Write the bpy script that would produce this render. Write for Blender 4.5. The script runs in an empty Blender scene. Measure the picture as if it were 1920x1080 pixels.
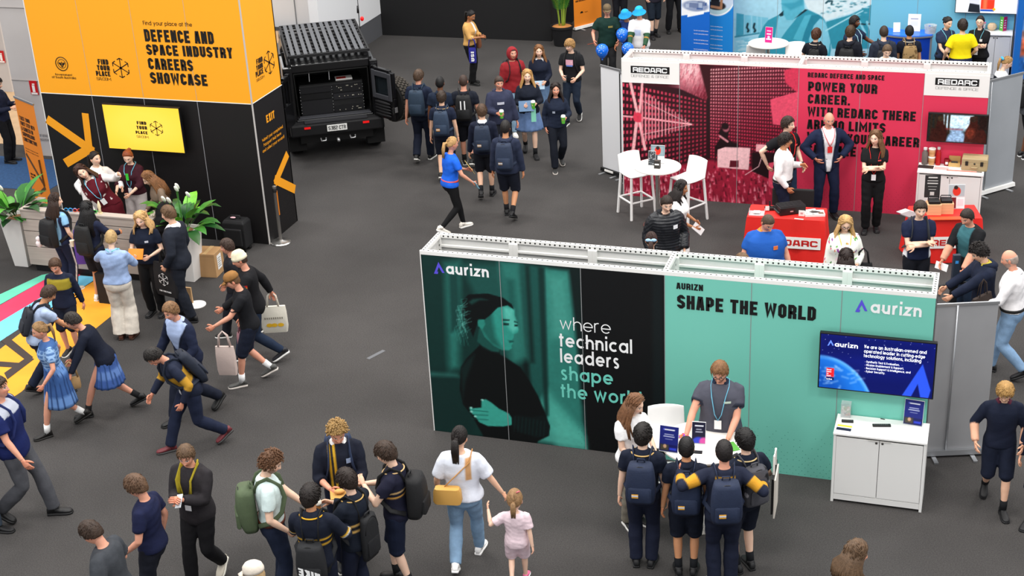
import bpy, bmesh, math, random
import numpy as np
from mathutils import Vector, Matrix
random.seed(7); RNG = np.random.default_rng(7)
SC = bpy.context.scene; COL = SC.collection
PI = math.pi
# ------------------------------------------------------------------ camera
CAM_F, CAM_PITCH, CAM_YAW, CAM_ROLL, CAM_H = 2718.9086, .4279, -.3361, -.0526, 9.22   # focal length in px of a 1920 px wide frame
_cy, _sy, _cp, _sp = math.cos(CAM_YAW), math.sin(CAM_YAW), math.cos(CAM_PITCH), math.sin(CAM_PITCH)
CF = Vector((_sy*_cp, _cy*_cp, -_sp)); _r = Vector((_cy, -_sy, 0)); _u = _r.cross(CF)
CR = math.cos(CAM_ROLL)*_r + math.sin(CAM_ROLL)*_u; CU = -math.sin(CAM_ROLL)*_r + math.cos(CAM_ROLL)*_u
cam_d = bpy.data.cameras.new('camera'); cam = bpy.data.objects.new('camera', cam_d); COL.objects.link(cam)
cam_d.sensor_width = 36; cam_d.lens = CAM_F/1920*36; cam_d.clip_end = 200
M = Matrix((CR, CU, -CF)).transposed().to_4x4(); M.translation = Vector((0, 0, CAM_H)); cam.matrix_world = M
SC.camera = cam
def ray(u, v): return CF + CR*((u-960)/CAM_F) - CU*((v-540)/CAM_F)
def fl(u, v, z=0.):                     # where a line of sight meets the height z
    d = ray(u, v); return Vector((0, 0, CAM_H)) + d*((z-CAM_H)/d.z)
def aty(u, v, y):                       # ... meets a wall along x
    d = ray(u, v); return Vector((0, 0, CAM_H)) + d*(y/d.y)
def atx(u, v, x):
    d = ray(u, v); return Vector((0, 0, CAM_H)) + d*(x/d.x)
# ------------------------------------------------------------------ light
w = bpy.data.worlds.new('hall'); SC.world = w; w.use_nodes = True
w.node_tree.nodes['Background'].inputs[0].default_value = (.95, .97, 1, 1); w.node_tree.nodes['Background'].inputs[1].default_value = .85
SC.view_settings.view_transform = 'Standard'; SC.view_settings.look = 'None'; SC.view_settings.gamma = 1
SC.view_settings.use_curve_mapping = False; SC.view_settings.exposure = 0.18
def hall_lamp(x, y, e, s=2.2, z=12.5, col=(1, .965, .92)):
    d = bpy.data.lights.new('high_bay_lamp', 'AREA'); d.energy = e; d.shape = 'SQUARE'; d.size = s; d.color = col
    o = bpy.data.objects.new('high_bay_lamp', d); o.location = (x, y, z); COL.objects.link(o)
for _x in (-16, -9, -2, 5):
    for _y in (6, 14, 22, 30): hall_lamp(_x, _y, 400)
# ------------------------------------------------------------------ materials
def s2l(c):
    c = np.asarray(c, float); return np.where(c <= .04045, c/12.92, ((c+.055)/1.055)**2.4)
def hx(h):
    if isinstance(h, str): return tuple(s2l([int(h[i:i+2], 16)/255 for i in (0, 2, 4)]))
    return tuple(h)
def hs(h): return np.array([int(h[i:i+2], 16)/255 for i in (0, 2, 4)])
_mats = {}
def mat(name, col, rough=.6, metal=0., bump=0., bscale=60., var=0., vscale=4., emit=0., spec=.4, alpha=1., trans=0., coat=0., aniso=None):
    if name in _mats: return _mats[name]
    m = bpy.data.materials.new(name); m.use_nodes = True; nt = m.node_tree; b = nt.nodes['Principled BSDF']
    c = (*hx(col), 1); b.inputs['Base Color'].default_value = c; b.inputs['Roughness'].default_value = rough
    b.inputs['Metallic'].default_value = metal; b.inputs['Specular IOR Level'].default_value = spec
    if coat: b.inputs['Coat Weight'].default_value = coat
    if trans: b.inputs['Transmission Weight'].default_value = trans; b.inputs['IOR'].default_value = 1.3
    if alpha < 1: b.inputs['Alpha'].default_value = alpha
    if emit: b.inputs['Emission Color'].default_value = c; b.inputs['Emission Strength'].default_value = emit
    tc = nt.nodes.new('ShaderNodeTexCoord')
    if var:
        n = nt.nodes.new('ShaderNodeTexNoise'); n.inputs['Scale'].default_value = vscale; n.inputs['Detail'].default_value = 5
        if aniso:
            mp = nt.nodes.new('ShaderNodeMapping'); mp.inputs['Scale'].default_value = aniso
            nt.links.new(tc.outputs['Object'], mp.inputs[0]); nt.links.new(mp.outputs[0], n.inputs[0])
        else: nt.links.new(tc.outputs['Object'], n.inputs['Vector'])
        r = nt.nodes.new('ShaderNodeMapRange'); r.inputs['To Min'].default_value = 1-var; r.inputs['To Max'].default_value = 1+var
        r.inputs['From Min'].default_value = .3; r.inputs['From Max'].default_value = .7
        mx = nt.nodes.new('ShaderNodeVectorMath'); mx.operation = 'SCALE'; mx.inputs[0].default_value = c[:3]
        nt.links.new(n.outputs[0], r.inputs[0]); nt.links.new(r.outputs[0], mx.inputs['Scale']); nt.links.new(mx.outputs[0], b.inputs['Base Color'])
    if bump:
        n = nt.nodes.new('ShaderNodeTexNoise'); n.inputs['Scale'].default_value = bscale; n.inputs['Detail'].default_value = 4
        nt.links.new(tc.outputs['Object'], n.inputs['Vector'])
        bp = nt.nodes.new('ShaderNodeBump'); bp.inputs['Strength'].default_value = bump; bp.inputs['Distance'].default_value = .01
        nt.links.new(n.outputs[0], bp.inputs['Height']); nt.links.new(bp.outputs[0], b.inputs['Normal'])
    _mats[name] = m; return m
def attr_mat(name, rough=.6, bump=0., bscale=60., emit=0., spec=.3, sss=0., var=0.):
    """material whose own colour comes from the mesh's colour attribute (prints, patterned cloth, skin)"""
    if name in _mats: return _mats[name]
    m = bpy.data.materials.new(name); m.use_nodes = True; nt = m.node_tree; b = nt.nodes['Principled BSDF']
    a = nt.nodes.new('ShaderNodeVertexColor'); a.layer_name = 'Col'; src = a.outputs[0]
    tc = nt.nodes.new('ShaderNodeTexCoord')
    if var:
        n = nt.nodes.new('ShaderNodeTexNoise'); n.inputs['Scale'].default_value = 9; n.inputs['Detail'].default_value = 6
        nt.links.new(tc.outputs['Object'], n.inputs['Vector'])
        r = nt.nodes.new('ShaderNodeMapRange'); r.inputs['To Min'].default_value = 1-var; r.inputs['To Max'].default_value = 1+var
        mx = nt.nodes.new('ShaderNodeVectorMath'); mx.operation = 'SCALE'
        nt.links.new(n.outputs[0], r.inputs[0]); nt.links.new(src, mx.inputs[0]); nt.links.new(r.outputs[0], mx.inputs['Scale']); src = mx.outputs[0]
    nt.links.new(src, b.inputs['Base Color']); b.inputs['Roughness'].default_value = rough; b.inputs['Specular IOR Level'].default_value = spec
    if sss: b.inputs['Subsurface Weight'].default_value = sss; b.inputs['Subsurface Scale'].default_value = .01
    if emit: nt.links.new(src, b.inputs['Emission Color']); b.inputs['Emission Strength'].default_value = emit
    if bump:
        n = nt.nodes.new('ShaderNodeTexNoise'); n.inputs['Scale'].default_value = bscale; n.inputs['Detail'].default_value = 4
        nt.links.new(tc.outputs['Object'], n.inputs['Vector'])
        bp = nt.nodes.new('ShaderNodeBump'); bp.inputs['Strength'].default_value = bump; bp.inputs['Distance'].default_value = .01
        nt.links.new(n.outputs[0], bp.inputs['Height']); nt.links.new(bp.outputs[0], b.inputs['Normal'])
    _mats[name] = m; return m
def cloth(h): return mat('cloth_'+h, h, .85, bump=.25, bscale=45, var=.12, vscale=14, spec=.2)
def paint(h, r=.45): return mat(f'paint_{h}_{int(r*100)}', h, r)
# ------------------------------------------------------------------ mesh builder
class MB:
    def __init__(s): s.v = []; s.f = []; s.mi = []
    def add(s, vs, fs, mi=0):
        o = len(s.v); s.v += [tuple(p) for p in vs]; s.f += [tuple(i+o for i in f) for f in fs]; s.mi += [mi]*len(fs); return s
    def box(s, x0, x1, y0, y1, z0, z1, mi=0, T=None):
        p = [Vector((x, y, z)) for x in (x0, x1) for y in (y0, y1) for z in (z0, z1)]
        if T is not None: p = [T @ q for q in p]
        return s.add(p, [(0,1,3,2), (4,6,7,5), (0,4,5,1), (2,3,7,6), (0,2,6,4), (1,5,7,3)], mi)
    def bar(s, a, b, w, h, mi=0, up=(0, 0, 1)):
        a, b = Vector(a), Vector(b); d = (b-a).normalized(); up = Vector(up)
        if abs(d.dot(up)) > .98: up = Vector((0, 1, 0))
        r = d.cross(up).normalized()*(w/2); u = r.cross(d).normalized()*(h/2)
        return s.add([a-r-u, a+r-u, a+r+u, a-r+u, b-r-u, b+r-u, b+r+u, b-r+u], [(3,2,1,0), (4,5,6,7), (0,1,5,4), (1,2,6,5), (2,3,7,6), (3,0,4,7)], mi)
    def loft(s, rings, cap=True, mi=0, close=False):
        n = len(rings[0]); vs = [p for r in rings for p in r]; fs = []
        m = len(rings)
        for k in range(m-1 if not close else m):
            k2 = (k+1) % m
            for i in range(n): j = (i+1) % n; fs.append((k*n+i, k*n+j, k2*n+j, k2*n+i))
        if cap and not close: fs.append(tuple(range(n-1, -1, -1))); fs.append(tuple((m-1)*n+i for i in range(n)))
        return s.add(vs, fs, mi)
    def tube(s, pts, r, n=8, mi=0, close=False, flat=1., up=None):
        pts = [Vector(p) for p in pts]; m = len(pts); rs = r if isinstance(r, (list, tuple)) else [r]*m; rings = []
        up = Vector(up) if up is not None else Vector((.13, .31, 1)).normalized(); a = None
        for i, p in enumerate(pts):
            if close: d = pts[(i+1) % m]-pts[i-1]
            else: d = pts[min(i+1, m-1)]-pts[max(i-1, 0)]
            if d.length < 1e-9: d = Vector((0, 0, 1))
            d.normalize()
            if a is None: a = up.cross(d); a = a.normalized() if a.length > 1e-3 else Vector((1, 0, 0)).cross(d).normalized()
            else: a = (a-d*a.dot(d)).normalized()
            b = d.cross(a)
            rings.append([p+a*(rs[i]*math.cos(2*PI*k/n))+b*(rs[i]*flat*math.sin(2*PI*k/n)) for k in range(n)])
        return s.loft(rings, not close, mi, close)
    def cyl(s, a, b, r, r2=None, n=16, mi=0): return s.tube([a, b], [r, r if r2 is None else r2], n, mi)
    def lathe(s, c, prof, n=24, mi=0):
        return s.loft([[(c[0]+r*math.cos(2*PI*k/n), c[1]+r*math.sin(2*PI*k/n), c[2]+z) for k in range(n)] for r, z in prof], True, mi)
    def ell(s, c, r, nu=16, nv=10, mi=0, T=None):
        c = Vector(c); rings = []
        for j in range(1, nv):
            ph = PI*j/nv; q = []
            for k in range(nu):
                p = Vector((r[0]*math.sin(ph)*math.cos(2*PI*k/nu), r[1]*math.sin(ph)*math.sin(2*PI*k/nu), -r[2]*math.cos(ph)))
                q.append(c + (T @ p if T is not None else p))
            rings.append(q)
        return s.loft(rings, True, mi)
    def prism(s, poly, z0, z1, mi=0, T=None):
        n = len(poly); vs = [Vector((x, y, z)) for z in (z0, z1) for x, y in poly]
        if T is not None: vs = [T @ p for p in vs]
        return s.add(vs, [tuple(range(n-1, -1, -1)), tuple(range(n, 2*n))]+[(i, (i+1) % n, n+(i+1) % n, n+i) for i in range(n)], mi)
    def mesh(s, name):
        me = bpy.data.meshes.new(name); me.from_pydata(s.v, [], s.f); return me
    def build(s, name, m, parent=None, smooth=False, bevel=0., seg=2, loc=None):
        me = s.mesh(name); ms = m if isinstance(m, (list, tuple)) else [m]
        for q in ms: me.materials.append(q)
        if len(ms) > 1: me.polygons.foreach_set('material_index', s.mi)
        bm = bmesh.new(); bm.from_mesh(me); bmesh.ops.recalc_face_normals(bm, faces=bm.faces); bm.to_mesh(me); bm.free()
        o = bpy.data.objects.new(name, me); COL.objects.link(o)
        if parent: o.parent = parent
        if loc is not None: o.location = loc
        if smooth: me.polygons.foreach_set('use_smooth', [True]*len(me.polygons))
        if smooth == 'a': me.set_sharp_from_angle(angle=math.radians(40))
        if bevel:
            bv = o.modifiers.new('bevel', 'BEVEL'); bv.width = bevel; bv.segments = seg; bv.limit_method = 'ANGLE'
        return o
def BX(name, x0, x1, y0, y1, z0, z1, m, parent=None, bevel=0.): return MB().box(x0, x1, y0, y1, z0, z1).build(name, m, parent, bevel=bevel)
def tag(o, label=None, cat=None, group=None, kind=None):
    if label: o['label'] = label
    if cat: o['category'] = cat
    if group: o['group'] = group
    if kind: o['kind'] = kind
    return o
def thing(name, label, cat, loc=(0, 0, 0), rz=0., group=None):
    o = bpy.data.objects.new(name, None); COL.objects.link(o); o.location = loc; o.rotation_euler = (0, 0, rz); o.empty_display_size = .1
    return tag(o, label, cat, group)
def struct(o): o['kind'] = 'structure'; return o
def dup(root, loc, rz, label, group=None):
    r = root.copy(); COL.objects.link(r); r.location = loc; r.rotation_euler = (0, 0, rz); r['label'] = label
    if group: r['group'] = group
    for ch in list(root.children):
        c = ch.copy(); COL.objects.link(c); c.parent = r
        for g in ch.children: d = g.copy(); COL.objects.link(d); d.parent = c
    return r
# ------------------------------------------------------------------ printed pictures: a fine grid of coloured cells
class Canvas:
    def __init__(s, W, H, cell):
        s.W, s.H = W, H; s.nx = max(2, int(W/cell)); s.nz = max(2, int(H/cell)); s.c = cell
        s.X, s.Z = np.meshgrid(np.linspace(0, W, s.nx+1), np.linspace(0, H, s.nz+1)); s.img = np.zeros(s.X.shape+(3,))
    def mix(s, a, col): s.img = s.img*(1-a[..., None]) + (hs(col) if isinstance(col, str) else np.asarray(col))*a[..., None]; return s
    def fill(s, col): s.img[:] = hs(col); return s
    def edge(s, d, soft): return np.clip(.5-d/max(soft, s.c), 0, 1)
    def sdf(s, P):
        P = np.array(P, float); d = np.full(s.X.shape, 1e9); ins = np.zeros(s.X.shape, bool)
        for i in range(len(P)):
            a, b = P[i-1], P[i]; e = b-a; wx, wz = s.X-a[0], s.Z-a[1]
            t = np.clip((wx*e[0]+wz*e[1])/(e@e+1e-12), 0, 1); d = np.minimum(d, (wx-t*e[0])**2+(wz-t*e[1])**2)
            c = ((a[1] > s.Z) != (b[1] > s.Z)) & (s.X < (b[0]-a[0])*(s.Z-a[1])/(b[1]-a[1]+1e-12)+a[0]); ins ^= c
        d = np.sqrt(d); return np.where(ins, -d, d)
    def poly(s, P, col, soft=0., al=1.): return s.mix(s.edge(s.sdf(P), soft)*al, col)
    def rect(s, x0, x1, z0, z1, col, soft=0., al=1.):
        d = np.maximum(np.maximum(x0-s.X, s.X-x1), np.maximum(z0-s.Z, s.Z-z1)); return s.mix(s.edge(d, soft)*al, col)
    def ell(s, x, z, rx, rz, col, soft=0., al=1., rot=0.):
        c, q = math.cos(rot), math.sin(rot); dx, dz = s.X-x, s.Z-z; a, b = dx*c+dz*q, -dx*q+dz*c
        d = (np.sqrt((a/rx)**2+(b/rz)**2)-1)*min(rx, rz); return s.mix(s.edge(d, soft)*al, col)
    def line(s, P, wd, col, soft=0., al=1.):
        d = np.full(s.X.shape, 1e9)
        for a, b in zip(P[:-1], P[1:]):
            a, b = np.array(a, float), np.array(b, float); e = b-a; wx, wz = s.X-a[0], s.Z-a[1]
            t = np.clip((wx*e[0]+wz*e[1])/(e@e+1e-12), 0, 1); d = np.minimum(d, np.hypot(wx-t*e[0], wz-t*e[1]))
        return s.mix(s.edge(d-wd/2, soft)*al, col)
    def noise(s, k, amp):
        g = RNG.normal(0, 1, (int(s.H/k)+3, int(s.W/k)+3)); u, v = s.X/k, s.Z/k; i, j = v.astype(int), u.astype(int); fv, fu = v-i, u-j
        n = (g[i, j]*(1-fu)+g[i, j+1]*fu)*(1-fv)+(g[i+1, j]*(1-fu)+g[i+1, j+1]*fu)*fv
        s.img = np.clip(s.img*(1+amp*n[..., None]), 0, 1); return s
    def build(s, name, parent, o, ux=(1, 0, 0), uz=(0, 0, 1), m=None):
        o, ux, uz = np.array(o, float), np.array(ux, float), np.array(uz, float)
        co = (o+s.X[..., None]*ux+s.Z[..., None]*uz).reshape(-1, 3); nx, nz = s.nx, s.nz
        i = (np.arange(nz)[:, None]*(nx+1)+np.arange(nx)).ravel(); q = np.stack([i, i+1, i+nx+2, i+nx+1], 1)
        me = bpy.data.meshes.new(name); me.vertices.add(len(co)); me.vertices.foreach_set('co', co.ravel())
        me.loops.add(q.size); me.loops.foreach_set('vertex_index', q.ravel()); me.polygons.add(len(q))
        me.polygons.foreach_set('loop_start', np.arange(0, q.size, 4)); me.update(calc_edges=True)
        a = me.color_attributes.new('Col', 'FLOAT_COLOR', 'POINT'); c = np.ones((len(co), 4), np.float32); c[:, :3] = s2l(np.clip(s.img, 0, 1)).reshape(-1, 3)
        a.data.foreach_set('color', c.ravel()); me.materials.append(m or attr_mat('print', .5))
        ob = bpy.data.objects.new(name, me); COL.objects.link(ob); ob.parent = parent; return ob
# ------------------------------------------------------------------ stroke lettering
def _caps(w, t, c):
    L, R, B, T, Mi = t/2, w-t/2, t/2, 10-t/2, 5.; W = w*1.45; RW = W-t/2
    g = {
    'A': ([[(L-.1, 0), (L+w*.17, T), (R-w*.17, T), (R+.1, 0)], [(L+.3, 3), (R-.3, 3)]], w), 'B': ([[(L, B), (L, T), (R-c, T), (R, T-c), (R, Mi+c), (R-c, Mi), (R, Mi-c), (R, B+c), (R-c, B), (L-.01, B)], [(L, Mi), (R-c, Mi)]], w),
    'C': ([[(R, 6.7), (R, T-c), (R-c, T), (L+c, T), (L, T-c), (L, B+c), (L+c, B), (R-c, B), (R, B+c), (R, 3.3)]], w), 'D': ([[(L, B), (L, T), (R-c, T), (R, T-c), (R, B+c), (R-c, B), (L-.01, B)]], w),
    'E': ([[(w-.3, T), (L, T), (L, B), (w-.3, B)], [(L, Mi), (w-.8, Mi)]], w), 'F': ([[(w-.3, T), (L, T), (L, 0)], [(L, Mi), (w-.8, Mi)]], w),
    'G': ([[(R, 6.9), (R, T-c), (R-c, T), (L+c, T), (L, T-c), (L, B+c), (L+c, B), (R-c, B), (R, B+c), (R, 4.6), (w*.52, 4.6)]], w),
    'H': ([[(L, 0), (L, 10)], [(R, 0), (R, 10)], [(L, Mi), (R, Mi)]], w), 'I': ([[(t/2, 0), (t/2, 10)]], t), 'J': ([[(R, 10), (R, B+c), (R-c, B), (L+c, B), (L, B+c), (L, 3)]], w),
    'K': ([[(L, 0), (L, 10)], [(R, 10), (L+.6, Mi), (R+.1, 0)]], w), 'L': ([[(L, 10), (L, B), (w-.3, B)]], w*.92),
    'M': ([[(L, 0), (L, T), (W/2, 3.4), (RW, T), (RW, 0)]], W), 'N': ([[(L, 0), (L, 10)], [(L, 9.2), (R, .8)], [(R, 0), (R, 10)]], w),
    'O': ([[(L, B+c), (L, T-c), (L+c, T), (R-c, T), (R, T-c), (R, B+c), (R-c, B), (L+c, B), (L, B+c), (L, B+c+.1)]], w), 'P': ([[(L, 0), (L, T), (R-c, T), (R, T-c), (R, 4+c), (R-c, 4), (L, 4)]], w),
    'Q': ([[(L, B+c), (L, T-c), (L+c, T), (R-c, T), (R, T-c), (R, B+c), (R-c, B), (L+c, B), (L, B+c), (L, B+c+.1)], [(w*.55, 2.5), (R+.3, -.6)]], w),
    'R': ([[(L, 0), (L, T), (R-c, T), (R, T-c), (R, 4.4+c), (R-c, 4.4), (L, 4.4)], [(w*.55, 4.4), (R, 3.2), (R, 0)]], w),
    'S': ([[(R, 7.2), (R, T-c), (R-c, T), (L+c, T), (L, T-c), (L, 5.4+c*.5), (L+c*.8, 5.2), (R-c*.8, 4.7), (R, 4.4-c*.5), (R, B+c), (R-c, B), (L+c, B), (L, B+c), (L, 2.8)]], w),
    'T': ([[(0, T), (w, T)], [(w/2, T), (w/2, 0)]], w), 'U': ([[(L, 10), (L, B+c), (L+c, B), (R-c, B), (R, B+c), (R, 10)]], w), 'V': ([[(L-.1, 10), (w/2-.3, B*.6), (w/2+.3, B*.6), (R+.1, 10)]], w),
    'W': ([[(L-.1, 10), (W*.27, B), (W/2, 8), (W*.73, B), (RW+.1, 10)]], W), 'X': ([[(L, 10), (R, 0)], [(R, 10), (L, 0)]], w), 'Y': ([[(L-.1, 10), (w/2, 4.6), (R+.1, 10)], [(w/2, 5), (w/2, 0)]], w),
    'Z': ([[(.2, T), (R, T), (L, B), (w, B)]], w), '.': ([[(0, t*.45), (t*.9, t*.45)]], t), '-': ([[(0, 4), (w*.6, 4)]], w*.6), '&': ([[(R, 0), (L+.3, 7.5), (w*.45, T), (R-.6, 7.8), (L, 3), (L+1, B), (R-1, B), (R, 4)]], w),
    '!': ([[(t/2, 3), (t/2, 10)], [(t/2, 0), (t/2, 1.6)]], t), ',': ([[(t/2, 1), (0, -1.5)]], t),
    '3': ([[(L, T), (R, T), (R-.2, 5.6), (w*.4, 5.2)], [(R-1, 5.4), (R, 4.4), (R, B+c), (R-c, B), (L, B)]], w), '8': ([[(L, 6), (L, T), (R, T), (R, 6), (R, Mi), (L, Mi), (L, B), (R, B), (R, Mi)], [(L, Mi), (L, 6)]], w),
    '2': ([[(L, 7.5), (L, T), (R, T), (R, 5.5), (L, 3.5), (L, B), (w, B)]], w)}
    return g
def _arc(cx, cy, r, a0, a1, n=14): return [(cx+r*math.cos(math.radians(a0+(a1-a0)*i/n)), cy+r*math.sin(math.radians(a0+(a1-a0)*i/n))) for i in range(n+1)]
def _lower(t):
    r = 5-t/2; L, R = t/2, 10-t/2; h = 2.9; A = 14.2; D = -4.
    arch = lambda x0, ww: [(x0, 0), (x0, 10)], 
    def n_(x0, ww): rr = (ww-t)/2; return [[(x0+t/2, 0), (x0+t/2, 10)], [(x0+t/2, 0), (x0+t/2, 10-t/2-rr)]+_arc(x0+t/2+rr, 10-t/2-rr, rr, 180, 0)+[(x0+ww-t/2, 0)]]
    ring = _arc(5, 5, r, 0, 360, 26)
    g = {'a': ([ring, [(R, 0), (R, 10)]], 10), 'b': ([ring, [(L, 0), (L, A)]], 10), 'c': ([_arc(5, 5, r, 48, 312, 20)], 8.6), 'd': ([ring, [(R, 0), (R, A)]], 10),
    'e': ([[(L, 5), (R+t/2, 5)], _arc(5, 5, r, 0, 318, 22)], 10), 'f': ([[(2.2, 0), (2.2, 11.6)]+_arc(4.2, 11.6, 2, 180, 80, 6), [(0, 9.3), (5, 9.3)]], 4.8), 'g': ([ring, [(R, 10), (R, 1)]+_arc(5, .6, r, 0, -140, 12)], 10),
    'h': ([[(L, 0), (L, A)]]+n_(0, 8.6)[1:], 8.6), 'i': ([[(L, 0), (L, 10)], [(L-.05, 12.2), (L+.05, 12.2+t*1.1)]], t), 'j': ([[(L, 10), (L, D)], [(L, 12.2), (L, 12.2+t)]], t), 'k': ([[(L, 0), (L, A)], [(7.4, 10), (L+.4, 4.6), (7.8, 0)]], 8), 'l': ([[(L, 0), (L, A)]], t),
    'm': (n_(0, 7.6)+n_(7.6-t, 7.6)[1:], 15.2-t), 'n': (n_(0, 8.6), 8.6), 'o': ([ring], 10), 'p': ([ring, [(L, D), (L, 10)]], 10), 'q': ([ring, [(R, D), (R, 10)]], 10), 'r': ([[(L, 0), (L, 10)], [(L, 5)]+_arc(L+3.4, 6.4, 3.6-t/2+.6, 170, 78, 7)], 5.4),
    's': ([_arc(3.6, 7.4, 2.6-t*.26, 30, 235, 10)+_arc(3.6, 2.6, 2.6-t*.26, 62, -150, 10)], 7.2), 't': ([[(2.2, 0), (2.2, 13)], [(0, 9.3), (5, 9.3)]], 5), 'u': ([[(L, 10), (L, t/2+(8.6-t)/2)]+_arc(4.3, t/2+(8.6-t)/2, (8.6-t)/2, 180, 360)+[(8.6-t/2, 10)], [(8.6-t/2, 0), (8.6-t/2, 10)]], 8.6),
    'v': ([[(.9, 10), (4.4, .8), (7.9, 10)]], 8.8), 'w': ([[(.8, 10), (3.6, .8), (6.4, 9.2), (9.2, .8), (12, 10)]], 12.8), 'x': ([[(.8, 10), (7.6, 0)], [(7.6, 10), (.8, 0)]], 8.4), 'y': ([[(.9, 10), (4.4, .8)], [(7.9, 10), (2.6, D)]], 8.8), 'z': ([[(.4, 10-t/2), (6.6, 10-t/2), (.8, t/2), (7.4, t/2)]], 7.6), '-': ([[(0, 4.6), (4.4, 4.6)]], 4.6), '.': ([[(0, t*.5), (t, t*.5)]], t), ',': ([[(t/2, t), (0, -t)]], t), '!': ([[(L, 4), (L, A)], [(L, 0), (L, t)]], t), '\u2022': ([[(0, 5), (2.6, 5)]], 2.6), '&': ([[(8, 0), (1.6, 9.5), (3.6, 12.6), (5.6, 10.5), (1, 4.4), (2, 1), (6, 1), (8, 5)]], 8.4)}
    return g
def strokes(txt, font, t, w=5.):
    """list of polylines in units of a tenth of the cap (or x) height, and the total width"""
    out = []; x = 0.
    caps = _caps(w, t, 1.05 if font == 'block' else 1.8); low = _lower(t) if font == 'round' else None
    for ch in txt:
        if ch == ' ': x += w*.6 if font == 'block' else 5.2; continue
        if font == 'round' and ch in low: g, a = low[ch]; sc = 1.
        elif ch.upper() in caps: g, a = caps[ch.upper()]; sc = 1. if font == 'block' else 1.4
        else: continue
        for pl in g: out.append([(x+p[0]*sc, p[1]*sc) for p in pl])
        x += a*sc + (t*.36+.2 if font == 'block' else t*.45+1.0)
    return out, x-(t*.36+.2 if font == 'block' else t*.45+1.0)
def lettering(name, txt, m, parent, o, ux, uz, width, height, font='block', t=2.1, w=5., lift=.002):
    """flat letters: o = left end of the baseline, height = cap height (block) or x-height (round)"""
    pls, tw = strokes(txt, font, t, w); o, ux, uz = Vector(o), Vector(ux), Vector(uz); n = ux.cross(uz); b = MB(); sx, sz = width/tw, height/10
    P = lambda p: o+ux*(p[0]*sx)+uz*(p[1]*sz)+n*lift
    for ip, pl in enumerate(pls):
        li = n*(.0005*(ip % 4)); q = [Vector(p) for p in pl]; m_ = len(q); closed = (q[0]-q[-1]).length < .05 and m_ > 3
        sides = []
        for i in range(m_):
            d0 = (q[i]-q[i-1]).normalized() if i > 0 else ((q[0]-q[-2]).normalized() if closed else None)
            d1 = (q[i+1]-q[i]).normalized() if i < m_-1 else ((q[1]-q[0]).normalized() if closed else None)
            if d0 is None: d0 = d1
            if d1 is None: d1 = d0
            nn = Vector((-(d0.y+d1.y), d0.x+d1.x)); nn = nn.normalized() if nn.length > 1e-6 else Vector((-d0.y, d0.x))
            k = max(nn.dot(Vector((-d0.y, d0.x))), .45); sides.append((q[i]+nn*(t/2/k), q[i]-nn*(t/2/k)))
        vs = [P(p)+li for s in sides for p in s]; b.add(vs, [(2*i, 2*i+1, 2*i+3, 2*i+2) for i in range(m_-1)])
    return b.build(name, m, parent)
# ------------------------------------------------------------------ setting
white = paint('F2F0EC', .5); alu = mat('anodised', 'B9BBBE', .35, .8); chrome = mat('brushed_steel', 'C9C7C3', .25, .95); black = paint('0B0B0C', .5); rubber = mat('rubber', '121212', .85, bump=.3, bscale=120)
def carpet():
    m = bpy.data.materials.new('charcoal_carpet'); m.use_nodes = True; nt = m.node_tree; b = nt.nodes['Principled BSDF']; N, L = nt.nodes, nt.links
    tc = N.new('ShaderNodeTexCoord')
    def noise(sc, det, r0, r1):
        n = N.new('ShaderNodeTexNoise'); n.inputs['Scale'].default_value = sc; n.inputs['Detail'].default_value = det; L.new(tc.outputs['Object'], n.inputs['Vector'])
        r = N.new('ShaderNodeMapRange'); r.inputs['From Min'].default_value = .3; r.inputs['From Max'].default_value = .7; r.inputs['To Min'].default_value = r0; r.inputs['To Max'].default_value = r1
        L.new(n.outputs[0], r.inputs[0]); return r.outputs[0]
    a, c, d = noise(60, 3, .82, 1.18), noise(.5, 5, .84, 1.16), noise(170, 2, .5, 1.5)
    m1 = N.new('ShaderNodeMath'); m1.operation = 'MULTIPLY'; L.new(a, m1.inputs[0]); L.new(c, m1.inputs[1])
    m2 = N.new('ShaderNodeMath'); m2.operation = 'MULTIPLY'; L.new(m1.outputs[0], m2.inputs[0]); L.new(d, m2.inputs[1])
    s = N.new('ShaderNodeVectorMath'); s.operation = 'SCALE'; s.inputs[0].default_value = hx('454342'); L.new(m2.outputs[0], s.inputs['Scale']); L.new(s.outputs[0], b.inputs['Base Color'])
    b.inputs['Roughness'].default_value = .95; b.inputs['Specular IOR Level'].default_value = .15
    bp = N.new('ShaderNodeBump'); bp.inputs['Strength'].default_value = .5; bp.inputs['Distance'].default_value = .008; L.new(d, bp.inputs['Height']); L.new(bp.outputs[0], b.inputs['Normal'])
    return m
struct(BX('floor', -34, 14, -2, 44, -.12, 0, carpet()))
struct(BX('wall_back', -22, 12, 43.6, 44, 0, 14, mat('hall_wall', 'B9B5B0', .8)))
struct(BX('wall_black', -14.62, -10.18, 33, 33.5, 0, 7, mat('black_drape', '0E0E10', .8)))
struct(BX('wall_black_side', -10.3, -10.18, 33.5, 37.5, 0, 7, mat('black_drape', '0E0E10', .8)))
gw = mat('grey_skirt', '55565A', .7)
mo = MB().box(-19.6, -14.7, 33.4, 34, 0, 7); mo.box(-14.85, -14.62, 29.5, 33.4, .55, 7)
ww = struct(mo.build('wall_white', mat('white_cladding', 'E9EAEC', .5)))
struct(MB().box(-14.85, -14.63, 29.5, 33.4, 0, .55).build('wall_dado', gw))
for k, x in enumerate((-18.3, -17.2, -16.05, -15.6)):
    BX('panel_joint', x, x+.02, 33.37, 33.41, 0, 7, paint('8F9194'), ww)
BX('label_plate', -16.45, -16.33, 33.37, 33.405, .95, 1.2, paint('E8C81A'), ww)
MB().ell((-16.4, 33.4, .7), (.05, .03, .1)).build('lock', black, ww)
gm = mat('grey_wall', 'C3BEBB', .75, var=.04, vscale=1.5)
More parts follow.
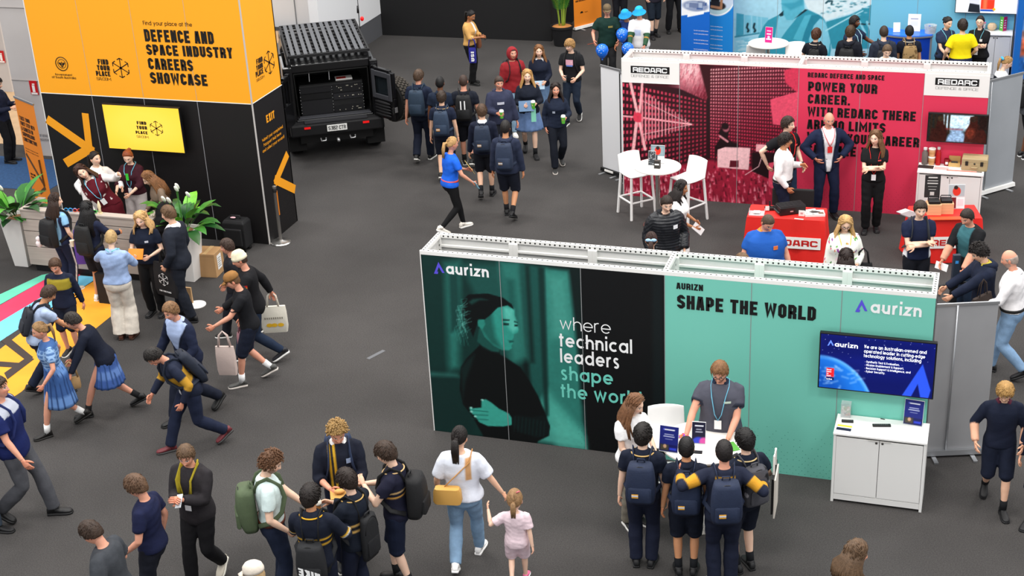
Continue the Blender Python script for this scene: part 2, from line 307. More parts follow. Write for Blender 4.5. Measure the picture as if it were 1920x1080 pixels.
WX = aty(28, 180, 23.2).x; lw = struct(BX('wall_left', WX, -15.62, 23.2, 23.6, 0, 9, gm)); _x = aty(10, 100, 27).x; struct(BX('wall_pillar', _x-1.2, _x, 27, 27.4, 0, 9, gm))
for z in (1.55, 3.0): BX('wall_joint', WX, -15.62, 23.185, 23.2, z, z+.012, paint('8F8B88'), lw)
red = paint('C4161C', .4)
def fire_sign(p, nm):
    t = thing('fire_sign', nm, 'sign', p, 0, 'red fire extinguisher signs')
    BX('plate', -.085, .085, -.01, .0, -.14, .14, red, t)
    b = MB().box(-.03, .03, -.014, -.009, -.09, .05); b.box(-.02, .035, -.014, -.009, .06, .085); BX('ground_line', -.07, .07, -.013, -.009, -.135, -.1, white, t); b.build('extinguisher_symbol', white, t)
p = aty(64, 164, 23.19); fire_sign((p.x, 23.18, p.z), 'red fire extinguisher sign on the grey wall left of the orange tower')
p = aty(3, 106, 26.99); fire_sign((p.x, 26.98, p.z), 'red fire extinguisher sign cut by the left edge of the picture')
lettering('wall_lettering', 'FIRE', paint('8A8480'), lw, aty(75, 256, 23.18), (1, 0, 0), (0, 0, 1), .2, .05, t=1.4)
lettering('wall_lettering', 'EXTINGUISHER', paint('8A8480'), lw, aty(66, 263, 23.18), (1, 0, 0), (0, 0, 1), .4, .05, t=1.4)
struct(BX('trim_timber_floor', -24, -16.9, 23.7, 33, 0, .006, mat('timber', 'C9A57C', .5, var=.1, vscale=3)))
bc = BX('blue_carpet', -22.5, -16.6, 21.4, 23.0, 0, .006, mat('bluecarpet', '24466E', .95, var=.2, vscale=20)); tag(bc, 'dark blue carpet strip at the far left edge', 'carpet')
# floor graphic in front of the counter
mat_t = thing('floor_graphic', 'striped floor mat of teal, pink, blue and orange before the counter', 'floor mat')
def flat(name, pts, col, z, parent=mat_t):
    q = [fl(u, v) for u, v in pts]; b = MB(); n = len(q)
    b.add([(p.x, p.y, z) for p in q]+[(p.x, p.y, z-.002) for p in q], [tuple(range(n))]+[(i, n+i, n+(i+1) % n, (i+1) % n) for i in range(n)]); return b.build(name, mat('mat_'+col, col, .7, var=.06, vscale=3), parent)
flat('orange_field', [(-60, 800), (-60, 640), (0, 655), (118, 563), (180, 525), (215, 522), (212, 590), (150, 640), (110, 672), (40, 735)], 'F0A028', .003)
flat('teal_stripe', [(-60, 580), (78, 516), (98, 512), (92, 520), (-60, 605)], '62C8A8', .004)
flat('pink_stripe', [(-60, 606), (-30, 590), (92, 520), (150, 512), (150, 520), (62, 570), (-60, 640)], 'D8365C', .004)
flat('blue_stripe', [(-60, 640), (70, 562), (150, 517), (185, 520), (118, 563), (-30, 660), (-60, 680)], '6FC4E4', .0042)
for kz, P in enumerate(([(2, 640), (14, 631), (62, 670), (54, 680)], [(-30, 676), (-34, 686), (34, 690), (36, 681)], [(8, 700), (54, 668), (64, 674), (14, 712)])): flat('arrow_stripe', P, '3B302C', .006+.0008*kz)
# ------------------------------------------------------------------ modular exhibition walls
PW, PH = .992, 2.48
wframe = paint('EFEEEA', .45); hole_m = paint('2A2A28', .7); seam = paint('8C8E8F', .5)
def wl(name, txt, m, parent, root, a, b_, vtop, y, **k):
    p0, p1, t = aty(*a, y), aty(*b_, y), aty(a[0], vtop, y); o = Vector((p0.x, y, p0.z))-root.location
    return lettering(name, txt, m, parent, o, (1, 0, 0), (0, 0, 1), p1.x-p0.x, t.z-p0.z, **k)
def booth(x0, y0, dep, label, panels, backcol, n=6):
    t = thing('exhibition_wall', label, 'booth wall', (x0, y0, 0), 0, 'modular exhibition walls'); W = n*PW
    fp = []
    for i in range(n):
        fp.append([BX('graphic_panel', i*PW+.004, (i+1)*PW-.004, 0, .02, z0, z1, m, t) for z0, z1, m in panels[i]])
        BX('back_panel', i*PW+.004, (i+1)*PW-.004, dep-.02, dep, .01, PH-.05, backcol, t)
        b = MB(); x = i*PW
        for xx in ((x+.0, x+.055), (x+PW-.055, x+PW)): b.box(*xx, dep-.075, dep-.02, .02, PH-.05)
        b.box(x, x+PW, dep-.075, dep-.02, .02, .07); b.box(x, x+PW, dep-.06, dep-.02, PH-.17, PH-.14); b.build('frame', wframe, t, bevel=.003)
        if i: BX('seam_strip', x-.004, x+.004, -.002, .02, 0, PH-.05, seam, t)
    for yy in (0, dep-.055):
        b = MB().box(0, W, yy, yy+.055, PH-.05, PH); r = b.build('top_rail', wframe, t, bevel=.003); h = MB()
        for k in range(int(W/.062)):
            h.lathe((.03+k*.062, yy+.0275, PH+.0006), [(.0135, -.001), (.0135, .0004)], 10)
        if yy: 
            for k in range(int(W/.062)): h.tube([(.03+k*.062, yy-.0006, PH-.025), (.03+k*.062, yy+.001, PH-.025)], .012, 8)
        h.build('rail_holes', hole_m, r)
    for k in (0, n/2, n):
        x = min(max(k*PW-.0275, 0), W-.055); r = BX('cross_rail', x, x+.055, .055, dep-.055, PH-.05, PH, wframe, t, bevel=.003); h = MB()
        for q in range(int((dep-.12)/.062)+1): h.lathe((x+.0275, .09+q*.062, PH+.0006), [(.0135, -.001), (.0135, .0004)], 10)
        for q in range(2): h.tube([(x+.056, dep-.12, PH-.12-q*.07), (x+.0565, dep-.12, PH-.12-q*.07)], .016, 10)
        h.build('rail_holes', hole_m, r)
    for x in (0, W-.02): BX('end_panel', x, x+.02, .02, dep-.02, .01, PH-.05, wframe if x == 0 else paint('4A4A4A'), t)
    BX('edge_strip', -.012, 0, 0, .03, 0, PH, wframe, t)
    return t, fp
def dots(parent, x0, x1, zmax, col, seed=0):
    b = MB(); r = random.Random(seed); z = .03; k = 0
    while z < zmax:
        x = x0+(.035 if k % 2 else 0.)
        while x < x1:
            if r.random() > (z/zmax)**1.6*.9: b.add([(x+.0045*math.cos(a), -.0015, z+.0045*math.sin(a)) for a in [PI/3*q for q in range(6)]], [tuple(range(6))])
            x += .07
        z += .045; k += 1
    return b.build('printed_dots', col, parent)
def television(nm, label, x0, x1, z0, z1, y, group='wall screens'):
    t = thing('television', label, 'television', ((x0+x1)/2, y, z0), 0, group); w_, h_ = x1-x0, z1-z0
    b = BX('casing', -w_/2, w_/2, -.035, .02, 0, h_, black, t, bevel=.006); BX('wall_bracket', -.2, .2,   .02, .11, h_*.3, h_*.7, black, t); return t, w_, h_
scr = attr_mat('screen_glow', .25, emit=.5)
# ---- teal and dark stand
teal = mat('teal_print', '74C6B4', .5); dark = mat('dark_print', '0B0E10', .5)
AX, AY, AD = -6.286, 14.7445, .5922
at, ap = booth(AX, AY, AD, 'white framed stand wall with portrait print and SHAPE THE WORLD in teal', [[(0, PH-.05, dark)]]*3+[[(0, PH-.05, teal)]]*3, paint('D8D8D6'))
def apx(u, v): p = aty(u, v, AY); return (p.x-AX, p.z)
c = Canvas(3*PW-.008, PH-.055, .0125)
def ap_(l): return [apx(780+x/2.4545, 420+z/2.4545) for x, z in l]     # read off an enlarged view of the print
c.fill('071a19')
for P, q, s_, a_ in [([(110,130),(480,170),(500,960),(560,1010),(60,950),(20,130)],'0f3a35',.05,.7), ([(130,180),(200,170),(200,660),(150,690)],'2f8074',.12,.8), ([(150,230),(190,230),(200,480),(160,500)],'123c38',.05,.9), ([(200,180),(470,190),(480,640),(420,640)],'1d564f',.1,.8),
    ([(380,170),(480,170),(520,620),(440,640)],'2f7f73',.12,.8), ([(410,250),(450,260),(470,480),(430,490)],'17524b',.08,.8), ([(480,180),(600,200),(650,960),(540,900)],'1a564f',.06,.9), ([(500,190),(520,192),(545,640),(525,640)],'0a2522',.05,.9), ([(585,200),(700,215),(745,620),(770,1010),(620,960),(600,600)],'2d7d71',.06,.95), ([(600,230),(690,240),(720,520),(625,520)],'56b0a0',.14,.5),
    ([(610,760),(770,940),(790,1040),(540,1000),(540,860)],'4fb3a2',.1,.85), ([(600,640),(760,840),(775,960),(620,800)],'2c7a6f',.12,.7), ([(560,200),(590,200),(610,880),(590,900)],'0a2a27',.04,.9), ([(20,660),(260,680),(260,960),(60,950)],'0c2826',.12,.6), ([(60,680),(190,690),(200,705),(60,700)],'3f8f83',.06,.5), ([(755,170),(1200,200),(1200,1120),(790,1060)],'07090b',.01,1),
    ([(1085,200),(1130,200),(1145,1100),(1090,1100)],'0b1719',.06,.8), ([(640,880),(780,980),(790,1060),(640,1040)],'58bba9',.1,.6)]: c.poly(ap_(P), q, s_, a_)
c.poly(ap_([(300,520),(290,560),(230,620),(205,660),(200,760),(215,830),(255,880),(300,960),(325,1010),(545,1040),(560,1000),(610,975),(615,930),(590,860),(560,790),(520,720),(480,660),(420,620),(385,600),(370,560),(330,520)]), '060a0b', .02)   # jumper
c.poly(ap_([(205,660),(235,625),(270,600),(250,660),(225,730),(215,800)]), '10302d', .05, .6); c.poly(ap_([(300,570),(345,590),(385,600),(375,560),(330,530)]), '0c1a1a', .02)
c.poly(ap_([(290,480),(280,540),(300,560),(345,585),(380,590),(385,575),(350,545),(340,500)]), '174d46', .02)                               # neck
c.poly(ap_([(300,380),(380,360),(430,372),(452,392),(452,420),(462,450),(470,485),(468,500),(450,508),(448,522),(440,538),(446,548),(438,560),(440,572),(425,582),(395,580),(355,560),(315,520),(290,470)]), '2f9485', .012)   # face
c.poly(ap_([(400,380),(448,392),(450,420),(460,450),(468,485),(445,500),(420,470),(405,430)]), '63c9b7', .05, .75); c.poly(ap_([(300,400),(345,400),(365,520),(395,575),(345,555),(300,490)]), '175048', .07, .8)
c.poly(ap_([(400,455),(425,458),(428,466),(402,466)]), '06201d', .008); c.poly(ap_([(452,462),(468,464),(466,472),(452,472)]), '06201d', .006); c.poly(ap_([(395,438),(430,440),(428,446),(396,446)]), '0a2e2a', .008); c.poly(ap_([(450,446),(468,452),(466,457),(450,452)]), '0a2e2a', .006)
c.poly(ap_([(420,535),(448,534),(446,545),(430,548)]), '1f6a5f', .008); c.poly(ap_([(428,541),(448,541),(446,543),(428,544)]), '0a2e2a', .004); c.poly(ap_([(280,432),(308,428),(318,462),(305,482),(285,470)]), '2a8577', .015)
c.poly(ap_([(215,350),(240,325),(285,322),(330,320),(400,340),(440,370),(450,395),(420,375),(375,385),(340,420),(315,440),(285,440),(275,480),(262,520),(240,470),(215,440),(208,400)]), '050b0c', .012)                 # hair
for k in range(26):
    a0 = random.uniform(0, 1); x0, z0 = 215+40*random.random(), 340+170*a0; c.line(ap_([(x0, z0), (x0-25-20*random.random(), z0+30*random.random()), (x0-10-20*random.random(), z0+50+40*random.random())]), .006, '3a8f82' if k % 3 else '7fd8c8', .008, .55)
c.poly(ap_([(240,360),(260,345),(300,342),(330,350),(290,352),(255,372)]), '1d5a52', .03, .6)
c.poly(ap_([(245,850),(300,845),(300,815),(318,806),(345,822),(380,850),(425,872),(440,895),(440,925),(400,932),(330,930),(290,912),(275,890),(255,870)]), '3aa594', .01)         # hand
for zz in (858, 876, 896): c.line(ap_([(258, zz), (330, zz+6)]), .01, '0f4a43', .008, .85)
for q in ((300, 810), (248, 846), (250, 864), (268, 886)): c.ell(*apx(780+(q[0]+4)/2.4545, 420+q[1]/2.4545), .018, .012, '9fe8da', .006)
c.poly(ap_([(440,890),(470,880),(530,890),(590,880),(615,930),(610,970),(560,985),(480,960),(440,925)]), '081314', .02)
for k in range(9): c.line(ap_([(455+17*k, 885+3*k), (450+17*k, 955+3*k)]), .008, '14403b', .02, .5)
c.noise(.03, .02).build('portrait_print', ap[0][0], (.004, -.0015, .002))
for i in (1, 2): BX('print_seam', i*PW-.004, i*PW+.004, -.004, .0, 0, PH-.05, seam, ap[0][0])
dots(ap[0][0], 1.9, 2.6, .42, paint('0E3330'), 3); dots(ap[0][0], .75, 1.3, .2, paint('0A211F'), 4)
for i in (3, 4, 5): dots(ap[i][0], i*PW+.04, (i+1)*PW-.03, .62, paint('2A7C6C'), i)
ink = paint('0A0A0B', .5); wink = paint('F4F5F5', .5); tink = paint('6FD0BF', .5); vio = paint('5A50D8', .5)
def mark(parent, root, apex, l, r, y):                                # the triangular mark with a notch
    A, L, R = [aty(*q, y) for q in (apex, l, r)]; o = root.location
    e = lambda a, b, t_: a+(b-a)*t_
    pts = [A, e(A, L, .95), L, e(L, e(A, R, .62), .45), e(L, e(A, R, .62), .62)+Vector((0, 0, (A.z-L.z)*.08)), e(A, L, .55)*.35+e(A, R, .55)*.65-Vector((0, 0, 0)), e(A, R, .8)-Vector((.0, 0, 0))]
    h = A.z-L.z; wd = R.x-L.x
    P = lambda x, z: (L.x+x*wd-o.x, y-o.y-.0035, L.z+z*h-o.z)
    b = MB(); b.add([P(.49, 1), P(0, 0), P(.23, .05), P(.5, .58)], [(0, 1, 2, 3)]); b.add([P(.49, 1), P(.5, .58), P(.78, .12), P(1, .13)], [(0, 1, 2, 3)]); b.add([(q[0], q[1]-.001, q[2]) for q in (P(0, 0), P(.12, .13), P(.42, .21), P(.36, .0))], [(0, 1, 2, 3)])
    return b.build('logo_mark', vio, parent)
mark(ap[0][0], at, (823.3, 491), (813.9, 512.8), (833.9, 512.8), AY); wl('logo_lettering', 'aurizn', wink, ap[0][0], at, (837, 513), (917, 519.5), 498, AY, font='round', t=2.7, lift=.004)
mark(ap[5][0], at, (1617, 561.5), (1603.3, 584.4), (1626.4, 584.4), AY); wl('logo_lettering', 'aurizn', wink, ap[5][0], at, (1631.9, 586), (1727.7, 593.3), 569, AY, font='round', t=2.7, lift=.004)
for txt, a, b_, vt, m, t_ in [('where', (1049.7, 616.8), (1145.5, 624.5), 599.5, wink, 1.05), ('technical', (1049, 649), (1185.4, 660), 630.5, wink, 2.2), ('leaders', (1051, 679), (1161.8, 688.5), 660.5, wink, 2.2), ('shape', (1051.8, 711), (1149.5, 719.5), 692.5, tink, 2.2), ('the world', (1052, 744), (1203, 757), 725.5, tink, 2.2)]:
    wl('slogan_lettering', txt, m, ap[1][0], at, a, b_, vt, AY, font='round', t=t_, lift=.004)
wl('heading_lettering', 'AURIZN', ink, ap[3][0], at, (1268.3, 541.3), (1318.3, 545), 529.5, AY, t=2.0, lift=.004); wl('heading_lettering', 'SHAPE THE WORLD', ink, ap[3][0], at, (1269.7, 577.6), (1529.6, 597.5), 552, AY, t=2.2, lift=.004)
# screen on the teal wall
def screen_box(c4, y):
    P = [aty(u, v, y) for u, v in c4]; return min(P[0].x, P[3].x), max(P[1].x, P[2].x), (P[2].z+P[3].z)/2, (P[0].z+P[1].z)/2
x0, x1, z0, z1 = screen_box([(1538, 621), (1755, 640), (1750, 744), (1535, 727)], AY-.12)
tv, tw, th = television('t', 'wall screen with a blue planet slide above the white cabinet, on the teal wall', x0, x1, z0, z1, AY-.12)
c = Canvas(tw-.03, th-.03, .006); c.fill('0a1258'); c.ell(c.W*.55, c.H*.9, c.W*.6, c.H*.5, '101c80', .3, .6)
c.ell(.02, -.42, .62, .82, '7fc8ff', .02); c.ell(.02, -.43, .605, .81, '1c6fd0', .06); c.ell(-.1, -.5, .5, .8, '0b3f9a', .2, .8)
for k in range(26): x, z = .42*random.random(), .3*random.random(); c.line([(x, z), (x+random.uniform(-.1, .1), z+random.uniform(-.04, .03))], .014, 'd8ecff', .03, .35)
c.rect(0, c.W, c.H*.62, c.H, '0a1258', .1, .8); c.poly([(c.W*.74, 0), (c.W*.9, c.H*.62), (c.W*.985, .1), (c.W*.97, 0), (c.W*.9, 0), (c.W*.87, .16), (c.W*.82, .0)], '2a50d8', .01)
c.rect(.075, .16, .14, .25, 'd8242c'); c.rect(.075, .16, .1, .135, '0c1a50')
for k in range(40): c.ell(random.random()*c.W, c.H*(.55+.45*random.random()), .003, .003, 'c8d4ff', .004, .8)
c.build('screen', tv, (-c.W/2, -.0365, .015), m=scr)
gl = mat('screen_white', 'F4F6FF', .4, emit=.9)
X = lambda f: -c.W/2+f*c.W
Z = lambda f: .015+f*c.H
lettering('screen_lettering', 'aurizn', gl, tv, (X(.125), -.0365, Z(.79)), (1, 0, 0), (0, 0, 1), .205*c.W, .062*c.H, font='round', t=2.5)
b = MB(); P = lambda x, z: (X(.06)+x*.07, -.039, Z(.79)+z*.075)
b.add([P(.49, 1), P(0, 0), P(.23, .05), P(.5, .58)], [(0, 1, 2, 3)]); b.add([P(.49, 1), P(.5, .58), P(.78, .12), P(1, .13)], [(0, 1, 2, 3)]); b.build('screen_mark', mat('screen_blue', '5A7CF0', .4, emit=.9), tv)
for k, (s_, wd) in enumerate([('We are an Australian-owned and', .54), ('operated leader in cutting-edge', .53), ('technology solutions, including', .5)]): lettering('screen_lettering', s_, gl, tv, (X(.385), -.0365, Z(.81-.083*k)), (1, 0, 0), (0, 0, 1), wd*c.W, .03, font='round', t=2.)
for k, (s_, wd) in enumerate([('\u2022 Synthetic Test & Evaluation,', .3), ('\u2022 Mission Enablement & Support,', .34), ('\u2022 Decision Support & Intelligence, and', .4), ('\u2022 Cyber Security.', .18)]): lettering('screen_lettering', s_, gl, tv, (X(.4), -.0365, Z(.545-.06*k)), (1, 0, 0), (0, 0, 1), wd*c.W, .019, font='round', t=1.9)
for k, s_ in enumerate(['Great', 'Place', 'To', 'Work.']): lettering('screen_lettering', s_, gl, tv, (-c.W/2+.08, -.0365, .015+.222-.025*k), (1, 0, 0), (0, 0, 1), .05 if k != 2 else .02, .011, font='round', t=2.4)
lettering('screen_lettering', 'Certified', gl, tv, (-c.W/2+.08, -.0365, .12), (1, 0, 0), (0, 0, 1), .06, .011, font='round', t=2.2)
# ---- red stand
RX, RY, RD = -5.9371, 23.247, .6177
rp = mat('red_print', 'DC3556', .5); rw = mat('white_print', 'EDEBE8', .5); zt = PH-.05
zw = (aty(1220, 155, RY).z); zw2 = aty(1793, 181, RY).z
rt, rpn = booth(RX, RY, RD, 'white framed stand wall printed red with an antenna chamber and POWER YOUR CAREER', [[(0, zw, rp), (zw, zt, rw)]]+[[(0, zt, rp)]]*4+[[(0, zw2, rp), (zw2, zt, rw)]], paint('DADAD8'))
def rpx(u, v): p = aty(u, v, RY); return (p.x-RX, p.z)
c = Canvas(3*PW-.006, zt-.004, .0125); c.fill('3a0714')
def r4(l): return [rpx(1060+x/3.857, z/3.857) for x, z in l]
def r6(l): return [rpx(1120+x/3.177, 180+z/3.177) for x, z in l]
c.poly(r4([(820,440),(1050,440),(1030,740),(820,640)]), '6a1426', .05); c.ell(*r4([(905, 520)])[0], .33, .3, 'e8a0a8', .3, .9); c.ell(*r4([(890, 500)])[0], .15, .13, 'f8d8d8', .15, .8)
for k in range(160): 
    x, z = 830+200*random.random(), 450+260*random.random(); c.line(r4([(x, z), (x-8, z+24)]), .012, '8a2236' if k % 2 else 'e07888', .012, .5)
def quadgrid(Q, nx, nz, colf, fill=.55, soft=.01):
    Q = [np.array(q) for q in Q]
    for i in range(nx):
        for j in range(nz):
            f = lambda a, b: (Q[0]*(1-a)+Q[1]*a)*(1-b)+(Q[3]*(1-a)+Q[2]*a)*b
            a0, b0, a1, b1 = i/nx, j/nz, (i+fill)/nx, (j+fill)/nz
            P = np.array([f(a0, b0), f(a1, b0), f(a1, b1), f(a0, b1)]); lo, hi = P.min(0)-.02, P.max(0)+.02
            i0, i1 = np.searchsorted(c.X[0], [lo[0], hi[0]]); j0, j1 = np.searchsorted(c.Z[:, 0], [lo[1], hi[1]])
            if i1 <= i0 or j1 <= j0: continue
            s_ = Canvas.__new__(Canvas); s_.W, s_.H, s_.c = c.W, c.H, c.c; s_.X, s_.Z, s_.img = c.X[j0:j1, i0:i1], c.Z[j0:j1, i0:i1], c.img[j0:j1, i0:i1]
            s_.poly(P, colf(i/nx, j/nz), soft); c.img[j0:j1, i0:i1] = s_.img
lerp = lambda a, b, t: hs(a)*(1-t)+hs(b)*t
c.poly(r4([(410,600),(820,640),(1040,740),(1040,1250),(410,1400)]), '2c0510', .02); quadgrid(r4([(412,600),(1030,735),(1030,1130),(412,1330)]), 22, 15, lambda a, b: lerp('e04460', '8a1c34', a*.7+b*.2), .5)
c.poly(r4([(1040,440),(1690,470),(1690,1280),(1040,1180)]), '45091a', .02); quadgrid(r4([(1048,500),(1690,470),(1690,1250),(1048,1150)]), 34, 28, lambda a, b: lerp('f8b8b8', 'c42c4a', min(1, a*.6+b*1.1)), .52)
c.poly(r4([(960,440),(1100,440),(1048,500),(1048,720),(1035,740)]), '33070f', .03)
c.poly(r4([(1580,510),(1690,480),(1690,680),(1590,600)]), 'cf3452', .02); c.poly(r4([(1480,720),(1690,660),(1690,920),(1500,900)]), 'e04a66', .012); c.line(r4([(1032,720),(1036,1280)]), .05, '22040b', .03)
c.poly(r6([(155,470),(660,380),(1030,440),(1100,660),(700,660),(155,600)]), '9a1c36', .06)                                              # floor of foam spikes
for k in range(420):
    x, z = 160+870*random.random(), 405+220*random.random(); 
    if z < 400+max(0, 480-x)*.15: continue
    h_ = 16+26*(z-400)/220; c.poly(r6([(x-7, z+h_), (x+random.uniform(-8, 2), z), (x+7, z+h_)]), random.choice(['f07088', '7a1028', 'd83858', '4a0818', 'f8a0ac']), .008, .8)
c.poly(r6([(715,300),(910,310),(900,440),(715,425)]), 'f2c0c4', .01); c.poly(r6([(790,385),(840,385),(840,425),(785,425)]), '5a1020', .01); c.poly(r6([(700,300),(735,250),(720,220),(745,180),(790,190),(775,250),(800,275),(840,285),(840,308),(760,305),(715,320),(700,400)]), '180308', .01); c.ell(*r6([(765, 190)])[0], .06, .075, 'c06878', .02, .8)
c.ell(*r6([(760, 180)])[0], .065, .06, '180308', .02); c.line(r6([(730,240),(775,272)]), .035, 'd08890', .012)
c.poly(r6([(920,335),(1060,340),(1060,510),(920,450)]), '1c040a', .02); c.line(r6([(990,330),(960,420),(880,470)]), .012, 'f8c8cc', .008); c.rect(*[f for f in (r6([(945,285)])[0][0], r6([(1005,285)])[0][0], r6([(945,330)])[0][1], r6([(945,287)])[0][1])], 'f0a8b0'); c.poly(r6([(1020,400),(1060,392),(1060,560),(1020,540)]), 'e04a66', .01)
# the antenna
for P, wd in [([(470,600),(520,820)], .05), ([(555,605),(535,820)], .04), ([(515,880),(490,1080)], .055), ([(535,880),(575,1080)], .05)]: c.line(r4(P), wd, 'f0b0b4', .012)
c.line(r4([(410,840),(540,850),(910,900)]), .03, 'f4a8b0', .01); c.ell(*r4([(525, 850)])[0], .09, .09, 'd83850', .02)
for k in range(15):
    x = 555+24*k; hh = 195*(1-k/16.); zc = 852+3.2*k; c.line(r4([(x, zc-hh), (x, zc+hh*.9)]), .026-.001*k, 'e88c98', .008)
for s_ in (-1, 1): c.line(r4([(560, 852+s_*120), (910, 900)]), .01, 'f4b8bc', .008)
c.noise(.02, .04).build('chamber_print', rpn[0][0], (.003, -.0015, .002))
BX('logo_board', .002, PW-.003, -.004, 0, zw, zt, rw, rpn[0][1])
for i in (1, 2): BX('print_seam', i*PW-.004, i*PW+.004, -.004, .0, 0, PH-.05, seam, rpn[0][0])
BX('print_edge', .0, PW, -.006, 0, zw-.012, zw, wframe, rpn[0][1])
def redlogo(panel, q, l0, l1, lt, d0, d1, dt):
    P = [aty(u, v, RY)-rt.location for u, v in q]; BX('logo_box', P[0].x, P[1].x, -.0065, -.004, (P[2].z+P[3].z)/2, (P[0].z+P[1].z)/2, ink, panel)
    wl('logo_lettering', 'REDARC', wink, panel, rt, l0, l1, lt, RY, t=2.3, w=11, lift=.008); wl('logo_lettering', 'DEFENCE & SPACE', paint('7A7A78'), panel, rt, d0, d1, dt, RY, t=.9, w=9, lift=.0055)
redlogo(rpn[0][1], [(1182.6, 123), (1255.5, 126), (1183, 136.7), (1255, 139.5)], (1186.7, 134.6), (1251, 137.2), 125.6, (1183.4, 143.9), (1254, 146.5), 139.2)
BX('logo_board', 5*PW+.002, 6*PW-.002, -.004, 0, zw2, zt, rw, rpn[5][0]); 
redlogo(rpn[5][0], [(1754.2, 145.6), (1836.7, 148.6), (1754.2, 159.1), (1836.5, 162.4)], (1758.3, 157.4), (1832, 160.2), 147.8, (1754, 166.9), (1834.5, 169.9), 162.2)
for txt, a, b_, vt in [('REDARC DEFENCE AND SPACE', (1514.5, 144.7), (1658.4, 150), 135.5), ('POWER YOUR', (1515, 170.3), (1644.6, 175.4), 152.6), ('CAREER.', (1514.5, 193.7), (1594, 197), 176), ('WITH REDARC THERE', (1513.7, 217.3), (1717.2, 226), 199.4), ('ARE NO LIMITS', (1513, 241.6), (1659.7, 247.6), 223.5), ('WHERE YOUR CAREER', (1512.4, 264.8), (1723, 274), 246.8), ('CAN TAKE YOU.', (1511.8, 288.4), (1657.2, 294.5), 270.3)]:
    wl('heading_lettering', txt, ink, rpn[3][0], rt, a, b_, vt, RY, t=2.2, lift=.003)
for i in (3, 4): dots(rpn[i][0], i*PW+.04, (i+1)*PW-.03, .62, paint('8A1C34'), 20+i)
x0, x1, z0, z1 = screen_box([(1741, 210), (1852, 215), (1850, 270), (1738, 264)], RY-.12)
tv2, tw, th = television('t', 'wall screen showing two soldiers on a track, right end of red wall', x0, x1, z0, z1, RY-.12)
c = Canvas(tw-.03, th-.03, .006); c.fill('1a1c1a'); W, H = c.W, c.H
c.rect(.25*W, .75*W, .45*H, H, 'bcd8e8', .05); c.rect(.25*W, .8*W, .4*H, .5*H, '6a8a98', .06); c.poly([(.42*W, .5*H), (.55*W, .5*H), (.75*W, 0), (.3*W, 0)], '7d99b8', .04)
for x in (.03, .1, .2, .27, .33): c.rect(x*W, (x+.035)*W, .3*H, H, '241a12', .02)
c.poly([(.02*W, 0), (.06*W, .5*H), (.12*W, .75*W*.3), (.16*W, .95*H), (.24*W, .95*H), (.26*W, .65*H), (.33*W, .45*H), (.32*W, 0)], '2a120e', .02); c.poly([(.62*W, 0), (.64*W, .4*H), (.7*W, .7*H), (.7*W, .95*H), (.82*W, .98*H), (.84*W, .7*H), (.95*W, .5*H), (W, .3*H), (W, 0)], '331510', .02); c.rect(.85*W, W, .5*H, H, '1c100e', .05)
c.ell(.2*W, .84*H, .05*W, .1*H, '30261a', .02); c.ell(.76*W, .86*H, .06*W, .1*H, '2a1c16', .02); c.ell(.72*W, .35*H, .08*W, .2*H, '6a2a1c', .05, .7); c.rect(.3*W, .6*W, .44*H, .5*H, '8a3030', .02, .5)
c.noise(.02, .12).build('screen', tv2, (-W/2, -.0365, .015), m=scr)
# ---- blue stand at the back
BLX, BLY = -5.556, 31.75
bl = mat('sky_print', '76C2DC', .5)
bt, bp_ = booth(BLX, BLY, .6, 'light blue stand wall with a large print of a person in vest', [[(0, zt, bl)]]*6, paint('D8D8D6'))
c = Canvas(3.0, zt-.004, .0165); c.fill('9fd2e6')
def bpx(u, v): p = aty(u, v, BLY); return (p.x-BLX, p.z)
def b7(l): return [bpx(1280+x/8.727, z/8.727) for x, z in l]
def b6(l): return [bpx(1480+x/8.727, z/8.727) for x, z in l]
c.rect(0, 3, 1.3, 2.5, 'a8d8ea', .5); c.poly(b7([(860,600),(1900,640),(1900,1100),(860,1100)]), '86cbe2', .05)
for k in range(40): z = 620+240*random.random(); x = 860+400*random.random(); c.line(b7([(x, z), (x+120, z-12)]), .02, 'c8e8f2' if k % 2 else '6cb8d2', .02, .6)
c.poly(b7([(880,215),(1000,235),(1000,570),(870,600)]), '3f9db8', .01)
for k, (xa, xb) in enumerate([(1010, 1120), (1135, 1215), (1225, 1280), (1290, 1400)]): c.poly(b7([(xa, 245+k*12), (xb, 255+k*12), (xb, 545), (xa, 570)]), '74c0d8', .01)
c.line(b7([(860,605),(1250,545)]), .03, '2a7f98', .02)
for x in (1065, 1175): c.line(b7([(x, 390), (x-15, 450), (x+15, 500), (x, 520)]), .045, '17323c', .012)
c.poly(b7([(1240,600),(1330,420),(1400,330),(1560,250),(1700,190),(2000,190),(2000,1200),(1240,1200)]), '2f93ac', .015); c.poly(b6([(-150,330),(120,240),(290,150),(480,240),(560,290),(640,480),(680,640),(680,820),(640,1100),(-300,1100)]), '2f93ac', .015)
c.poly(b7([(1570,260),(1660,250),(1900,240),(1840,330),(1700,500),(1560,700),(1500,800),(1480,760)]), '7cc4da', .015); c.poly(b6([(360,380),(480,300),(560,330),(640,480),(680,640),(640,860),(560,1000),(340,720),(300,560)]), '7cc6de', .02)
c.poly(b6([(60,640),(250,260),(330,240),(430,250),(330,420),(210,680)]), '4db0c8', .02); c.poly(b6([(210,660),(250,520),(360,250),(480,240),(520,280),(400,420),(300,700)]), '23809a', .02)
c.poly(b7([(1600,-160),(1640,100),(1660,250),(1700,330),(1800,330),(1900,230),(1960,100),(1960,-160)]), '56b2ca', .02); c.poly(b6([(-140,-150),(-120,200),(80,280),(250,150),(230,-150)]), '56b2ca', .02); c.poly(b6([(-130,60),(20,170),(220,80),(235,-40),(100,40)]), '3a9ab4', .05)
c.poly(b7([(1570,245),(1650,175),(1645,260),(1600,270)]), '12303a', .008); c.poly(b6([(90,300),(260,150),(300,165),(180,250)]), '12303a', .008)
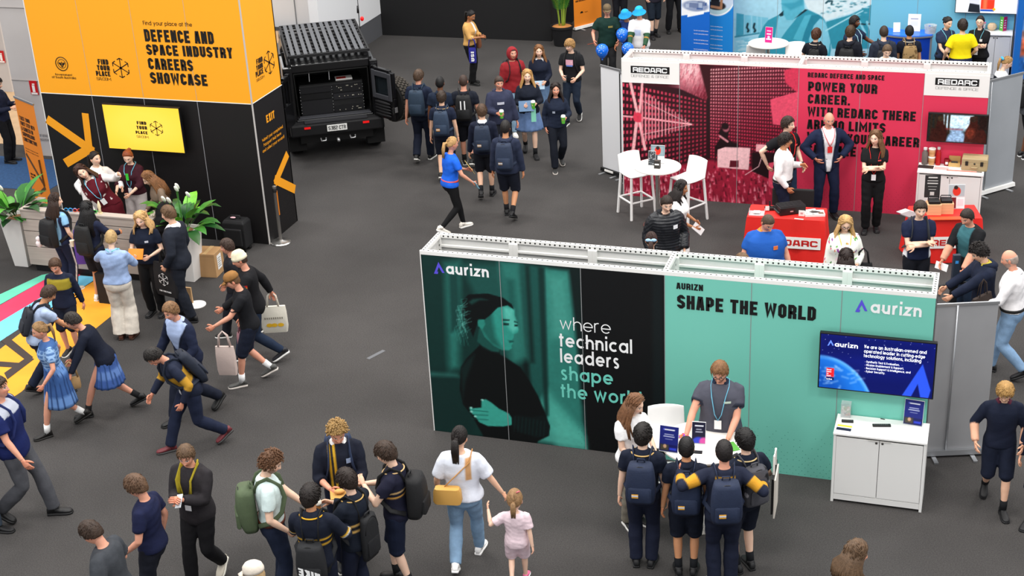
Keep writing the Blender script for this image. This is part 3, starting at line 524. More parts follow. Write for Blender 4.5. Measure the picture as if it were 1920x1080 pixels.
c.poly(b6([(600,360),(980,250),(1355,70),(1360,800),(700,800)]), '2c8ea6', .015); c.line(b6([(600,500),(980,290),(1200,180)]), .03, '9fd8e6', .012)
c.poly(b6([(240,0),(1360,-20),(1355,70),(980,230),(600,340),(520,250),(300,150)]), 'd6e8ee', .03)
for k in range(60): x, z = 520+800*random.random(), 10+270*random.random(); c.ell(*b6([(x, z)])[0], .02+.02*random.random(), .015, random.choice(['8fc6d6', '2a7284', 'b4dce6']), .01, .8)
c.line(b6([(600,50),(640,15),(700,20),(690,70)]), .04, '1a4a58', .01)
for x in (1150, 1270): c.line(b6([(x, 360), (x+90, 540)]), .05, '86cce0', .01); c.line(b6([(x+30, 395), (x+90, 400)]), .03, '10242c', .01)
c.noise(.05, .015).build('worker_print', bp_[0][0], (.0, -.0015, .002))
BX('edge_post', -.1, -.02, -.03, .05, 0, PH, paint('6E6A68'), bt)
x0, x1, z0, z1 = screen_box([(1795, -40), (1911, -36), (1909, 27), (1795, 23)], BLY-.12)
tv3, tw, th = television('t', 'bright wall screen with white slide at the top right corner', x0, x1, z0, z1, BLY-.12)
c = Canvas(tw-.03, th-.03, .008); c.fill('f2f4f8'); W, H = c.W, c.H
c.poly([(.2*W, .02*H), (.22*W, .3*H), (.38*W, .28*H), (.4*W, 0)], '20242c', .01); c.poly([(.2*W, .3*H), (.24*W, .8*H), (.38*W, .8*H), (.38*W, .25*H)], 'c9cbd8', .02); c.rect(.4*W, .62*W, .12*H, .42*H, 'e83a24', .01); c.rect(.44*W, .5*W, .12*H, .42*H, 'f8784c', .04, .8); c.rect(.4*W, .62*W, .05*H, .11*H, '2450a8', .01); c.rect(.42*W, .6*W, .42*H, .6*H, '4a5aa8', .02); c.ell(.62*W, .12*H, .03, .03, 'f0b020', .01)
c.build('screen', tv3, (-W/2, -.0365, .015), m=scr)
# blue side wall at the far right edge
sw = thing('side_wall', 'bright blue side wall with a printed poster at the right edge', 'booth wall', (.42, 30.6, 0))
BX('blue_panel', 0, .03, -.6, 1.8, 0, 2.6, paint('0F62B8'), sw); BX('front_panel', .03, 1.6, -.6, -.55, 0, 2.6, paint('0F62B8'), sw)
c = Canvas(.9, 1.6, .02); c.fill('1a5aa8'); c.rect(0, .5, .3, .8, 'd86038', .1); c.rect(.05, .4, .7, 1.5, 'b8bcc8', .15); c.rect(.1, .5, .2, .45, 'f0ece8', .05); c.noise(.06, .2).build('poster', sw, (.12, -.603, .6))
# ------------------------------------------------------------------ orange and black tower
OX, OY, OS, ZB = -11.2064, 19.9027, 1.0847, 2.4435
org, blk = mat('orange_print', 'FAA61E', .5), mat('black_print', '121011', .5)
ot = thing('display_tower', 'tall orange and black tower with DEFENCE AND SPACE INDUSTRY CAREERS SHOWCASE lettering', 'display tower', (OX-4*PW, OY, 0)); TW = 4*PW
gst = paint('C8A77A', .5); gs2 = paint('8C8C90', .5)
up_, lo_ = [], []
for i in range(4):
    lo_.append(BX('black_panel', i*PW+.004, (i+1)*PW-.004, 0, .03, 0, ZB-.006, blk, ot)); up_.append(BX('orange_panel', i*PW+.004, (i+1)*PW-.004, 0, .03, ZB+.006, 5.4, org, ot))
    if i: BX('seam_strip', i*PW-.005, i*PW+.005, -.003, .03, 0, ZB, gs2, ot); BX('seam_strip', i*PW-.005, i*PW+.005, -.003, .03, ZB, 5.4, gst, ot)
BX('divider_strip', 0, TW, -.004, .03, ZB-.006, ZB+.006, white, ot); BX('corner_post', TW-.008, TW+.004, -.004, .03, 0, 5.4, paint('B9B5B2'), ot); BX('corner_post', -.012, .0, -.004, .03, 0, 5.4, white, ot)
sl = BX('black_panel', TW-.03, TW, .03, OS, 0, ZB-.006, blk, ot); su = BX('orange_panel', TW-.03, TW, .03, OS, ZB+.006, 5.4, org, ot); BX('divider_strip', TW-.03, TW+.003, .03, OS, ZB-.006, ZB+.006, white, ot)
BX('back_panel', 0, TW, OS-.03, OS, 0, 5.4, blk, ot); BX('side_panel', -.03+.03, .03, .03, OS-.03, 0, 5.4, org, ot)
oi = paint('15100C', .5); oo = paint('F2A01E', .5)
def ws(name, txt, m, parent, a, b_, vtop, **k):                       # lettering on the tower's right side
    p0, p1, t = atx(*a, OX), atx(*b_, OX), atx(a[0], vtop, OX); return lettering(name, txt, m, parent, p0-ot.location, (0, 1, 0), (0, 0, 1), p1.y-p0.y, t.z-p0.z, **k)
for txt, a, b_, vt in [('DEFENCE AND', (272.5, 77.5), (402, 81), 54.5), ('SPACE INDUSTRY', (276, 102.5), (437.5, 109), 82.7), ('CAREERS', (279.5, 129.5), (363, 132), 108.5), ('SHOWCASE', (283.5, 156), (390.5, 160), 135)]: wl('heading_lettering', txt, oi, up_[2], ot, a, b_, vt, OY, t=2.25, lift=.004)
wl('heading_lettering', 'Find your place at the', oi, up_[2], ot, (268.5, 46.5), (360.5, 49), 40.8, OY, font='round', t=1.7, lift=.004)
for k, (s_, a, b_, vt) in enumerate([('FIND', (184.4, 120.5), (204, 121.5), 110.5), ('YOUR', (182.8, 131.3), (206.5, 132.5), 121.8), ('PLACE', (181, 142), (207.8, 143.3), 132.7), ('SA.COM', (182, 150), (208.8, 151.3), 144.5)]): wl('logo_lettering', s_, oi, up_[1], ot, a, b_, vt, OY, t=2.3 if k < 3 else .9, lift=.004)
def hexmark(parent, cx, cz, r, m, y=None, x=None, z_off=0.):
    b = MB(); n = .004
    def P(a, q): return (cx+q*a[0], -n, cz+q*a[1]) if x is None else (x+n, cx+q*a[0], cz+q*a[1])
    def seg(p, q, wd):
        p, q = Vector(p), Vector(q); d = (q-p).normalized(); s_ = Vector((-d.y, d.x))*wd/2
        b.add([P(p+s_, 1), P(p-s_, 1), P(q-s_, 1), P(q+s_, 1)], [(0, 1, 2, 3)])
    D = [(math.sin(PI/3*k), math.cos(PI/3*k)) for k in range(6)]; wd = r*.09
    for k in range(6):
        d = Vector(D[k]); seg((0, 0), d*r*.98, wd); e = Vector(D[(k+1) % 6])
        for q in (e, Vector(D[k-1])): seg(d*r, d*r+(q-d)*r*.36, wd)
    b.add([P((.14*r*math.cos(PI/3*k), .14*r*math.sin(PI/3*k)), 1) for k in range(6)], [tuple(range(6))])
    return b.build('logo_mark', m, parent)
p = aty(226.7, 127.3, OY)-ot.location; hexmark(up_[1], p.x, p.z, .165, oi)
p = aty(116, 119.5, OY)-ot.location; b = MB()
b.tube([(p.x+.115*math.cos(a), -.004, p.z+.115*math.sin(a)) for a in np.linspace(0, 2*PI, 30, False)], .007, 4, close=True); b.tube([(p.x+.075*math.cos(a), -.004, p.z+.075*math.sin(a)) for a in np.linspace(0, 2*PI, 24, False)], .004, 4, close=True)
for s_ in (-1, 1): b.add([(p.x+s_*x, -.004, p.z+z) for x, z in ((.004, -.05), (.06, .0), (.055, .03), (.02, .01), (.004, .045))], [(0, 1, 2, 3, 4)])
b.add([(p.x-.03, -.004, p.z-.045), (p.x+.03, -.004, p.z-.045), (p.x, -.004, p.z-.065)], [(0, 1, 2)]); b.build('crest_emblem', oi, up_[0])
wl('logo_lettering', 'Government', oi, up_[0], ot, (104, 141), (136, 142.5), 138, OY, font='round', t=2., lift=.004); wl('logo_lettering', 'of South Australia', oi, up_[0], ot, (98, 146.2), (143, 148.5), 143, OY, font='round', t=2., lift=.004)
for k, (s_, a, b_, vt) in enumerate([('FIND', (481, 121.5), (492.5, 116), 111), ('YOUR', (481, 133), (493, 127), 123), ('PLACE', (480, 145.5), (494, 139), 134.5), ('SA.COM', (481, 154), (496, 147), 148.5)]): ws('logo_lettering', s_, oi, su, a, b_, vt, t=2.3 if k < 3 else .9, lift=.004)
p = atx(504.5, 117, OX)-ot.location; hexmark(su, p.y, p.z, .19, oi, x=p.x)
ws('sign_lettering', 'EXIT', oo, sl, (499.8, 231), (515.2, 222.8), 215.5, t=2.3, lift=.004)
for s_, a, b_, vt in [('Submit your completed', (491.5, 266.5), (530.5, 245), 262), ('Passport Quiz here', (494.5, 275), (527.5, 257), 270.5), ('and collect your reward!', (492.5, 287), (533.5, 265), 282.5)]: ws('sign_lettering', s_, oo, sl, a, b_, vt, font='round', t=2.2, lift=.004)
def arrow(parent, pts, f, wd, lf=1.):
    P = [f(*q)-ot.location for q in pts]; b = MB()
    for ia, (a, c_) in enumerate(((P[1], P[0]), (P[1], P[2]))):
        d = (c_-a).normalized(); n = (Vector((0, -1, 0)) if f is fy else Vector((1, 0, 0))); s_ = d.cross(n)*wd/2; a2 = a-d*wd*.5
        n = n*(lf+.25*ia); b.add([a2+s_+n*.004, a2-s_+n*.004, c_-s_+n*.004, c_+s_+n*.004], [(0, 1, 2, 3)])
    b.build('arrow_print', oo, parent)
fy = lambda u, v: aty(u, v, OY)
fx = lambda u, v: atx(u, v, OX)
arrow(lo_[0], [(88, 223), (168, 279), (123, 306)], fy, .16); arrow(lo_[0], [(160, 212), (168, 279), (162, 283)], fy, .13, 2.); arrow(sl, [(539, 288), (518, 338), (553, 355)], fx, .15)
b = MB(); r = random.Random(5)
for k in range(110):
    y, z = .08+.98*r.random(), .7*r.random()**1.6; b.add([(TW+.002, y+.006*math.cos(a), z+.006*math.sin(a)) for a in [PI/3*q for q in range(6)]], [tuple(range(6))])
b.build('printed_dots', paint('3A332C'), sl)
x0, x1, z0, z1 = screen_box([(192, 194), (336, 200), (350, 286), (208, 279)], OY-.13)
tv4, tw, th = television('t', 'yellow glowing wall screen with FIND YOUR PLACE on the black tower face', x0, x1, z0, z1, OY-.13)
c = Canvas(tw-.03, th-.03, .02); c.fill('EDBC38'); c.ell(c.W*.5, c.H*.55, c.W*.5, c.H*.5, 'F2C850', .3, .7).build('screen', tv4, (-c.W/2, -.0365, .015), m=scr)
for k, (s_, a, b_, vt) in enumerate([('FIND', (257, 233), (274.8, 234), 227), ('YOUR', (256.5, 241.8), (276.3, 243), 235.5), ('PLACE', (255, 250.5), (277.5, 252), 245), ('SA.COM', (257, 258), (279, 259), 253.5)]):
    p0, p1, t_ = [aty(*q, OY-.167) for q in (a, b_, (a[0], vt))]; lettering('screen_lettering', s_, oi, tv4, p0-tv4.location, (1, 0, 0), (0, 0, 1), p1.x-p0.x, t_.z-p0.z, t=2.3 if k < 3 else .9, lift=.003)
p = aty(293.5, 240.7, OY-.167)-tv4.location; o = hexmark(tv4, p.x, p.z, .125, oi); o.location.y = p.y
# ------------------------------------------------------------------ reception counter
wood = mat('limed_board', 'AFA59C', .6, var=.1, vscale=2.5, aniso=(.6, 3, 14), bump=.1, bscale=25)
ct = thing('reception_counter', 'pale limed timber reception counter with plank front by the orange tower', 'counter', (-14.6, 18.06, 0)); CW, CD, CH = 2.42, .54, 1.1
BX('plinth', .06, CW-.06, .06, CD-.06, 0, .13, paint('0E0E10', .6), ct)
for k, (z0, z1) in enumerate([(.13, .445), (.459, .715), (.729, .925), (.939, CH-.03)]):
    b = MB().box(0, CW, 0, .03, z0, z1); b.box(0, .03, .03, CD, z0, z1); b.box(CW-.03, CW, .03, CD, z0, z1); b.build('plank', wood, ct, bevel=.003)
b = MB().box(-.01, CW+.01, -.01, .14, CH-.03, CH); b.box(-.01, .13, .14, CD, CH-.03, CH); b.box(CW-.13, CW+.01, .14, CD, CH-.03, CH); b.build('ledge', wood, ct, bevel=.004)
BX('liner', .02, CW-.02, .025, .03, .13, CH-.05, paint('3A3532', .7), ct); BX('desk_shelf', .03, CW-.03, .12, CD, .78, .81, paint('1A1919'), ct)
p = aty(204, 452, 18.06)-ct.location; b = MB(); b.tube([(p.x-.17+.05*math.cos(a), -.003, p.z+.05*math.sin(a)) for a in np.linspace(0, 2*PI, 20, False)], .004, 4, close=True); b.add([(p.x-.17+x, -.003, p.z+z) for x, z in ((0, -.03), (.03, .015), (0, .005), (-.03, .015))], [(0, 1, 2, 3)]); b.build('crest_emblem', paint('4E4742'), ct)
lettering('logo_lettering', 'Government', paint('4E4742'), ct, (p.x-.1, 0, p.z+.01), (1, 0, 0), (0, 0, 1), .2, .02, font='round', t=1.8); lettering('logo_lettering', 'of South Australia', paint('4E4742'), ct, (p.x-.1, 0, p.z-.03), (1, 0, 0), (0, 0, 1), .26, .02, font='round', t=1.8)
# things on the counter
def glasses_on(p, col, nm, rz):
    t = thing('toy_glasses', nm, 'glasses', p, rz, 'coloured paper glasses on the counter'); b = MB()
    for s_ in (-.035, .035): b.tube([(s_+.03*math.cos(a), .0, .03+.024*math.sin(a)) for a in np.linspace(0, 2*PI, 14, False)], .006, 5, close=True)
    b.build('rims', paint(col, .4), t, True); b = MB()
    for s_ in (-1, 1): b.bar((s_*.064, 0, .03), (s_*.07, .11, .012), .006, .01)
    b.build('temples', paint(col, .4), t)
    for s_ in (-.035, .035): MB().cyl((s_, -.002, .03), (s_, .002, .03), .025).build('lens', paint('1A1A22', .2), t)
for u, col, nm in [(124, '28A0E0', 'leftmost blue paper glasses on the counter ledge'), (134, '2890D8', 'second blue paper glasses on the counter ledge'), (143, 'E84020', 'orange red paper glasses on the counter ledge'), (176, '38C838', 'green paper glasses between the two students at the counter')]:
    q = fl(u, 399, CH); glasses_on((q.x, 18.12, CH), col, nm, .2)
t = thing('wooden_model', 'small pale wooden figure model standing on the counter ledge', 'model', (fl(186, 402, CH).x, 18.13, CH)); pw = paint('E8D8B0', .6)
b = MB(); b.box(-.03, .03, -.03, .03, 0, .02); b.build('foot', pw, t); MB().lathe((0, 0, .02), [(.026, 0), (.02, .06), (.03, .1), (.018, .16), (.004, .2)], 10).build('body', pw, t, True)
t = thing('wooden_sticks', 'scatter of cream wooden puzzle sticks on right end of counter', 'puzzle', (fl(296, 404, CH).x, 18.2, CH)); b = MB()
for k in range(6): a = .5*k; b.bar((.1*math.cos(a), .1*math.sin(a), .01+.012*k), (-.1*math.cos(a+.3), -.1*math.sin(a), .03+.01*k), .018, .014)
b.build('sticks', paint('EFE6D2'), t)
for u, v, nm in [(70, 388, 'clear tumbler at left of the counter top'), (76, 384, 'clear tumbler behind another at left of the counter')]:
    q = fl(u, v, .81); o = MB().lathe((0, 0, 0), [(.03, 0), (.036, .11), (.033, .11), (.028, .01)], 14).build('tumbler', mat('clear', 'D8DEE0', .05, trans=.9), None, True, loc=(max(q.x, -14.45), 18.33+.09*(u-70)/6, .812)); tag(o, nm, 'glass', 'tumblers on the counter')
tag(BX('pink_slip', -.07, .07, -.04, .04, 0, .006, paint('E88AA0')), 'pink paper slip on the counter ledge near its right end', 'paper').location = (fl(270, 404, CH).x, 18.13, CH)
# planters
def leafplant(p, label, col, s=1., n=34, flowers=0, top='E8E6E2', ph=.86, seed=1):
    r = random.Random(seed); t = thing('potted_plant', label, 'plant', p, 0, 'tall square planters'); pm = mat('planter_white', 'E4E1DD', .5); b = MB()
    b.loft([[(x*w_, y*w_, z) for x, y in ((-1, -1), (1, -1), (1, 1), (-1, 1))] for w_, z in ((.13, 0), (.2, ph), (.18, ph), (.17, ph-.08))]); b.build('planter', pm, t, bevel=.004)
    MB().ell((0, 0, ph-.06), (.17, .17, .05), 14, 6).build('soil', mat('bark', '6B4A2E', .9, bump=.6, bscale=40), t)
    for k in range(n):
        a, el = r.uniform(0, 2*PI), r.uniform(.35, 1.35); L = r.uniform(.3, .62)*s; base = Vector((.08*math.cos(a), .08*math.sin(a), ph-.03)); pts = []
        for q in range(7):
            f = q/6; e2 = el-1.1*f*f*r.uniform(.6, 1.1); pts.append((pts[-1] if pts else base)+Vector((math.cos(a)*math.cos(e2), math.sin(a)*math.cos(e2), math.sin(e2)))*(L/6))
        bb = MB(); side = Vector((-math.sin(a), math.cos(a), 0)); wd = r.uniform(.055, .095)*s
        prof = [.05, .12, .55, 1, .95, .6, .02]; rows = []
        for q, pt in enumerate(pts): rows.append([pt-side*wd*prof[q]+Vector((0, 0, .02*prof[q])), pt, pt+side*wd*prof[q]+Vector((0, 0, .02*prof[q]))])
        vs = [x for rw_ in rows for x in rw_]; bb.add(vs, [(3*q+j, 3*q+j+1, 3*q+j+4, 3*q+j+3) for q in range(6) for j in range(2)])
        bb.build('leaf', mat('leaf_'+col[k % len(col)], col[k % len(col)], .4, var=.15, vscale=12), t, True)
    for k in range(flowers):
        a = r.uniform(0, 2*PI); z = ph+.3+.35*r.random(); q = Vector((.2*math.cos(a), .2*math.sin(a)-.08, z)); st = MB().tube([(0, 0, ph-.05), q*.6+Vector((0, 0, .3)), q], .005, 5).build('flower_stem', mat('leaf_3E7A2E', '3E7A2E', .4, var=.15, vscale=12), t)
        MB().ell(q+Vector((.02, -.02, .03)), (.035, .02, .07), 8, 6, T=Matrix.Rotation(.5, 3, 'X')).build('flower', paint('F2F2EA'), t, True)
    return t
q = fl(47, 500, 0); leafplant((q.x-.06, q.y+.12, 0), 'white planter with broad green leaves left of the counter', ['2F6A28', '3E8A30', '1F4A20', '57A03A'], 1.15, 40, 1, seed=3)
q = fl(356, 524, 0); leafplant((q.x, q.y+.05, 0), 'white planter with peace lily right of the counter, beside the carton', ['2F6A28', '3A7A2C', '1C4A1E', '6FB83A'], 1.2, 36, 5, seed=8)
# carton
q = fl(384, 524, 0); t = thing('cardboard_box', 'brown cardboard carton on the floor beside the right planter', 'box', (q.x-.02, q.y+.25, 0), .1); cb = mat('cardboard', 'B58E62', .8, var=.06)
BX('carton', -.17, .17, -.17, .17, 0, .4, cb, t, bevel=.004); BX('packing_tape', -.03, .03, -.172, .172, .395, .4025, paint('C9A878'), t); BX('label', .171, .1735, -.08, .07, .1, .34, white, t); b = MB()
for k in range(5): b.box(.1735, .1745, -.06, .05-.02*(k % 2), .14+.035*k, .15+.035*k)
b.build('label_print', paint('555555'), t); BX('flap_line', -.171, .171, -.1715, -.17, .36, .364, paint('8A6A44'), t)
# suitcase
q = fl(470, 452, 0); t = thing('suitcase', 'black soft wheeled suitcase standing before the black tower panel', 'suitcase', (q.x-.02, 19.62, 0), 0); sm = mat('nylon_black', '141416', .7, bump=.2)
MB().loft([[(x*(.2-ins), y*(.13-ins), z) for x, y in ((-1, -1), (1, -1), (1, 1), (-1, 1))] for z, ins in ((.06, .015), (.08, 0), (.5, 0), (.55, .03))]).build('case', sm, t, bevel=.03)
MB().loft([[(x*.16, -.13-d*.05, z) for x, z in ((-1, .12), (1, .12), (1, .42), (-1, .42))] for d in (0, 1)]).build('front_pocket', sm, t, bevel=.015); MB().tube([(-.09, 0, .54), (-.08, 0, .6), (.08, 0, .6), (.09, 0, .54)], .014, 8).build('handle', sm, t, True)
for s_ in (-1, 1): MB().cyl((s_*.16-.02, .06, .035), (s_*.16+.02, .06, .035), .035).build('wheel', rubber, t, True); 
MB().ell((-.03, -.03, .575), (.05, .03, .012)).build('name_tag', paint('D8B0B8'), t, True); BX('front_foot', -.17, .17, -.11, -.09, 0, .08, black, t)
# queue post
def qpost(p, label, brass=False, h=1.):
    t = thing('queue_post', label, 'barrier post', p, 0, 'queue barrier posts'); m = chrome if not brass else mat('dark_bronze', '4A3A2C', .4, .6)
    MB().lathe((0, 0, 0), [(.17, 0), (.175, .012), (.16, .03), (.05, .045), (.03, .06)], 32).build('base', chrome if not brass else m, t, 'a'); MB().lathe((0, 0, .05), [(.028, 0), (.028, h-.13), (.034, h-.12), (.034, h-.04), (.02, h-.03)], 16).build('post', mat('post_grey', '7E7A76', .4, .6) if not brass else m, t, 'a')
    MB().lathe((0, 0, h-.09), [(.037, 0), (.037, .06), (.025, .075)], 14).build('belt_head', black, t, 'a'); return t
q = fl(527, 455, 0); t = qpost((q.x, q.y, 0), 'steel queue post with round base at the tower corner by the EXIT lettering'); BX('belt', .03, .036, -.004, .02, .5, .93, paint('D87A1A'), t)
q = fl(375, 600, 0); 
q = fl(98, 385, 0); qpost((q.x-.05, q.y+.6, 0), 'dark queue post left of the tower behind the counter, nearer the banner', True); qpost((q.x+.15, q.y+.55, 0), 'dark queue post left of the tower behind the counter, nearer the tower', True)
t = thing('display_stand', 'small white round base stand behind the man in the dark suit', 'stand', (fl(368, 572, 0).x, fl(368, 572, 0).y, 0)); MB().lathe((0, 0, 0), [(.15, 0), (.15, .012), (.03, .03)], 28).build('base', white, t, 'a'); BX('card_piece', -.2, -.06, .0, .03, 0, .28, paint('B8946A', .7), t)
# ------------------------------------------------------------------ pull-up banners
def banner(label, a, b_, h, col, back=False, basecol=None, seedtxt=None, face=None, group='pull up banners'):
    """a, b_: floor points of the left and right end as seen"""
    a, b_ = Vector(a), Vector(b_); d = (b_-a); L = d.length; t = thing('pull_up_banner', label, 'banner', (*((a+b_)/2).to_2d(), 0), math.atan2(d.y, d.x), group); bc_ = basecol or alu
    MB().loft([[(x, y, z) for y, z in ((-.06, .03), (-.05, .09), (.05, .09), (.06, .03))] for x in (-L/2-.015, L/2+.015)]).build('base', bc_, t)
    for s_ in (-1, 1): MB().bar((s_*L*.3, -.2, .012), (s_*L*.3, .2, .012), .05, .02).build('foot', alu, t)
    BX('sheet', -L/2, L/2, -.004, .0, .09, h, col, t); BX('top_rail', -L/2-.01, L/2+.01, -.015, .01, h-.01, h+.025, alu, t)
    MB().cyl((0, .05, .08), (0, .02, h), .011, None, 8).build('support_pole', alu, t, True); return t, L
gs = mat('grey_sheet', '9A9A9C', .35, var=.05, vscale=2); gs3 = mat('silver_sheet', 'A4A8AD', .3, var=.05, vscale=2)
a, b_ = fl(1742, 862), fl(1844, 850); t, L = banner('tall grey pull up banner back behind the right end of the teal wall', (a.x-.12, a.y+.05, 0), b_, 1.98, gs)
MB().cyl((-.08, -.02, .08), (-.08, -.015, 1.98), .012, None, 8).build('front_pole', alu, t, True)
a, b_ = fl(1820, 372), fl(1897, 350); t, L = banner('silver grey pull up banner back behind the right end of the red wall', a, b_, 2.02, gs3, basecol=white)
MB().cyl((-.2, -.02, .08), (-.24, -.015, 2.0), .01, None, 8).build('front_pole', alu, t, True)
ws_ = mat('white_sheet', 'DCDDE0', .45)
a, b_ = fl(1131, 321), fl(1166, 333); t, L = banner('white pull up banner with black base at the left end of the red wall', a, b_, 2.0, ws_, basecol=black); BX('base_label', -.14, .08, -.07, -.055, .05, .085, white, t); BX('edge_strip', L/2-.02, L/2, -.008, .001, .09, 2.0, black, t)
a = fl(1168, 334); t, L = banner('narrow white pull up banner tucked against the left end of the red wall', (a.x-.02, a.y+.02, 0), (a.x+.26, a.y-.2, 0), 1.96, ws_, basecol=black)
def skewtext(t, L, z, txt, wd, h, m, font='block', t_=2.2, x0=None, **k): lettering('banner_lettering', txt, m, t, (x0 if x0 is not None else -L/2+.06, -.004, z), (1, 0, 0), (0, 0, 1), wd, h, font=font, t=t_, **k)
a, b_ = fl(1077, 58), fl(1128, 45); t, L = banner('orange pull up banner beside the potted palm at the back', a, b_, 2.0, mat('orange_sheet', 'F08A24', .5), basecol=white)
skewtext(t, L, .95, 'PLACE', .3, .1, oi); skewtext(t, L, 1.07, 'YOUR', .28, .1, oi); skewtext(t, L, 1.19, 'FIND', .24, .1, oi); skewtext(t, L, .7, 'AND DISCOVER YOUR CAREER', .64, .045, oi); o = hexmark(t, L*.25, 1.1, .15, oi)
MB().add([(-.2+.05*math.cos(a), -.006, .4+.05*math.sin(a)) for a in np.linspace(0, PI, 9)], [tuple(range(9))]).build('banner_mark', oi, t); skewtext(t, L, .4, 'logos', .1, .02, oi, 'round', 2, x0=-.1)
a, b_ = fl(52, 382), fl(86, 368); dv = fl(57, 197, 2)-fl(27, 182, 2); b2 = Vector((a.x+.62*.9, a.y-.62*.35, 0))
t, L = banner('leaning orange pull up banner with TAKE YOUR FIRST STEP text left of the tower', (-16.5, 20.88, 0), (-15.85, 20.52, 0), 2.0, mat('orange_sheet', 'F08A24', .5), basecol=alu)
for k, (s_, wd) in enumerate([('TAKE YOUR', .4), ('FIRST STEP INTO', .55), ('A CAREER IN', .45), ('SHIPBUILDING', .48), ('CONSTRUCTION', .52)]): skewtext(t, L, 1.6-.1*k, s_, wd, .075, oi)
for k in range(2): skewtext(t, L, 1.05-.05*k, 'find out how to begin your career', .5, .018, oi, 'round', 1.8)
b = MB(); 
for p0, p1 in (((-.33, .95), (.2, .45)), ((.2, .95), (.22, .45)), ((.22, .42), (-.05, .25))): b.bar((p0[0], -.006, p0[1]), (p1[0], -.006, p1[1]), .006, .06, up=(0, 0, 1))
b.build('arrow_print', paint('5A4028'), t); skewtext(t, L, .55, 'FIND YOUR', .2, .04, oi); skewtext(t, L, .49, 'PLACE', .14, .04, oi)
# the two blue banners at the back
def bluebanner(label, x, y, L, top):
    t, L = banner(label, (x, y, 0), (x+L, y-.12, 0), 2.05, paint('1466C4'), basecol=alu); c = Canvas(L-.01, 1.95, .014); c.fill('1263C4' if top else '1B82D2'); W = c.W
    if top:
        c.poly([(0, 1.16), (W, 1.3), (W, 2), (0, 2)], 'EDEFF2', .01); c.ell(W*.34, 1.74, .07, .12, '2a3a5a', .01); c.ell(W*.34, 1.73, .045, .08, 'c8d4e4', .01); c.ell(W*.7, 1.75, .07, .1, '2a3a5a', .01); c.ell(W*.7, 1.62, .14, .09, 'c8d0e0', .02); c.ell(W*.5, 1.4, .3, .12, '8a98b8', .03)
        for k in range(30): c.rect(W*(.15+.7*random.random()), W*(.15+.7*random.random())+.05, 1.3+.2*random.random(), 1.33+.2*random.random(), random.choice(['2a4a8a', '5a6a92', 'b8c4d8']), .008, .8)
        c.poly([(W*.22, 1.14), (W*.8, 1.24), (W*.8, 1.31), (W*.22, 1.22)], 'F4F5F7', .008)
    else:
        c.ell(W*.3, 1.6, W*.8, .5, 'f4f6f8', .01); c.ell(W*.28, 1.6, W*.76, .47, 'b8d8dc', .01); c.ell(W*.72, 1.62, .2, .34, 'c4d4e8', .02); c.ell(W*.72, 1.98, .06, .1, 'c89a80', .01); c.ell(W*.25, 1.6, .12, .3, '15151a', .02); c.ell(W*.25, 1.75, .05, .075, 'a87858', .01); c.ell(W*.3, 1.33, .22, .1, '202024', .02); c.line([(W*.1, 1.3), (W*.5, 1.28), (W*.52, 1.5)], .06, 'a87858', .01)
    c.build('banner_print', t, (-c.W/2, -.006, .1))
    for k in range(6): skewtext(t, L, .95-.075*k-(.06*(k//2)), 'See what we do and find out more', L*.5, .018, wink, 'round', 1.8, x0=-L*.05 if top else -L*.42, lift=.004)
    return t
bluebanner('blue and white pull up banner with blue line art, left of the pair', -6.55, 30.95, .66, 1); bluebanner('bright blue pull up banner with photo of two people, next to grey post', -6.0, 31.3, .56, 0)
# ------------------------------------------------------------------ palm
q = fl(1055, 84, 0); t = thing('potted_palm', 'potted palm with black pot against the black wall end', 'plant', (q.x, q.y, 0)); r = random.Random(4)
MB().lathe((0, 0, 0), [(.2, 0), (.26, .42), (.29, .43), (.29, .48), (.26, .48), (.24, .42)], 24).build('pot', mat('pot_black', '18181A', .5), t, 'a'); MB().ell((0, 0, .44), (.25, .25, .05), 16, 6).build('mulch', mat('bark_orange', 'B4763C', .9, bump=.6, bscale=40), t)
for k in range(18):
    a, sp = r.uniform(0, 2*PI), r.uniform(.12, .42); h = r.uniform(1., 1.7); pts = [Vector((.07*math.cos(a), .07*math.sin(a), .44))]
    for q in range(1, 9): f = q/8; pts.append(Vector((math.cos(a)*(.07+sp*f*f), math.sin(a)*(.07+sp*f*f), .44+h*(f-.32*f*f*f))))
    MB().tube(pts, [.012*(1-.8*i/8) for i in range(9)], 6).build('palm_stem', paint('8FA63A'), t, True); b = MB()
    for q in range(14):
        f = .4+.6*q/14; i = min(int(f*8), 7); p = pts[i].lerp(pts[i+1], f*8-i); tn = (pts[i+1]-pts[i]).normalized()
        for s_ in (-1, 1):
            sd = Vector((-math.sin(a), math.cos(a), 0))*s_; e = p+(sd*.7+tn*.6-Vector((0, 0, .25)))*.24*(1.1-.4*f); wd = tn*.011; b.add([p-wd, p+wd, e], [(0, 1, 2)])
    b.build('frond', mat('leaf_palm', '3E7C2A', .45, var=.2, vscale=6), t)
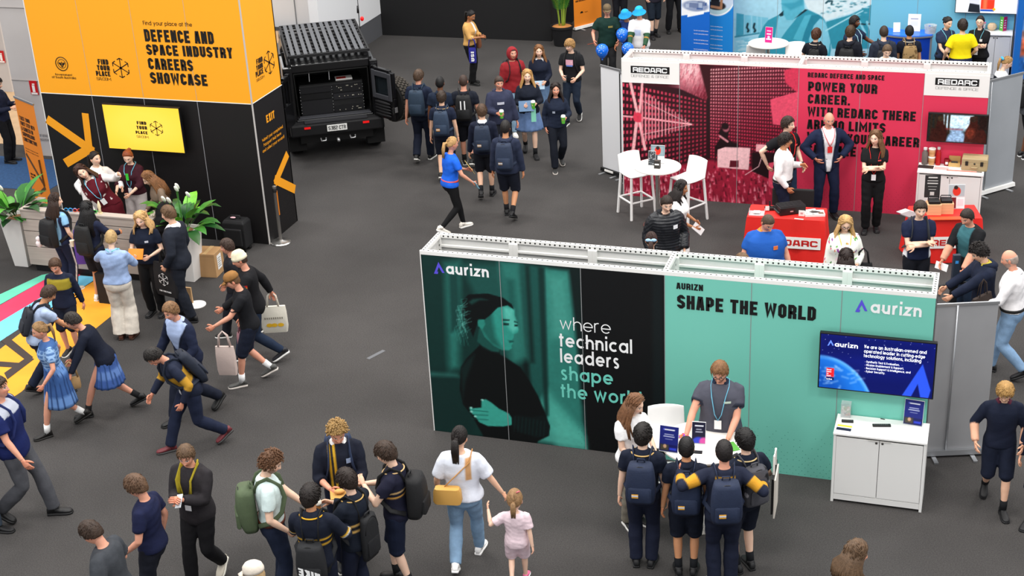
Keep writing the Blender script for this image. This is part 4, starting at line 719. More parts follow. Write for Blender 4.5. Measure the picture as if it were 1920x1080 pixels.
# ------------------------------------------------------------------ off-road vehicle with its rear doors open
vt = thing('off_road_vehicle', 'black off-road vehicle parked with rear doors open and roof rack, by the white wall', 'car', (-11.86, 24.2, 0), math.radians(30))
vb = mat('vehicle_black', '0C0C0E', .3, coat=.4); vd = mat('vehicle_trim', '161618', .65, bump=.2); vg = mat('vehicle_glass', '20262A', .08); vl = mat('vehicle_lining', '3A3B40', .7); silver = mat('silver', 'B8B9BA', .35, .7)
prof = [(.12, .62), (.0, .82), (.02, 1.35), (.12, 1.86), (.3, 1.92), (2.6, 1.92), (3.1, 1.3), (4.1, 1.22), (4.15, .6)]
b = MB()
for s_ in (-1, 1):
    P = [Vector((s_*(.9 if z < 1.3 else .9-.14*(z-1.3)/.6), y, z)) for y, z in prof]; Q = [p-Vector((s_*.05, 0, 0)) for p in P]; n = len(P)
    b.add(P+Q, [tuple(range(n)), tuple(range(2*n-1, n-1, -1))]+[(i, (i+1) % n, n+(i+1) % n, n+i) for i in range(n)])
b.build('body_side', vb, vt)
b = MB().loft([[(-.8, y, z), (.8, y, z), (.8, y, z+.05), (-.8, y, z+.05)] for y, z in ((.06, 1.86), (.3, 1.9), (2.6, 1.9), (3.1, 1.3), (4.1, 1.2), (4.15, .7))]); b.build('roof', vb, vt)
BX('load_floor', -.85, .85, .05, 4.1, .6, .8, vd, vt); BX('bulkhead', -.84, .84, 1.0, 1.06, .8, 1.9, black, vt)
b = MB().box(-.9, -.72, 0, .1, .72, 1.86); b.box(.74, .9, 0, .1, .72, 1.86); b.box(-.74, .74, .02, .1, 1.74, 1.9); b.box(-.74, .74, -.02, .1, .72, .83); b.build('rear_frame', vb, vt, bevel=.02)
for s_ in (-1, 1):
    BX('side_window', s_*.86-.02, s_*.86+.02, .45, 1.35, 1.36, 1.75, silver if s_ < 0 else vg, vt); BX('side_window', s_*.86-.02, s_*.86+.02, 1.5, 2.4, 1.36, 1.75, vg, vt)
    BX('tail_lamp', s_*.83-.05, s_*.83+.05, -.03, .02, .95, 1.15, mat('tail_red', '8A1010', .2, coat=.5), vt, bevel=.01)
    for y in (.62, 3.35):
        w_ = thing('wheel', None, None); w_.parent = vt; w_.location = (s_*.76, y, .4); b = MB().tube([(-.13, 0, 0), (.13, 0, 0)], .01, 6); b = MB(); R_ = [(-.14, .3), (-.14, .37), (-.1, .4), (.1, .4), (.14, .37), (.14, .3)]
        b.loft([[(x, rr*math.cos(2*PI*k/36), rr*math.sin(2*PI*k/36)) for k in range(36)] for x, rr in R_]); tb = b.build('tyre', rubber, w_, 'a'); MB().cyl((-.12, 0, 0), (.145, 0, 0), .26, None, 20).build('rim', mat('rim_dark', '202022', .4, .5), w_, 'a')
    MB().box(s_*.76-.17, s_*.76+.17, .1, .12, .18, .62).build('mud_flap', rubber, vt); b = MB(); b.tube([(s_*.88, .62+.5*math.cos(a), .42+.5*math.sin(a)) for a in np.linspace(.1, PI-.1, 12)], .07, 6); b.build('wheel_arch', vd, vt, True)
b = MB().loft([[(x, y, z) for y, z in ((-.2, .55), (-.22, .78), (.1, .8), (.1, .5))] for x in (-.88, .88)]); b.build('rear_bumper', vd, vt, bevel=.03); BX('step_pad', -.6, .6, -.2, .0, .79, .81, paint('26262A', .8), vt)
for s_ in (-1, 1): BX('reflector', s_*.56-.06, s_*.56+.06, -.226, -.215, .7, .74, mat('refl_red', 'E01818', .3, emit=.3), vt); MB().tube([(s_*.28-.05, -.24, .5), (s_*.28-.04, -.32, .47), (s_*.28+.04, -.32, .47), (s_*.28+.05, -.24, .5)], .014, 7).build('tow_hook', silver, vt, True)
pl_ = BX('number_plate', -.19, .19, -.24, -.225, .62, .74, paint('F4F4F0', .4), vt)
lettering('plate_lettering', 'S382 CTR', ink, pl_, (-.165, -.24, .645), (1, 0, 0), (0, 0, 1), .33, .075, t=1.5, lift=.003)
MB().cyl((0, -.22, .45), (0, -.34, .45), .03, None, 10).build('tow_bar', silver, vt, True); BX('underbody', -.7, .7, .0, 3.9, .35, .6, black, vt)
# equipment bay
eq = BX('equipment_cabinet', -.62, .6, .2, .9, .82, 1.42, vd, vt, bevel=.01)
for x0, x1, z0, z1, m in ((-.6, -.02, .85, 1.13, '1B1B1E'), (-.6, -.02, 1.15, 1.26, '0E0E10'), (-.6, -.02, 1.28, 1.38, '17171A'), (.02, .57, 1.24, 1.39, '131316'), (.02, .57, 1.1, 1.22, '1E1E22'), (.02, .57, .85, .98, '131316')): BX('front_plate', x0, x1, .18, .2, z0, z1, paint(m, .45), eq)
b = MB()
for z in (.9, .96, 1.31, 1.36, 1.15, 1.02, 1.08, 1.22):
    for x in (-.61, .0, .59): b.ell((x, .178, z), (.008, .006, .008), 8, 5)
b.build('rack_screws', silver, eq, True); b = MB(); r = random.Random(2)
for k in range(34): b.cyl((.05+.5*r.random(), .165, r.choice((1.28, 1.34, 1.17, .9, .94))), (.05+.5*r.random()*0+.05+.45*r.random(), .18, 1.3) if False else (0, .18, 0), .01) if False else b.ell((.05+.5*r.random(), .175, r.choice((1.28, 1.33, 1.36, 1.16, .89, .93))), (.012, .012, .012), 8, 5)
b.build('control_knobs', mat('knob', 'A8A496', .4, .5), eq, True); BX('parcel_tray', -.6, .6, .22, .8, 1.42, 1.44, black, eq); BX('manuals', .1, .42, .3, .5, 1.44, 1.47, white, eq); BX('manual_cover', .12, .3, .3, .42, 1.47, 1.475, paint('C03028'), eq)
b = MB()
for x in (-.4, -.02): b.bar((x, .16, 1.8), (x-.01, .14, 1.52), .014, .014)
b.build('gas_struts', silver, vt); b = MB()
for x in (-.62, -.3, .1): b.bar((x, .2, 1.74), (x+.12, .22, 1.72), .02, .03)
b.build('ceiling_latches', paint('8A7030'), vt); b = MB(); b.tube([(-.68, .04, .86), (-.7, .05, 1.72), (.7, .05, 1.72), (.7, .04, .86)], .018, 6); b.build('door_seal', rubber, vt, True); BX('sill_plate', -.7, .7, -.02, .16, .83, .85, vl, vt, bevel=.01)
# doors
def vdoor(hx_, ang, w_, nm, win):
    d = thing(nm, None, None); d.parent = vt; d.location = (hx_, -.03, 0); d.rotation_euler = (0, 0, ang); sgn = 1
    b = MB().box(0, w_, -.04, .04, .78, 1.22); b.box(0, .1, -.04, .04, 1.22, 1.78); b.box(w_-.1, w_, -.04, .04, 1.22, 1.72); b.box(.1, w_-.1, -.04, .04, 1.66, 1.76); b.build('door_shell', vb, d, bevel=.015)
    if win:
        BX('door_window', .1, w_-.1, -.008, .008, 1.22, 1.66, vg, d); b = MB().box(.04, .13, -.07, -.04, 1.16, 1.72); b.box(w_-.13, w_-.03, -.07, -.04, 1.16, 1.7); b.box(.13, w_-.13, -.07, -.04, 1.16, 1.26); b.box(.13, w_-.13, -.07, -.04, 1.6, 1.71); b.build('inner_trim', vl, d, bevel=.015); b = MB()
        for k in range(5): b.ell((w_/2, -.06, .86+.06*k), (w_*.38, .035, .035), 12, 6)
        b.build('door_net', vd, d, True); BX('door_latch', w_-.03, w_+.01, -.03, .03, .95, 1.05, silver, d)
    return d
dr = vdoor(.78, math.radians(-58), .64, 'wide_door', True); dl = vdoor(-.8, math.radians(-115), .42, 'narrow_door', False)
b = MB(); n = 44; Rp = [(-.14, .24), (-.15, .36), (-.11, .4), (.11, .4), (.15, .36), (.14, .24)]; sp = thing('spare_wheel', None, None); sp.parent = vt
q = Vector((.78+.34*math.cos(math.radians(-58)), -.03+.34*math.sin(math.radians(-58)), 1.1))+Vector((math.cos(math.radians(32)), math.sin(math.radians(32)), 0))*.25; sp.location = q; sp.rotation_euler = (0, 0, math.radians(32))
b.loft([[(x, rr*math.cos(2*PI*k/n), rr*math.sin(2*PI*k/n)) for k in range(n)] for x, rr in Rp]); b.build('tyre', rubber, sp, 'a'); b = MB()
for row in range(5):
    for k in range(30):
        a = 2*PI*(k+.5*(row % 2))/30; T = Matrix.Rotation(a, 4, 'X'); x = -.11+.055*row; b.box(x-.022, x+.022, -.03, .03, .395, .418, T=T)
b.build('tread_blocks', mat('tread', '3A352F', .9), sp); MB().cyl((-.12, 0, 0), (.1, 0, 0), .24, None, 20).build('rim', mat('rim_dark', '202022', .4, .5), sp, 'a')
# roof rack
rk = BX('roof_rack', -.76, .76, .05, .09, 2.02, 2.07, vd, vt); b = MB(); b.box(-.78, -.74, .05, 2.5, 2.02, 2.07); b.box(.74, .78, .05, 2.5, 2.02, 2.07); b.box(-.76, .76, 2.46, 2.5, 2.02, 2.07); b.build('rack_frame', vd, rk, bevel=.008)
b = MB(); sl2 = mat('rack_slat', '5A5C60', .45, .3)
for k in range(12): x = -.7+.121*k-(.012 if k % 2 else 0); b.box(x, x+.07, .1, 2.46, 2.05, 2.075)
b.build('rack_slats', sl2, rk); b = MB()
for k in range(9): b.box(-.74, .74, .25+.26*k, .31+.26*k, 2.015, 2.045)
b.build('rack_crossbars', vd, rk); b = MB()
for k in range(6): b.box(-.66+.245*k, -.56+.245*k, 1.95, 2.25, 2.0, 2.01)
b.build('rack_plates', silver, rk); b = MB()
for x in (-.7, .7):
    for y in (.2, 1.2, 2.2): b.box(x-.03, x+.03, y-.05, y+.05, 1.9, 2.04)
b.build('rack_feet', vd, rk)
MB().cyl((.84, 2.4, 1.3), (.86, 2.4, 2.9), .012, .006, 8).build('aerial', black, vt, True); MB().cyl((.84, 2.4, 2.2), (.845, 2.4, 2.35), .025, .02, 8).build('aerial_spring', black, vt, True); MB().ell((.9, 2.3, 2.1), (.04, .04, .05), 10, 6).build('marker_lamp', mat('refl_red', 'E01818', .3, emit=.3), vt, True)
# ------------------------------------------------------------------ stools and bar tables
plastic = mat('white_plastic', 'F1F0EE', .35)
def make_stool(p, rz, label, group='white bar stools'):
    t = thing('bar_stool', label, 'stool', p, rz, group); sh = .74; b = MB(); rows = []
    for j in range(9):
        f = j/8; y = .2-.4*f; z = sh+.012*math.sin(PI*f)*-1; rows.append([Vector((x*.215, y, z-.012*(1-abs(x))+.0)) for x in np.linspace(-1, 1, 7)])
    for j in range(1, 8): f = j/7; rows.append([Vector((x*(.215-.01*f), -.2-.07*f, sh+.32*f-.03*(x*x)*f)) for x in np.linspace(-1, 1, 7)])
    vs = [p_ for r_ in rows for p_ in r_]; b.add(vs, [(7*j+i, 7*j+i+1, 7*j+i+8, 7*j+i+7) for j in range(len(rows)-1) for i in range(6)]); o = b.build('seat_shell', plastic, t, True); m = o.modifiers.new('thick', 'SOLIDIFY'); m.thickness = .022; m.offset = -1; bv = o.modifiers.new('bevel', 'BEVEL'); bv.width = .008; bv.segments = 2; bv.limit_method = 'ANGLE'
    for sx in (-1, 1):
        for sy in (-1, 1): MB().bar((sx*.195, sy*.18, sh-.01), (sx*.235, sy*.235, 0), .036, .036, up=(0, 1, 0)).build('leg', plastic, t, bevel=.006)
        MB().bar((sx*.215, -.21, .3), (sx*.215, .21, .3), .03, .022).build('stretcher', plastic, t, bevel=.004)
    for sy in (-1, 1): MB().bar((-.215, sy*.212, .3), (.215, sy*.212, .3), .03, .022).build('stretcher', plastic, t, bevel=.004)
    return t
c0 = (fl(1159, 400)+fl(1203, 390)+fl(1187, 413)+fl(1226, 402))/4; d = fl(1203, 390)-fl(1159, 400)
st0 = make_stool((c0.x, c0.y, 0), math.atan2(d.y, d.x)+PI, 'white bar stool left of the round table at the red wall')
c1 = fl(1288, 336, .74)
dup(st0, (c1.x, c1.y+.05, 0), math.radians(148), 'white bar stool right of the round table at the red wall')
def bar_table(p, r_, h, label, base='disc'):
    t = thing('bar_table', label, 'table', p, 0, 'round white bar tables'); MB().lathe((0, 0, h-.03), [(r_-.01, 0), (r_, .006), (r_, .024), (r_-.008, .03)], 48).build('table_top', mat('laminate', 'F3EFE8', .35), t, 'a')
    MB().cyl((0, 0, .02), (0, 0, h-.03), .038, None, 18).build('column', chrome, t, 'a'); MB().lathe((0, 0, 0), [(.25, 0), (.25, .012), (.06, .03)], 32).build('base', mat('base_copper', '7C5A54', .3, .7) if base == 'disc' else chrome, t, 'a'); return t
q = fl(1233, 311, 1.05); bar_table((q.x, q.y, 0), .385, 1.05, 'round white bar table between two white stools at the red wall'); TR = q
q2 = Vector((-2.62, 13.52, 1.05)); bar_table((q2.x, q2.y, 0), .46, 1.05, 'round white bar table amid the students at the teal wall', 'x'); TA = q2
q = fl(1441, 80, 1.05); bar_table((q.x, q.y, 0), .42, 1.05, 'round white bar table with pink card before the worker print'); TB = q
dup(st0, (TB.x-.32, TB.y+.12, 0), math.radians(20), 'white bar stool left of the table at the light blue wall'); dup(st0, (TB.x+.62, TB.y-.1, 0), math.radians(200), 'white bar stool right of the table at the light blue wall')
dup(st0, (-3.12, 13.98, 0), math.radians(195), 'white bar stool behind the brochures at the teal wall')
# upright cards and leaflets
def card(p, w_, h, m, label, rz=0., cat='brochure', tilt=.2, group=None, name='brochure_stand', paint_fn=None, foot=True):
    t = thing(name, label, cat, p, rz, group); T = Matrix.Rotation(-tilt, 4, 'X'); b = MB().box(-w_/2, w_/2, -.004, .004, .005, h, T=T); b.build('card', m, t)
    if foot: MB().box(-w_/2, w_/2, -.01, .07, 0, .006).build('foot', mat('acrylic', 'D8DDDF', .1, alpha=.5), t)
    if paint_fn:
        c = Canvas(w_-.006, h-.012, .006); paint_fn(c); c.build('card_print', t, (-c.W/2, -.0055*math.cos(tilt), .008), uz=(0, math.sin(tilt), math.cos(tilt)))
    return t
def navy(c):
    c.fill('1A2478'); c.rect(0, c.W, 0, c.H*.28, '10165a'); c.rect(c.W*.05, c.W*.5, .01, c.H*.27, '4a4438', .02); c.ell(c.W*.3, c.H*.2, .018, .022, 'c8a080', .008); c.rect(c.W*.55, c.W*.92, .02, c.H*.16, '2c40c8', .01)
    c.rect(c.W*.25, c.W*.8, c.H*.84, c.H*.89, 'e8ecf8', .006); c.rect(c.W*.18, c.W*.24, c.H*.84, c.H*.9, '6a6cf0', .006); c.rect(c.W*.25, c.W*.75, c.H*.66, c.H*.69, 'd0d6f0', .008); c.rect(c.W*.2, c.W*.8, c.H*.58, c.H*.61, 'd0d6f0', .008); c.rect(c.W*.3, c.W*.7, c.H*.48, c.H*.5, '98a0d0', .008)
def navy2(c):
    c.fill('141430'); c.rect(c.W*.2, c.W*.85, c.H*.8, c.H*.86, 'e8ecf8', .006); c.rect(c.W*.3, c.W*.7, c.H*.64, c.H*.68, 'c8ccdc', .008); c.rect(c.W*.25, c.W*.8, c.H*.52, c.H*.56, 'c8ccdc', .008); c.ell(c.W*.5, 0, c.W*.5, c.H*.3, '3040c0', .02); c.ell(c.W*.9, .02, .05, .05, 'd050a0', .02)
z = 1.052; wpa = paint('F4F4F4', .4)
q = fl(1252, 850, z); card((q.x, q.y+.03, z), .21, .297, wpa, 'navy brochure in upright stand at left of the students table', -.05, 'brochure', group='navy brochures at the teal wall', paint_fn=navy)
q = fl(1308, 836, z); card((q.x, q.y+.05, z), .15, .25, wpa, 'dark blue brochure standing in front of the man in grey polo', .1, group='navy brochures at the teal wall', paint_fn=navy2)
def leaf(name, p, w_, d, m, label, cat, rz=0., h=.006, group=None):
    o = BX(name, -w_/2, w_/2, -d/2, d/2, 0, h, m); o.location = p; o.rotation_euler = (0, 0, rz); return tag(o, label, cat, group)
leaf('black_card', (*fl(1308, 848, z).to_2d(), z), .1, .06, ink, 'small black card lying at the table edge near the dark blue brochure', 'card', .1)
t = thing('sweets_bowl', 'bowl of coloured sweets between the two brochures', 'bowl', (*fl(1282, 826, z).to_2d(), z)); MB().lathe((0, 0, 0), [(.04, 0), (.075, .05), (.07, .05), (.04, .01)], 18).build('bowl', paint('F0EEEC'), t, 'a'); b = [MB() for _ in range(3)]
for k in range(24): a = random.random()*6.3; rr = .06*math.sqrt(random.random()); b[k % 3].ell((rr*math.cos(a), rr*math.sin(a), .045+.012*random.random()), (.014, .012, .01), 7, 5)
for bb, cc in zip(b, ('E8783A', '7A3AC8', 'E83A6A')): tag(bb.build('sweets', paint(cc, .3), t, True), kind='stuff')
leaf('green_flyer', (*fl(1372, 838, z).to_2d(), z), .12, .18, paint('4E9A3A'), 'green flyer at the right edge of the students table', 'leaflet', .6)
# round table at the red wall
def photo(c): c.fill('4a6a78'); c.rect(0, c.W, c.H*.4, c.H, '8aa0a8', .05); c.ell(c.W*.5, c.H*.7, .05, .07, 'e83020', .01); c.ell(c.W*.5, c.H*.85, .03, .03, '1a1a1a', .01); c.rect(0, c.W*.5, 0, c.H*.45, '3a4248', .02); c.rect(c.W*.5, c.W, 0, c.H*.4, 'f0f0ee', .01)
def greys(c):
    c.fill('3c4044')
    for k in range(30): x, zz = random.random()*c.W, random.random()*c.H; c.rect(x, x+.02, zz, zz+.01, random.choice(['8a9094', '1c1e20', 'c8ccd0']), .006)
card((TR.x-.03, TR.y+.12, z), .23, .3, wpa, 'photo leaflet with red figure standing on the red wall table', .05, paint_fn=photo); card((TR.x-.1, TR.y+.0, z), .12, .24, wpa, 'narrow grey leaflet in front of the photo leaflet', 0, paint_fn=greys)
t = thing('card_holder', 'small black card holder box on the round table at the red wall', 'holder', (TR.x+.02, TR.y-.1, z)); BX('box', -.05, .05, -.04, .04, 0, .13, paint('262422'), t, bevel=.004); BX('label', -.035, .035, -.042, -.04, .06, .085, white, t); BX('slot', -.04, .04, -.03, .03, .1305, .132, paint('4A4844'), t)
def pink(c): c.fill('E8187C'); c.rect(c.W*.2, c.W*.8, c.H*.72, c.H*.8, 'f8c0dc', .01); c.rect(c.W*.2, c.W*.8, c.H*.52, c.H*.6, 'ffffff', .01); c.ell(c.W*.5, c.H*.35, .03, .03, 'f8c0dc', .01); c.rect(c.W*.15, c.W*.85, c.H*.18, c.H*.26, 'ffffff', .01)
card((TB.x+.0, TB.y-.02, z), .16, .33, wpa, 'tall pink folded card standing on the table by the worker print', -.2, 'card', tilt=.1, paint_fn=pink); leaf('paper_sheet', (TB.x+.2, TB.y-.05, z), .2, .12, paint('DDE0EC'), 'paper sheet lying on the table by the worker print', 'paper', .1)
# ------------------------------------------------------------------ cabinets
cabw = mat('cabinet_white', 'EAE9E6', .45)
def cabinet(p, label, w_=1.0, d=.45, h=.9, group='white two-door cabinets'):
    t = thing('cabinet', label, 'cabinet', p, 0, group); b = MB().box(0, .03, .012, d, 0, h-.025); b.box(w_-.03, w_, .012, d, 0, h-.025); b.box(.03, w_-.03, d-.02, d, .02, h-.025); b.box(.03, w_-.03, .03, d-.02, .09, .11); b.box(.03, w_-.03, .02, .04, .03, .1); b.build('carcass', cabw, t, bevel=.002)
    BX('top', -.005, w_+.005, 0, d, h-.025, h, mat('cabinet_top', 'F3F2EF', .4), t, bevel=.004)
    for k in (0, 1):
        x0 = .032 if k == 0 else w_/2+.002; dd = BX('door', x0, x0+w_/2-.036, .014, .032, .115, h-.05, cabw, t, bevel=.002); e = x0+w_/2-.036 if k == 0 else x0
        MB().box(e-(.12 if k == 0 else 0), e+(0 if k == 0 else .12), .006, .02, h-.058, h-.046).build('finger_pull', paint('D4D2CE'), dd); MB().cyl((e-.03 if k == 0 else e+.03, .008, h-.075), (e-.03 if k == 0 else e+.03, .02, h-.075), .013, None, 10).build('lock', paint('3A3835'), dd, True)
    return t
CZ = .9; cabinet((-1.3, 14.285, 0), 'white two-door cabinet under the screen on the teal wall')
cabinet((-.965, RY-.46, 0), 'white two-door cabinet under the screen on the red wall', 1.01, .45, .94); RZ = .94
cabinet((-.28, BLY-.47, 0), 'white cabinet at the right end of the light blue wall', .66, .45, .98)
def cz(u, v, z=CZ+.001): q = fl(u, v, z); return (q.x, q.y, z)
def jarfill(c): pass
t = thing('sweets_jar', 'clear square jar of sweets on the cabinet at the teal wall', 'jar', cz(1586, 779)); MB().loft([[(x*.055, y*.05, zz) for x, y in ((-1, -1), (1, -1), (1, 1), (-1, 1))] for zz in (0, .17)]).build('jar', mat('acrylic', 'D8DDDF', .1, alpha=.5), t); b = [MB() for _ in range(4)]
for k in range(44): b[k % 4].ell((random.uniform(-.04, .04), random.uniform(-.036, .036), .015+.085*random.random()), (.014, .011, .01), 7, 5)
for bb, cc in zip(b, ('F0F0E8', 'E89058', '7AB858', 'E8C8C8')): tag(bb.build('sweets', paint(cc, .4), t, True), kind='stuff')
card(cz(1711, 797), .21, .297, wpa, 'navy brochure in upright stand at the right end of the cabinet', -.1, group='navy brochures at the teal wall', paint_fn=navy)
def remote(p, rz, L, label):
    t = thing('remote_control', label, 'remote', p, rz, 'remotes on the cabinet'); BX('case', -L/2, L/2, -.023, .023, 0, .02, paint('1A1A1B', .5), t, bevel=.005); b = MB()
    for k in range(8): b.box(-L/2+.015+k*L/10, -L/2+.022+k*L/10, -.01, .01, .02, .023)
    b.build('buttons', paint('5A5A5C'), t)
remote(cz(1589, 791), .12, .13, 'short black remote control near the sweets jar'); remote(cz(1653, 799), .22, .2, 'long black remote control in the middle of the cabinet top')
leaf('leaflet', cz(1582, 805), .16, .05, paint('18203C'), 'dark blue leaflet at the left front corner of the cabinet', 'leaflet', -.05); leaf('leaflet', cz(1584, 799), .16, .03, paint('F0D040'), 'yellow leaflet strip behind the dark blue leaflet', 'leaflet', -.05); leaf('pen', cz(1655, 786), .05, .012, paint('444444'), 'small dark pen at the back of the cabinet top', 'pen', -.2)
# red cabinet goods
def rz(u, v, m=.08): q = cz(u, v, RZ+.001); return (q[0], min(q[1], RY-m), q[2])
def flask(p, r_, h, col, label, cap=None, cat='flask', name='flask', group=None):
    t = thing(name, label, cat, p, 0, group); MB().lathe((0, 0, 0), [(r_, 0), (r_, h*.7), (r_*.6, h*.82), (r_*.5, h*.9)], 18).build('body', mat('gloss_'+col, col, .25), t, 'a'); MB().lathe((0, 0, h*.88), [(r_*.62, 0), (r_*.62, h*.12), (r_*.4, h*.13)], 14).build('cap', paint(cap or '2A2A2A', .3), t, 'a')
def cup(p, r_, h, col, label, lid, name='travel_cup'):
    t = thing(name, label, 'cup', p, 0, 'travel cups on the cabinet'); MB().lathe((0, 0, 0), [(r_*.8, 0), (r_, h), (r_*.9, h)], 18).build('cup', paint(col, .5), t, 'a'); MB().lathe((0, 0, h*.98), [(r_*1.05, 0), (r_*1.05, h*.12), (r_*.8, h*.18)], 18).build('lid', paint(lid, .4), t, 'a'); MB().lathe((0, 0, h*.35), [(r_*.91, 0), (r_*.96, h*.3)], 18).build('band', paint('C8925A'), t, 'a'); return t
flask(rz(1734, 304), .05, .28, '6A605C', 'grey shaker flask with clear lid at left end of cabinet goods', 'D8D8D8')
p = rz(1747, 303); cup(p, .055,   .12, 'D2A474', 'tan travel cup with white lid, lower of the two stacked', 'F0ECE4'); cup((p[0], p[1], p[2]+.142), .055, .12, 'D8A878', 'tan travel cup with white lid, upper of the two stacked', 'F0ECE4')
flask(rz(1759, 305), .04, .3, 'B01C1C', 'tall red metal bottle on the cabinet', 'C8C8C8', 'bottle', 'bottle')
t = thing('mug', 'dark red mug beside the red bottle', 'mug', rz(1775, 308)); MB().lathe((0, 0, 0), [(.042, 0), (.044, .11), (.038, .11), (.036, .01)], 18).build('cup', mat('gloss_8C1820', '8C1820', .3), t, 'a'); MB().tube([(.042, 0, .09), (.07, 0, .08), (.07, 0, .04), (.042, 0, .025)], .007, 6).build('handle', mat('gloss_8C1820', '8C1820', .3), t, True); BX('label', -.02, .02, -.046, -.043, .03, .07, white, t)
t = thing('gift_box', 'open kraft gift box standing on the cabinet', 'box', rz(1790, 305)); BX('lid', -.09, .09, .02, .03, 0, .16, paint('B08C54', .7), t); BX('tray', -.09, .09, -.06, .02, 0, .06, paint('C8A468', .7), t); BX('contents', -.05, .05, -.04, .0, .06, .08, paint('3A3A3A'), t)
t = thing('hard_case', 'tan rugged hard case at the right end of the cabinet', 'case', rz(1827, 316, .16), -.03); tc_ = mat('case_tan', 'A8946E', .6, bump=.1); MB().loft([[(x*(.2-i), y*(.125-i), zz) for x, y in ((-1, -1), (1, -1), (1, 1), (-1, 1))] for zz, i in ((0, .01), (.02, 0), (.13, 0), (.135, .004))]).build('case_body', tc_, t, bevel=.012); MB().loft([[(x*(.2-i), y*(.125-i), zz) for x, y in ((-1, -1), (1, -1), (1, 1), (-1, 1))] for zz, i in ((.135, .004), (.14, 0), (.19, 0), (.21, .012))]).build('case_lid', tc_, t, bevel=.012)
for x in (-.12, .11): BX('latch', x-.022, x+.022, -.142, -.122, .09, .16, paint('1E1C18'), t, bevel=.004)
MB().tube([(-.05, -.125, .07), (-.045, -.15, .065), (.045, -.15, .065), (.05, -.125, .07)], .01, 6).build('handle', tc_, t, True); MB().ell((0, -.125, .12), (.016, .01, .016)).build('purge_valve', paint('2A2820'), t)
leaf('brochure', rz(1736, 313), .24, .14, paint('2A2426'), 'dark brochure at the left of the cabinet top', 'brochure', -.06); leaf('brochure', rz(1765, 316), .22, .12, paint('C8B0AC'), 'pale photo brochure in the middle of the cabinet top', 'brochure', -.05); leaf('banner_strip', rz(1803, 321), .46, .03, paint('E8705A'), 'red and white strip along the front edge of the cabinet', 'strip', -.02); leaf('badge', rz(1836, 323), .08, .03, paint('5A4A3A'), 'small dark oval badge at the right front corner', 'badge', 0)
p = cz(1878, 60, .981); 
t = thing('folded_card', 'green and pink folded card on the white cabinet, top right', 'card', (p[0]+.02, p[1]+.08, .981)); gr, pk = paint('5CB848'), paint('E0186C'); MB().bar((-.07, .06, .15), (0, -.02, .15), .005, .3, up=(0, 0, 1)).build('green_side', gr, t); MB().bar((0, -.02, .15), (.07, .06, .15), .005, .3, up=(0, 0, 1)).build('pink_side', pk, t); b = MB()
for k in range(4): b.bar((-.05, .034, .07+.05*k), (-.02, -.001, .07+.05*k), .009, .02); b.bar((.02, -.001, .07+.05*k), (.05, .034, .07+.05*k), .009, .02)
b.build('card_print', white, t)
t = thing('sweets_bag', 'clear tub of colourful sweets on the white cabinet, top right', 'tub', (p[0]-.42, p[1]+.1, .981)); MB().lathe((0, 0, 0), [(.08, 0), (.1, .14), (.095, .14), (.075, .01)], 18).build('tub', mat('acrylic', 'D8DDDF', .1, alpha=.5), t, 'a'); b = [MB() for _ in range(4)]
for k in range(40): a = random.random()*6.3; rr = .08*math.sqrt(random.random()); b[k % 4].ell((rr*math.cos(a), rr*math.sin(a), .03+.14*random.random()), (.022, .018, .016), 7, 5)
for bb, cc in zip(b, ('E8D040', 'E85AA0', '8AB8E8', 'F0F0F0')): tag(bb.build('sweets', paint(cc, .4), t, True), kind='stuff')
t = thing('paper_bundle', 'crumpled kraft paper bundle on the white cabinet, top right', 'paper', (p[0]-.2, p[1]+.12, .981)); MB().ell((0, 0, .08), (.1, .08, .085), 9, 6).build('bundle', paint('D8BC98', .8), t); MB().tube([(.09*math.cos(a), .07*math.sin(a), .08) for a in np.linspace(0, 2*PI, 14, False)], .006, 5, close=True).build('string', paint('8A6A4A'), t)
# blue curved counter
p0, p1 = fl(1652, 68, 1.05), fl(1748, 63, 1.05); t = thing('curved_counter', 'royal blue curved counter with grey edge before the light blue wall', 'counter', ((p0.x+p1.x)/2, (p0.y+p1.y)/2+.1, 0)); hw = (p1.x-p0.x)/2; b = MB(); arc = [(x*hw, -.18*(1-x*x)) for x in np.linspace(-1, 1, 15)]; arc2 = [(x*hw*.94, -.18*(1-x*x)+.5) for x in np.linspace(1, -1, 15)]
MB().prism(arc+arc2, 0, 1.0).build('front', mat('royal', '0D3FB0', .4), t); arc = [(x*(hw+.03), -.18*(1-x*x)-.03) for x in np.linspace(-1, 1, 15)]; MB().prism(arc+arc2, 1.0, 1.03).build('edge', alu, t); MB().prism([(x*.97, y+.02) for x, y in arc]+arc2, 1.03, 1.05).build('top', mat('royal_top', '1A66D8', .3), t)
for x in (-hw, hw-.04): BX('edge_post', x-.01, x+.05, -.02, .06, 0, 1.03, paint('7E8086', .4), t)
CB = ((p0.x+p1.x)/2, (p0.y+p1.y)/2+.1)
card((CB[0]+.12, CB[1]+.2, 1.051), .26, .36, wpa, 'white notice in stand on the royal blue counter', 0, 'notice', paint_fn=lambda c: (c.fill('eceaea'), c.rect(c.W*.2, c.W*.8, c.H*.7, c.H*.76, '8a90a8', .01), c.rect(c.W*.2, c.W*.8, c.H*.3, c.H*.6, 'd8dae4', .02)))
card((CB[0]-.22, CB[1]+.1, 1.051), .14, .2, wpa, 'small white card at the left of the royal blue counter', .2, 'card'); t = thing('lolly_tub', 'clear tub of wrapped lollies on the right of the royal blue counter', 'tub', (CB[0]+.46, CB[1]+.12, 1.051)); MB().lathe((0, 0, 0), [(.11, 0), (.13, .17), (.125, .17), (.1, .01)], 18).build('tub', mat('acrylic', 'D8DDDF', .1, alpha=.5), t, 'a'); b = [MB() for _ in range(3)]
for k in range(36): a = random.random()*6.3; rr = .1*math.sqrt(random.random()); b[k % 3].ell((rr*math.cos(a), rr*math.sin(a), .03+.1*random.random()), (.026, .02, .018), 7, 5)
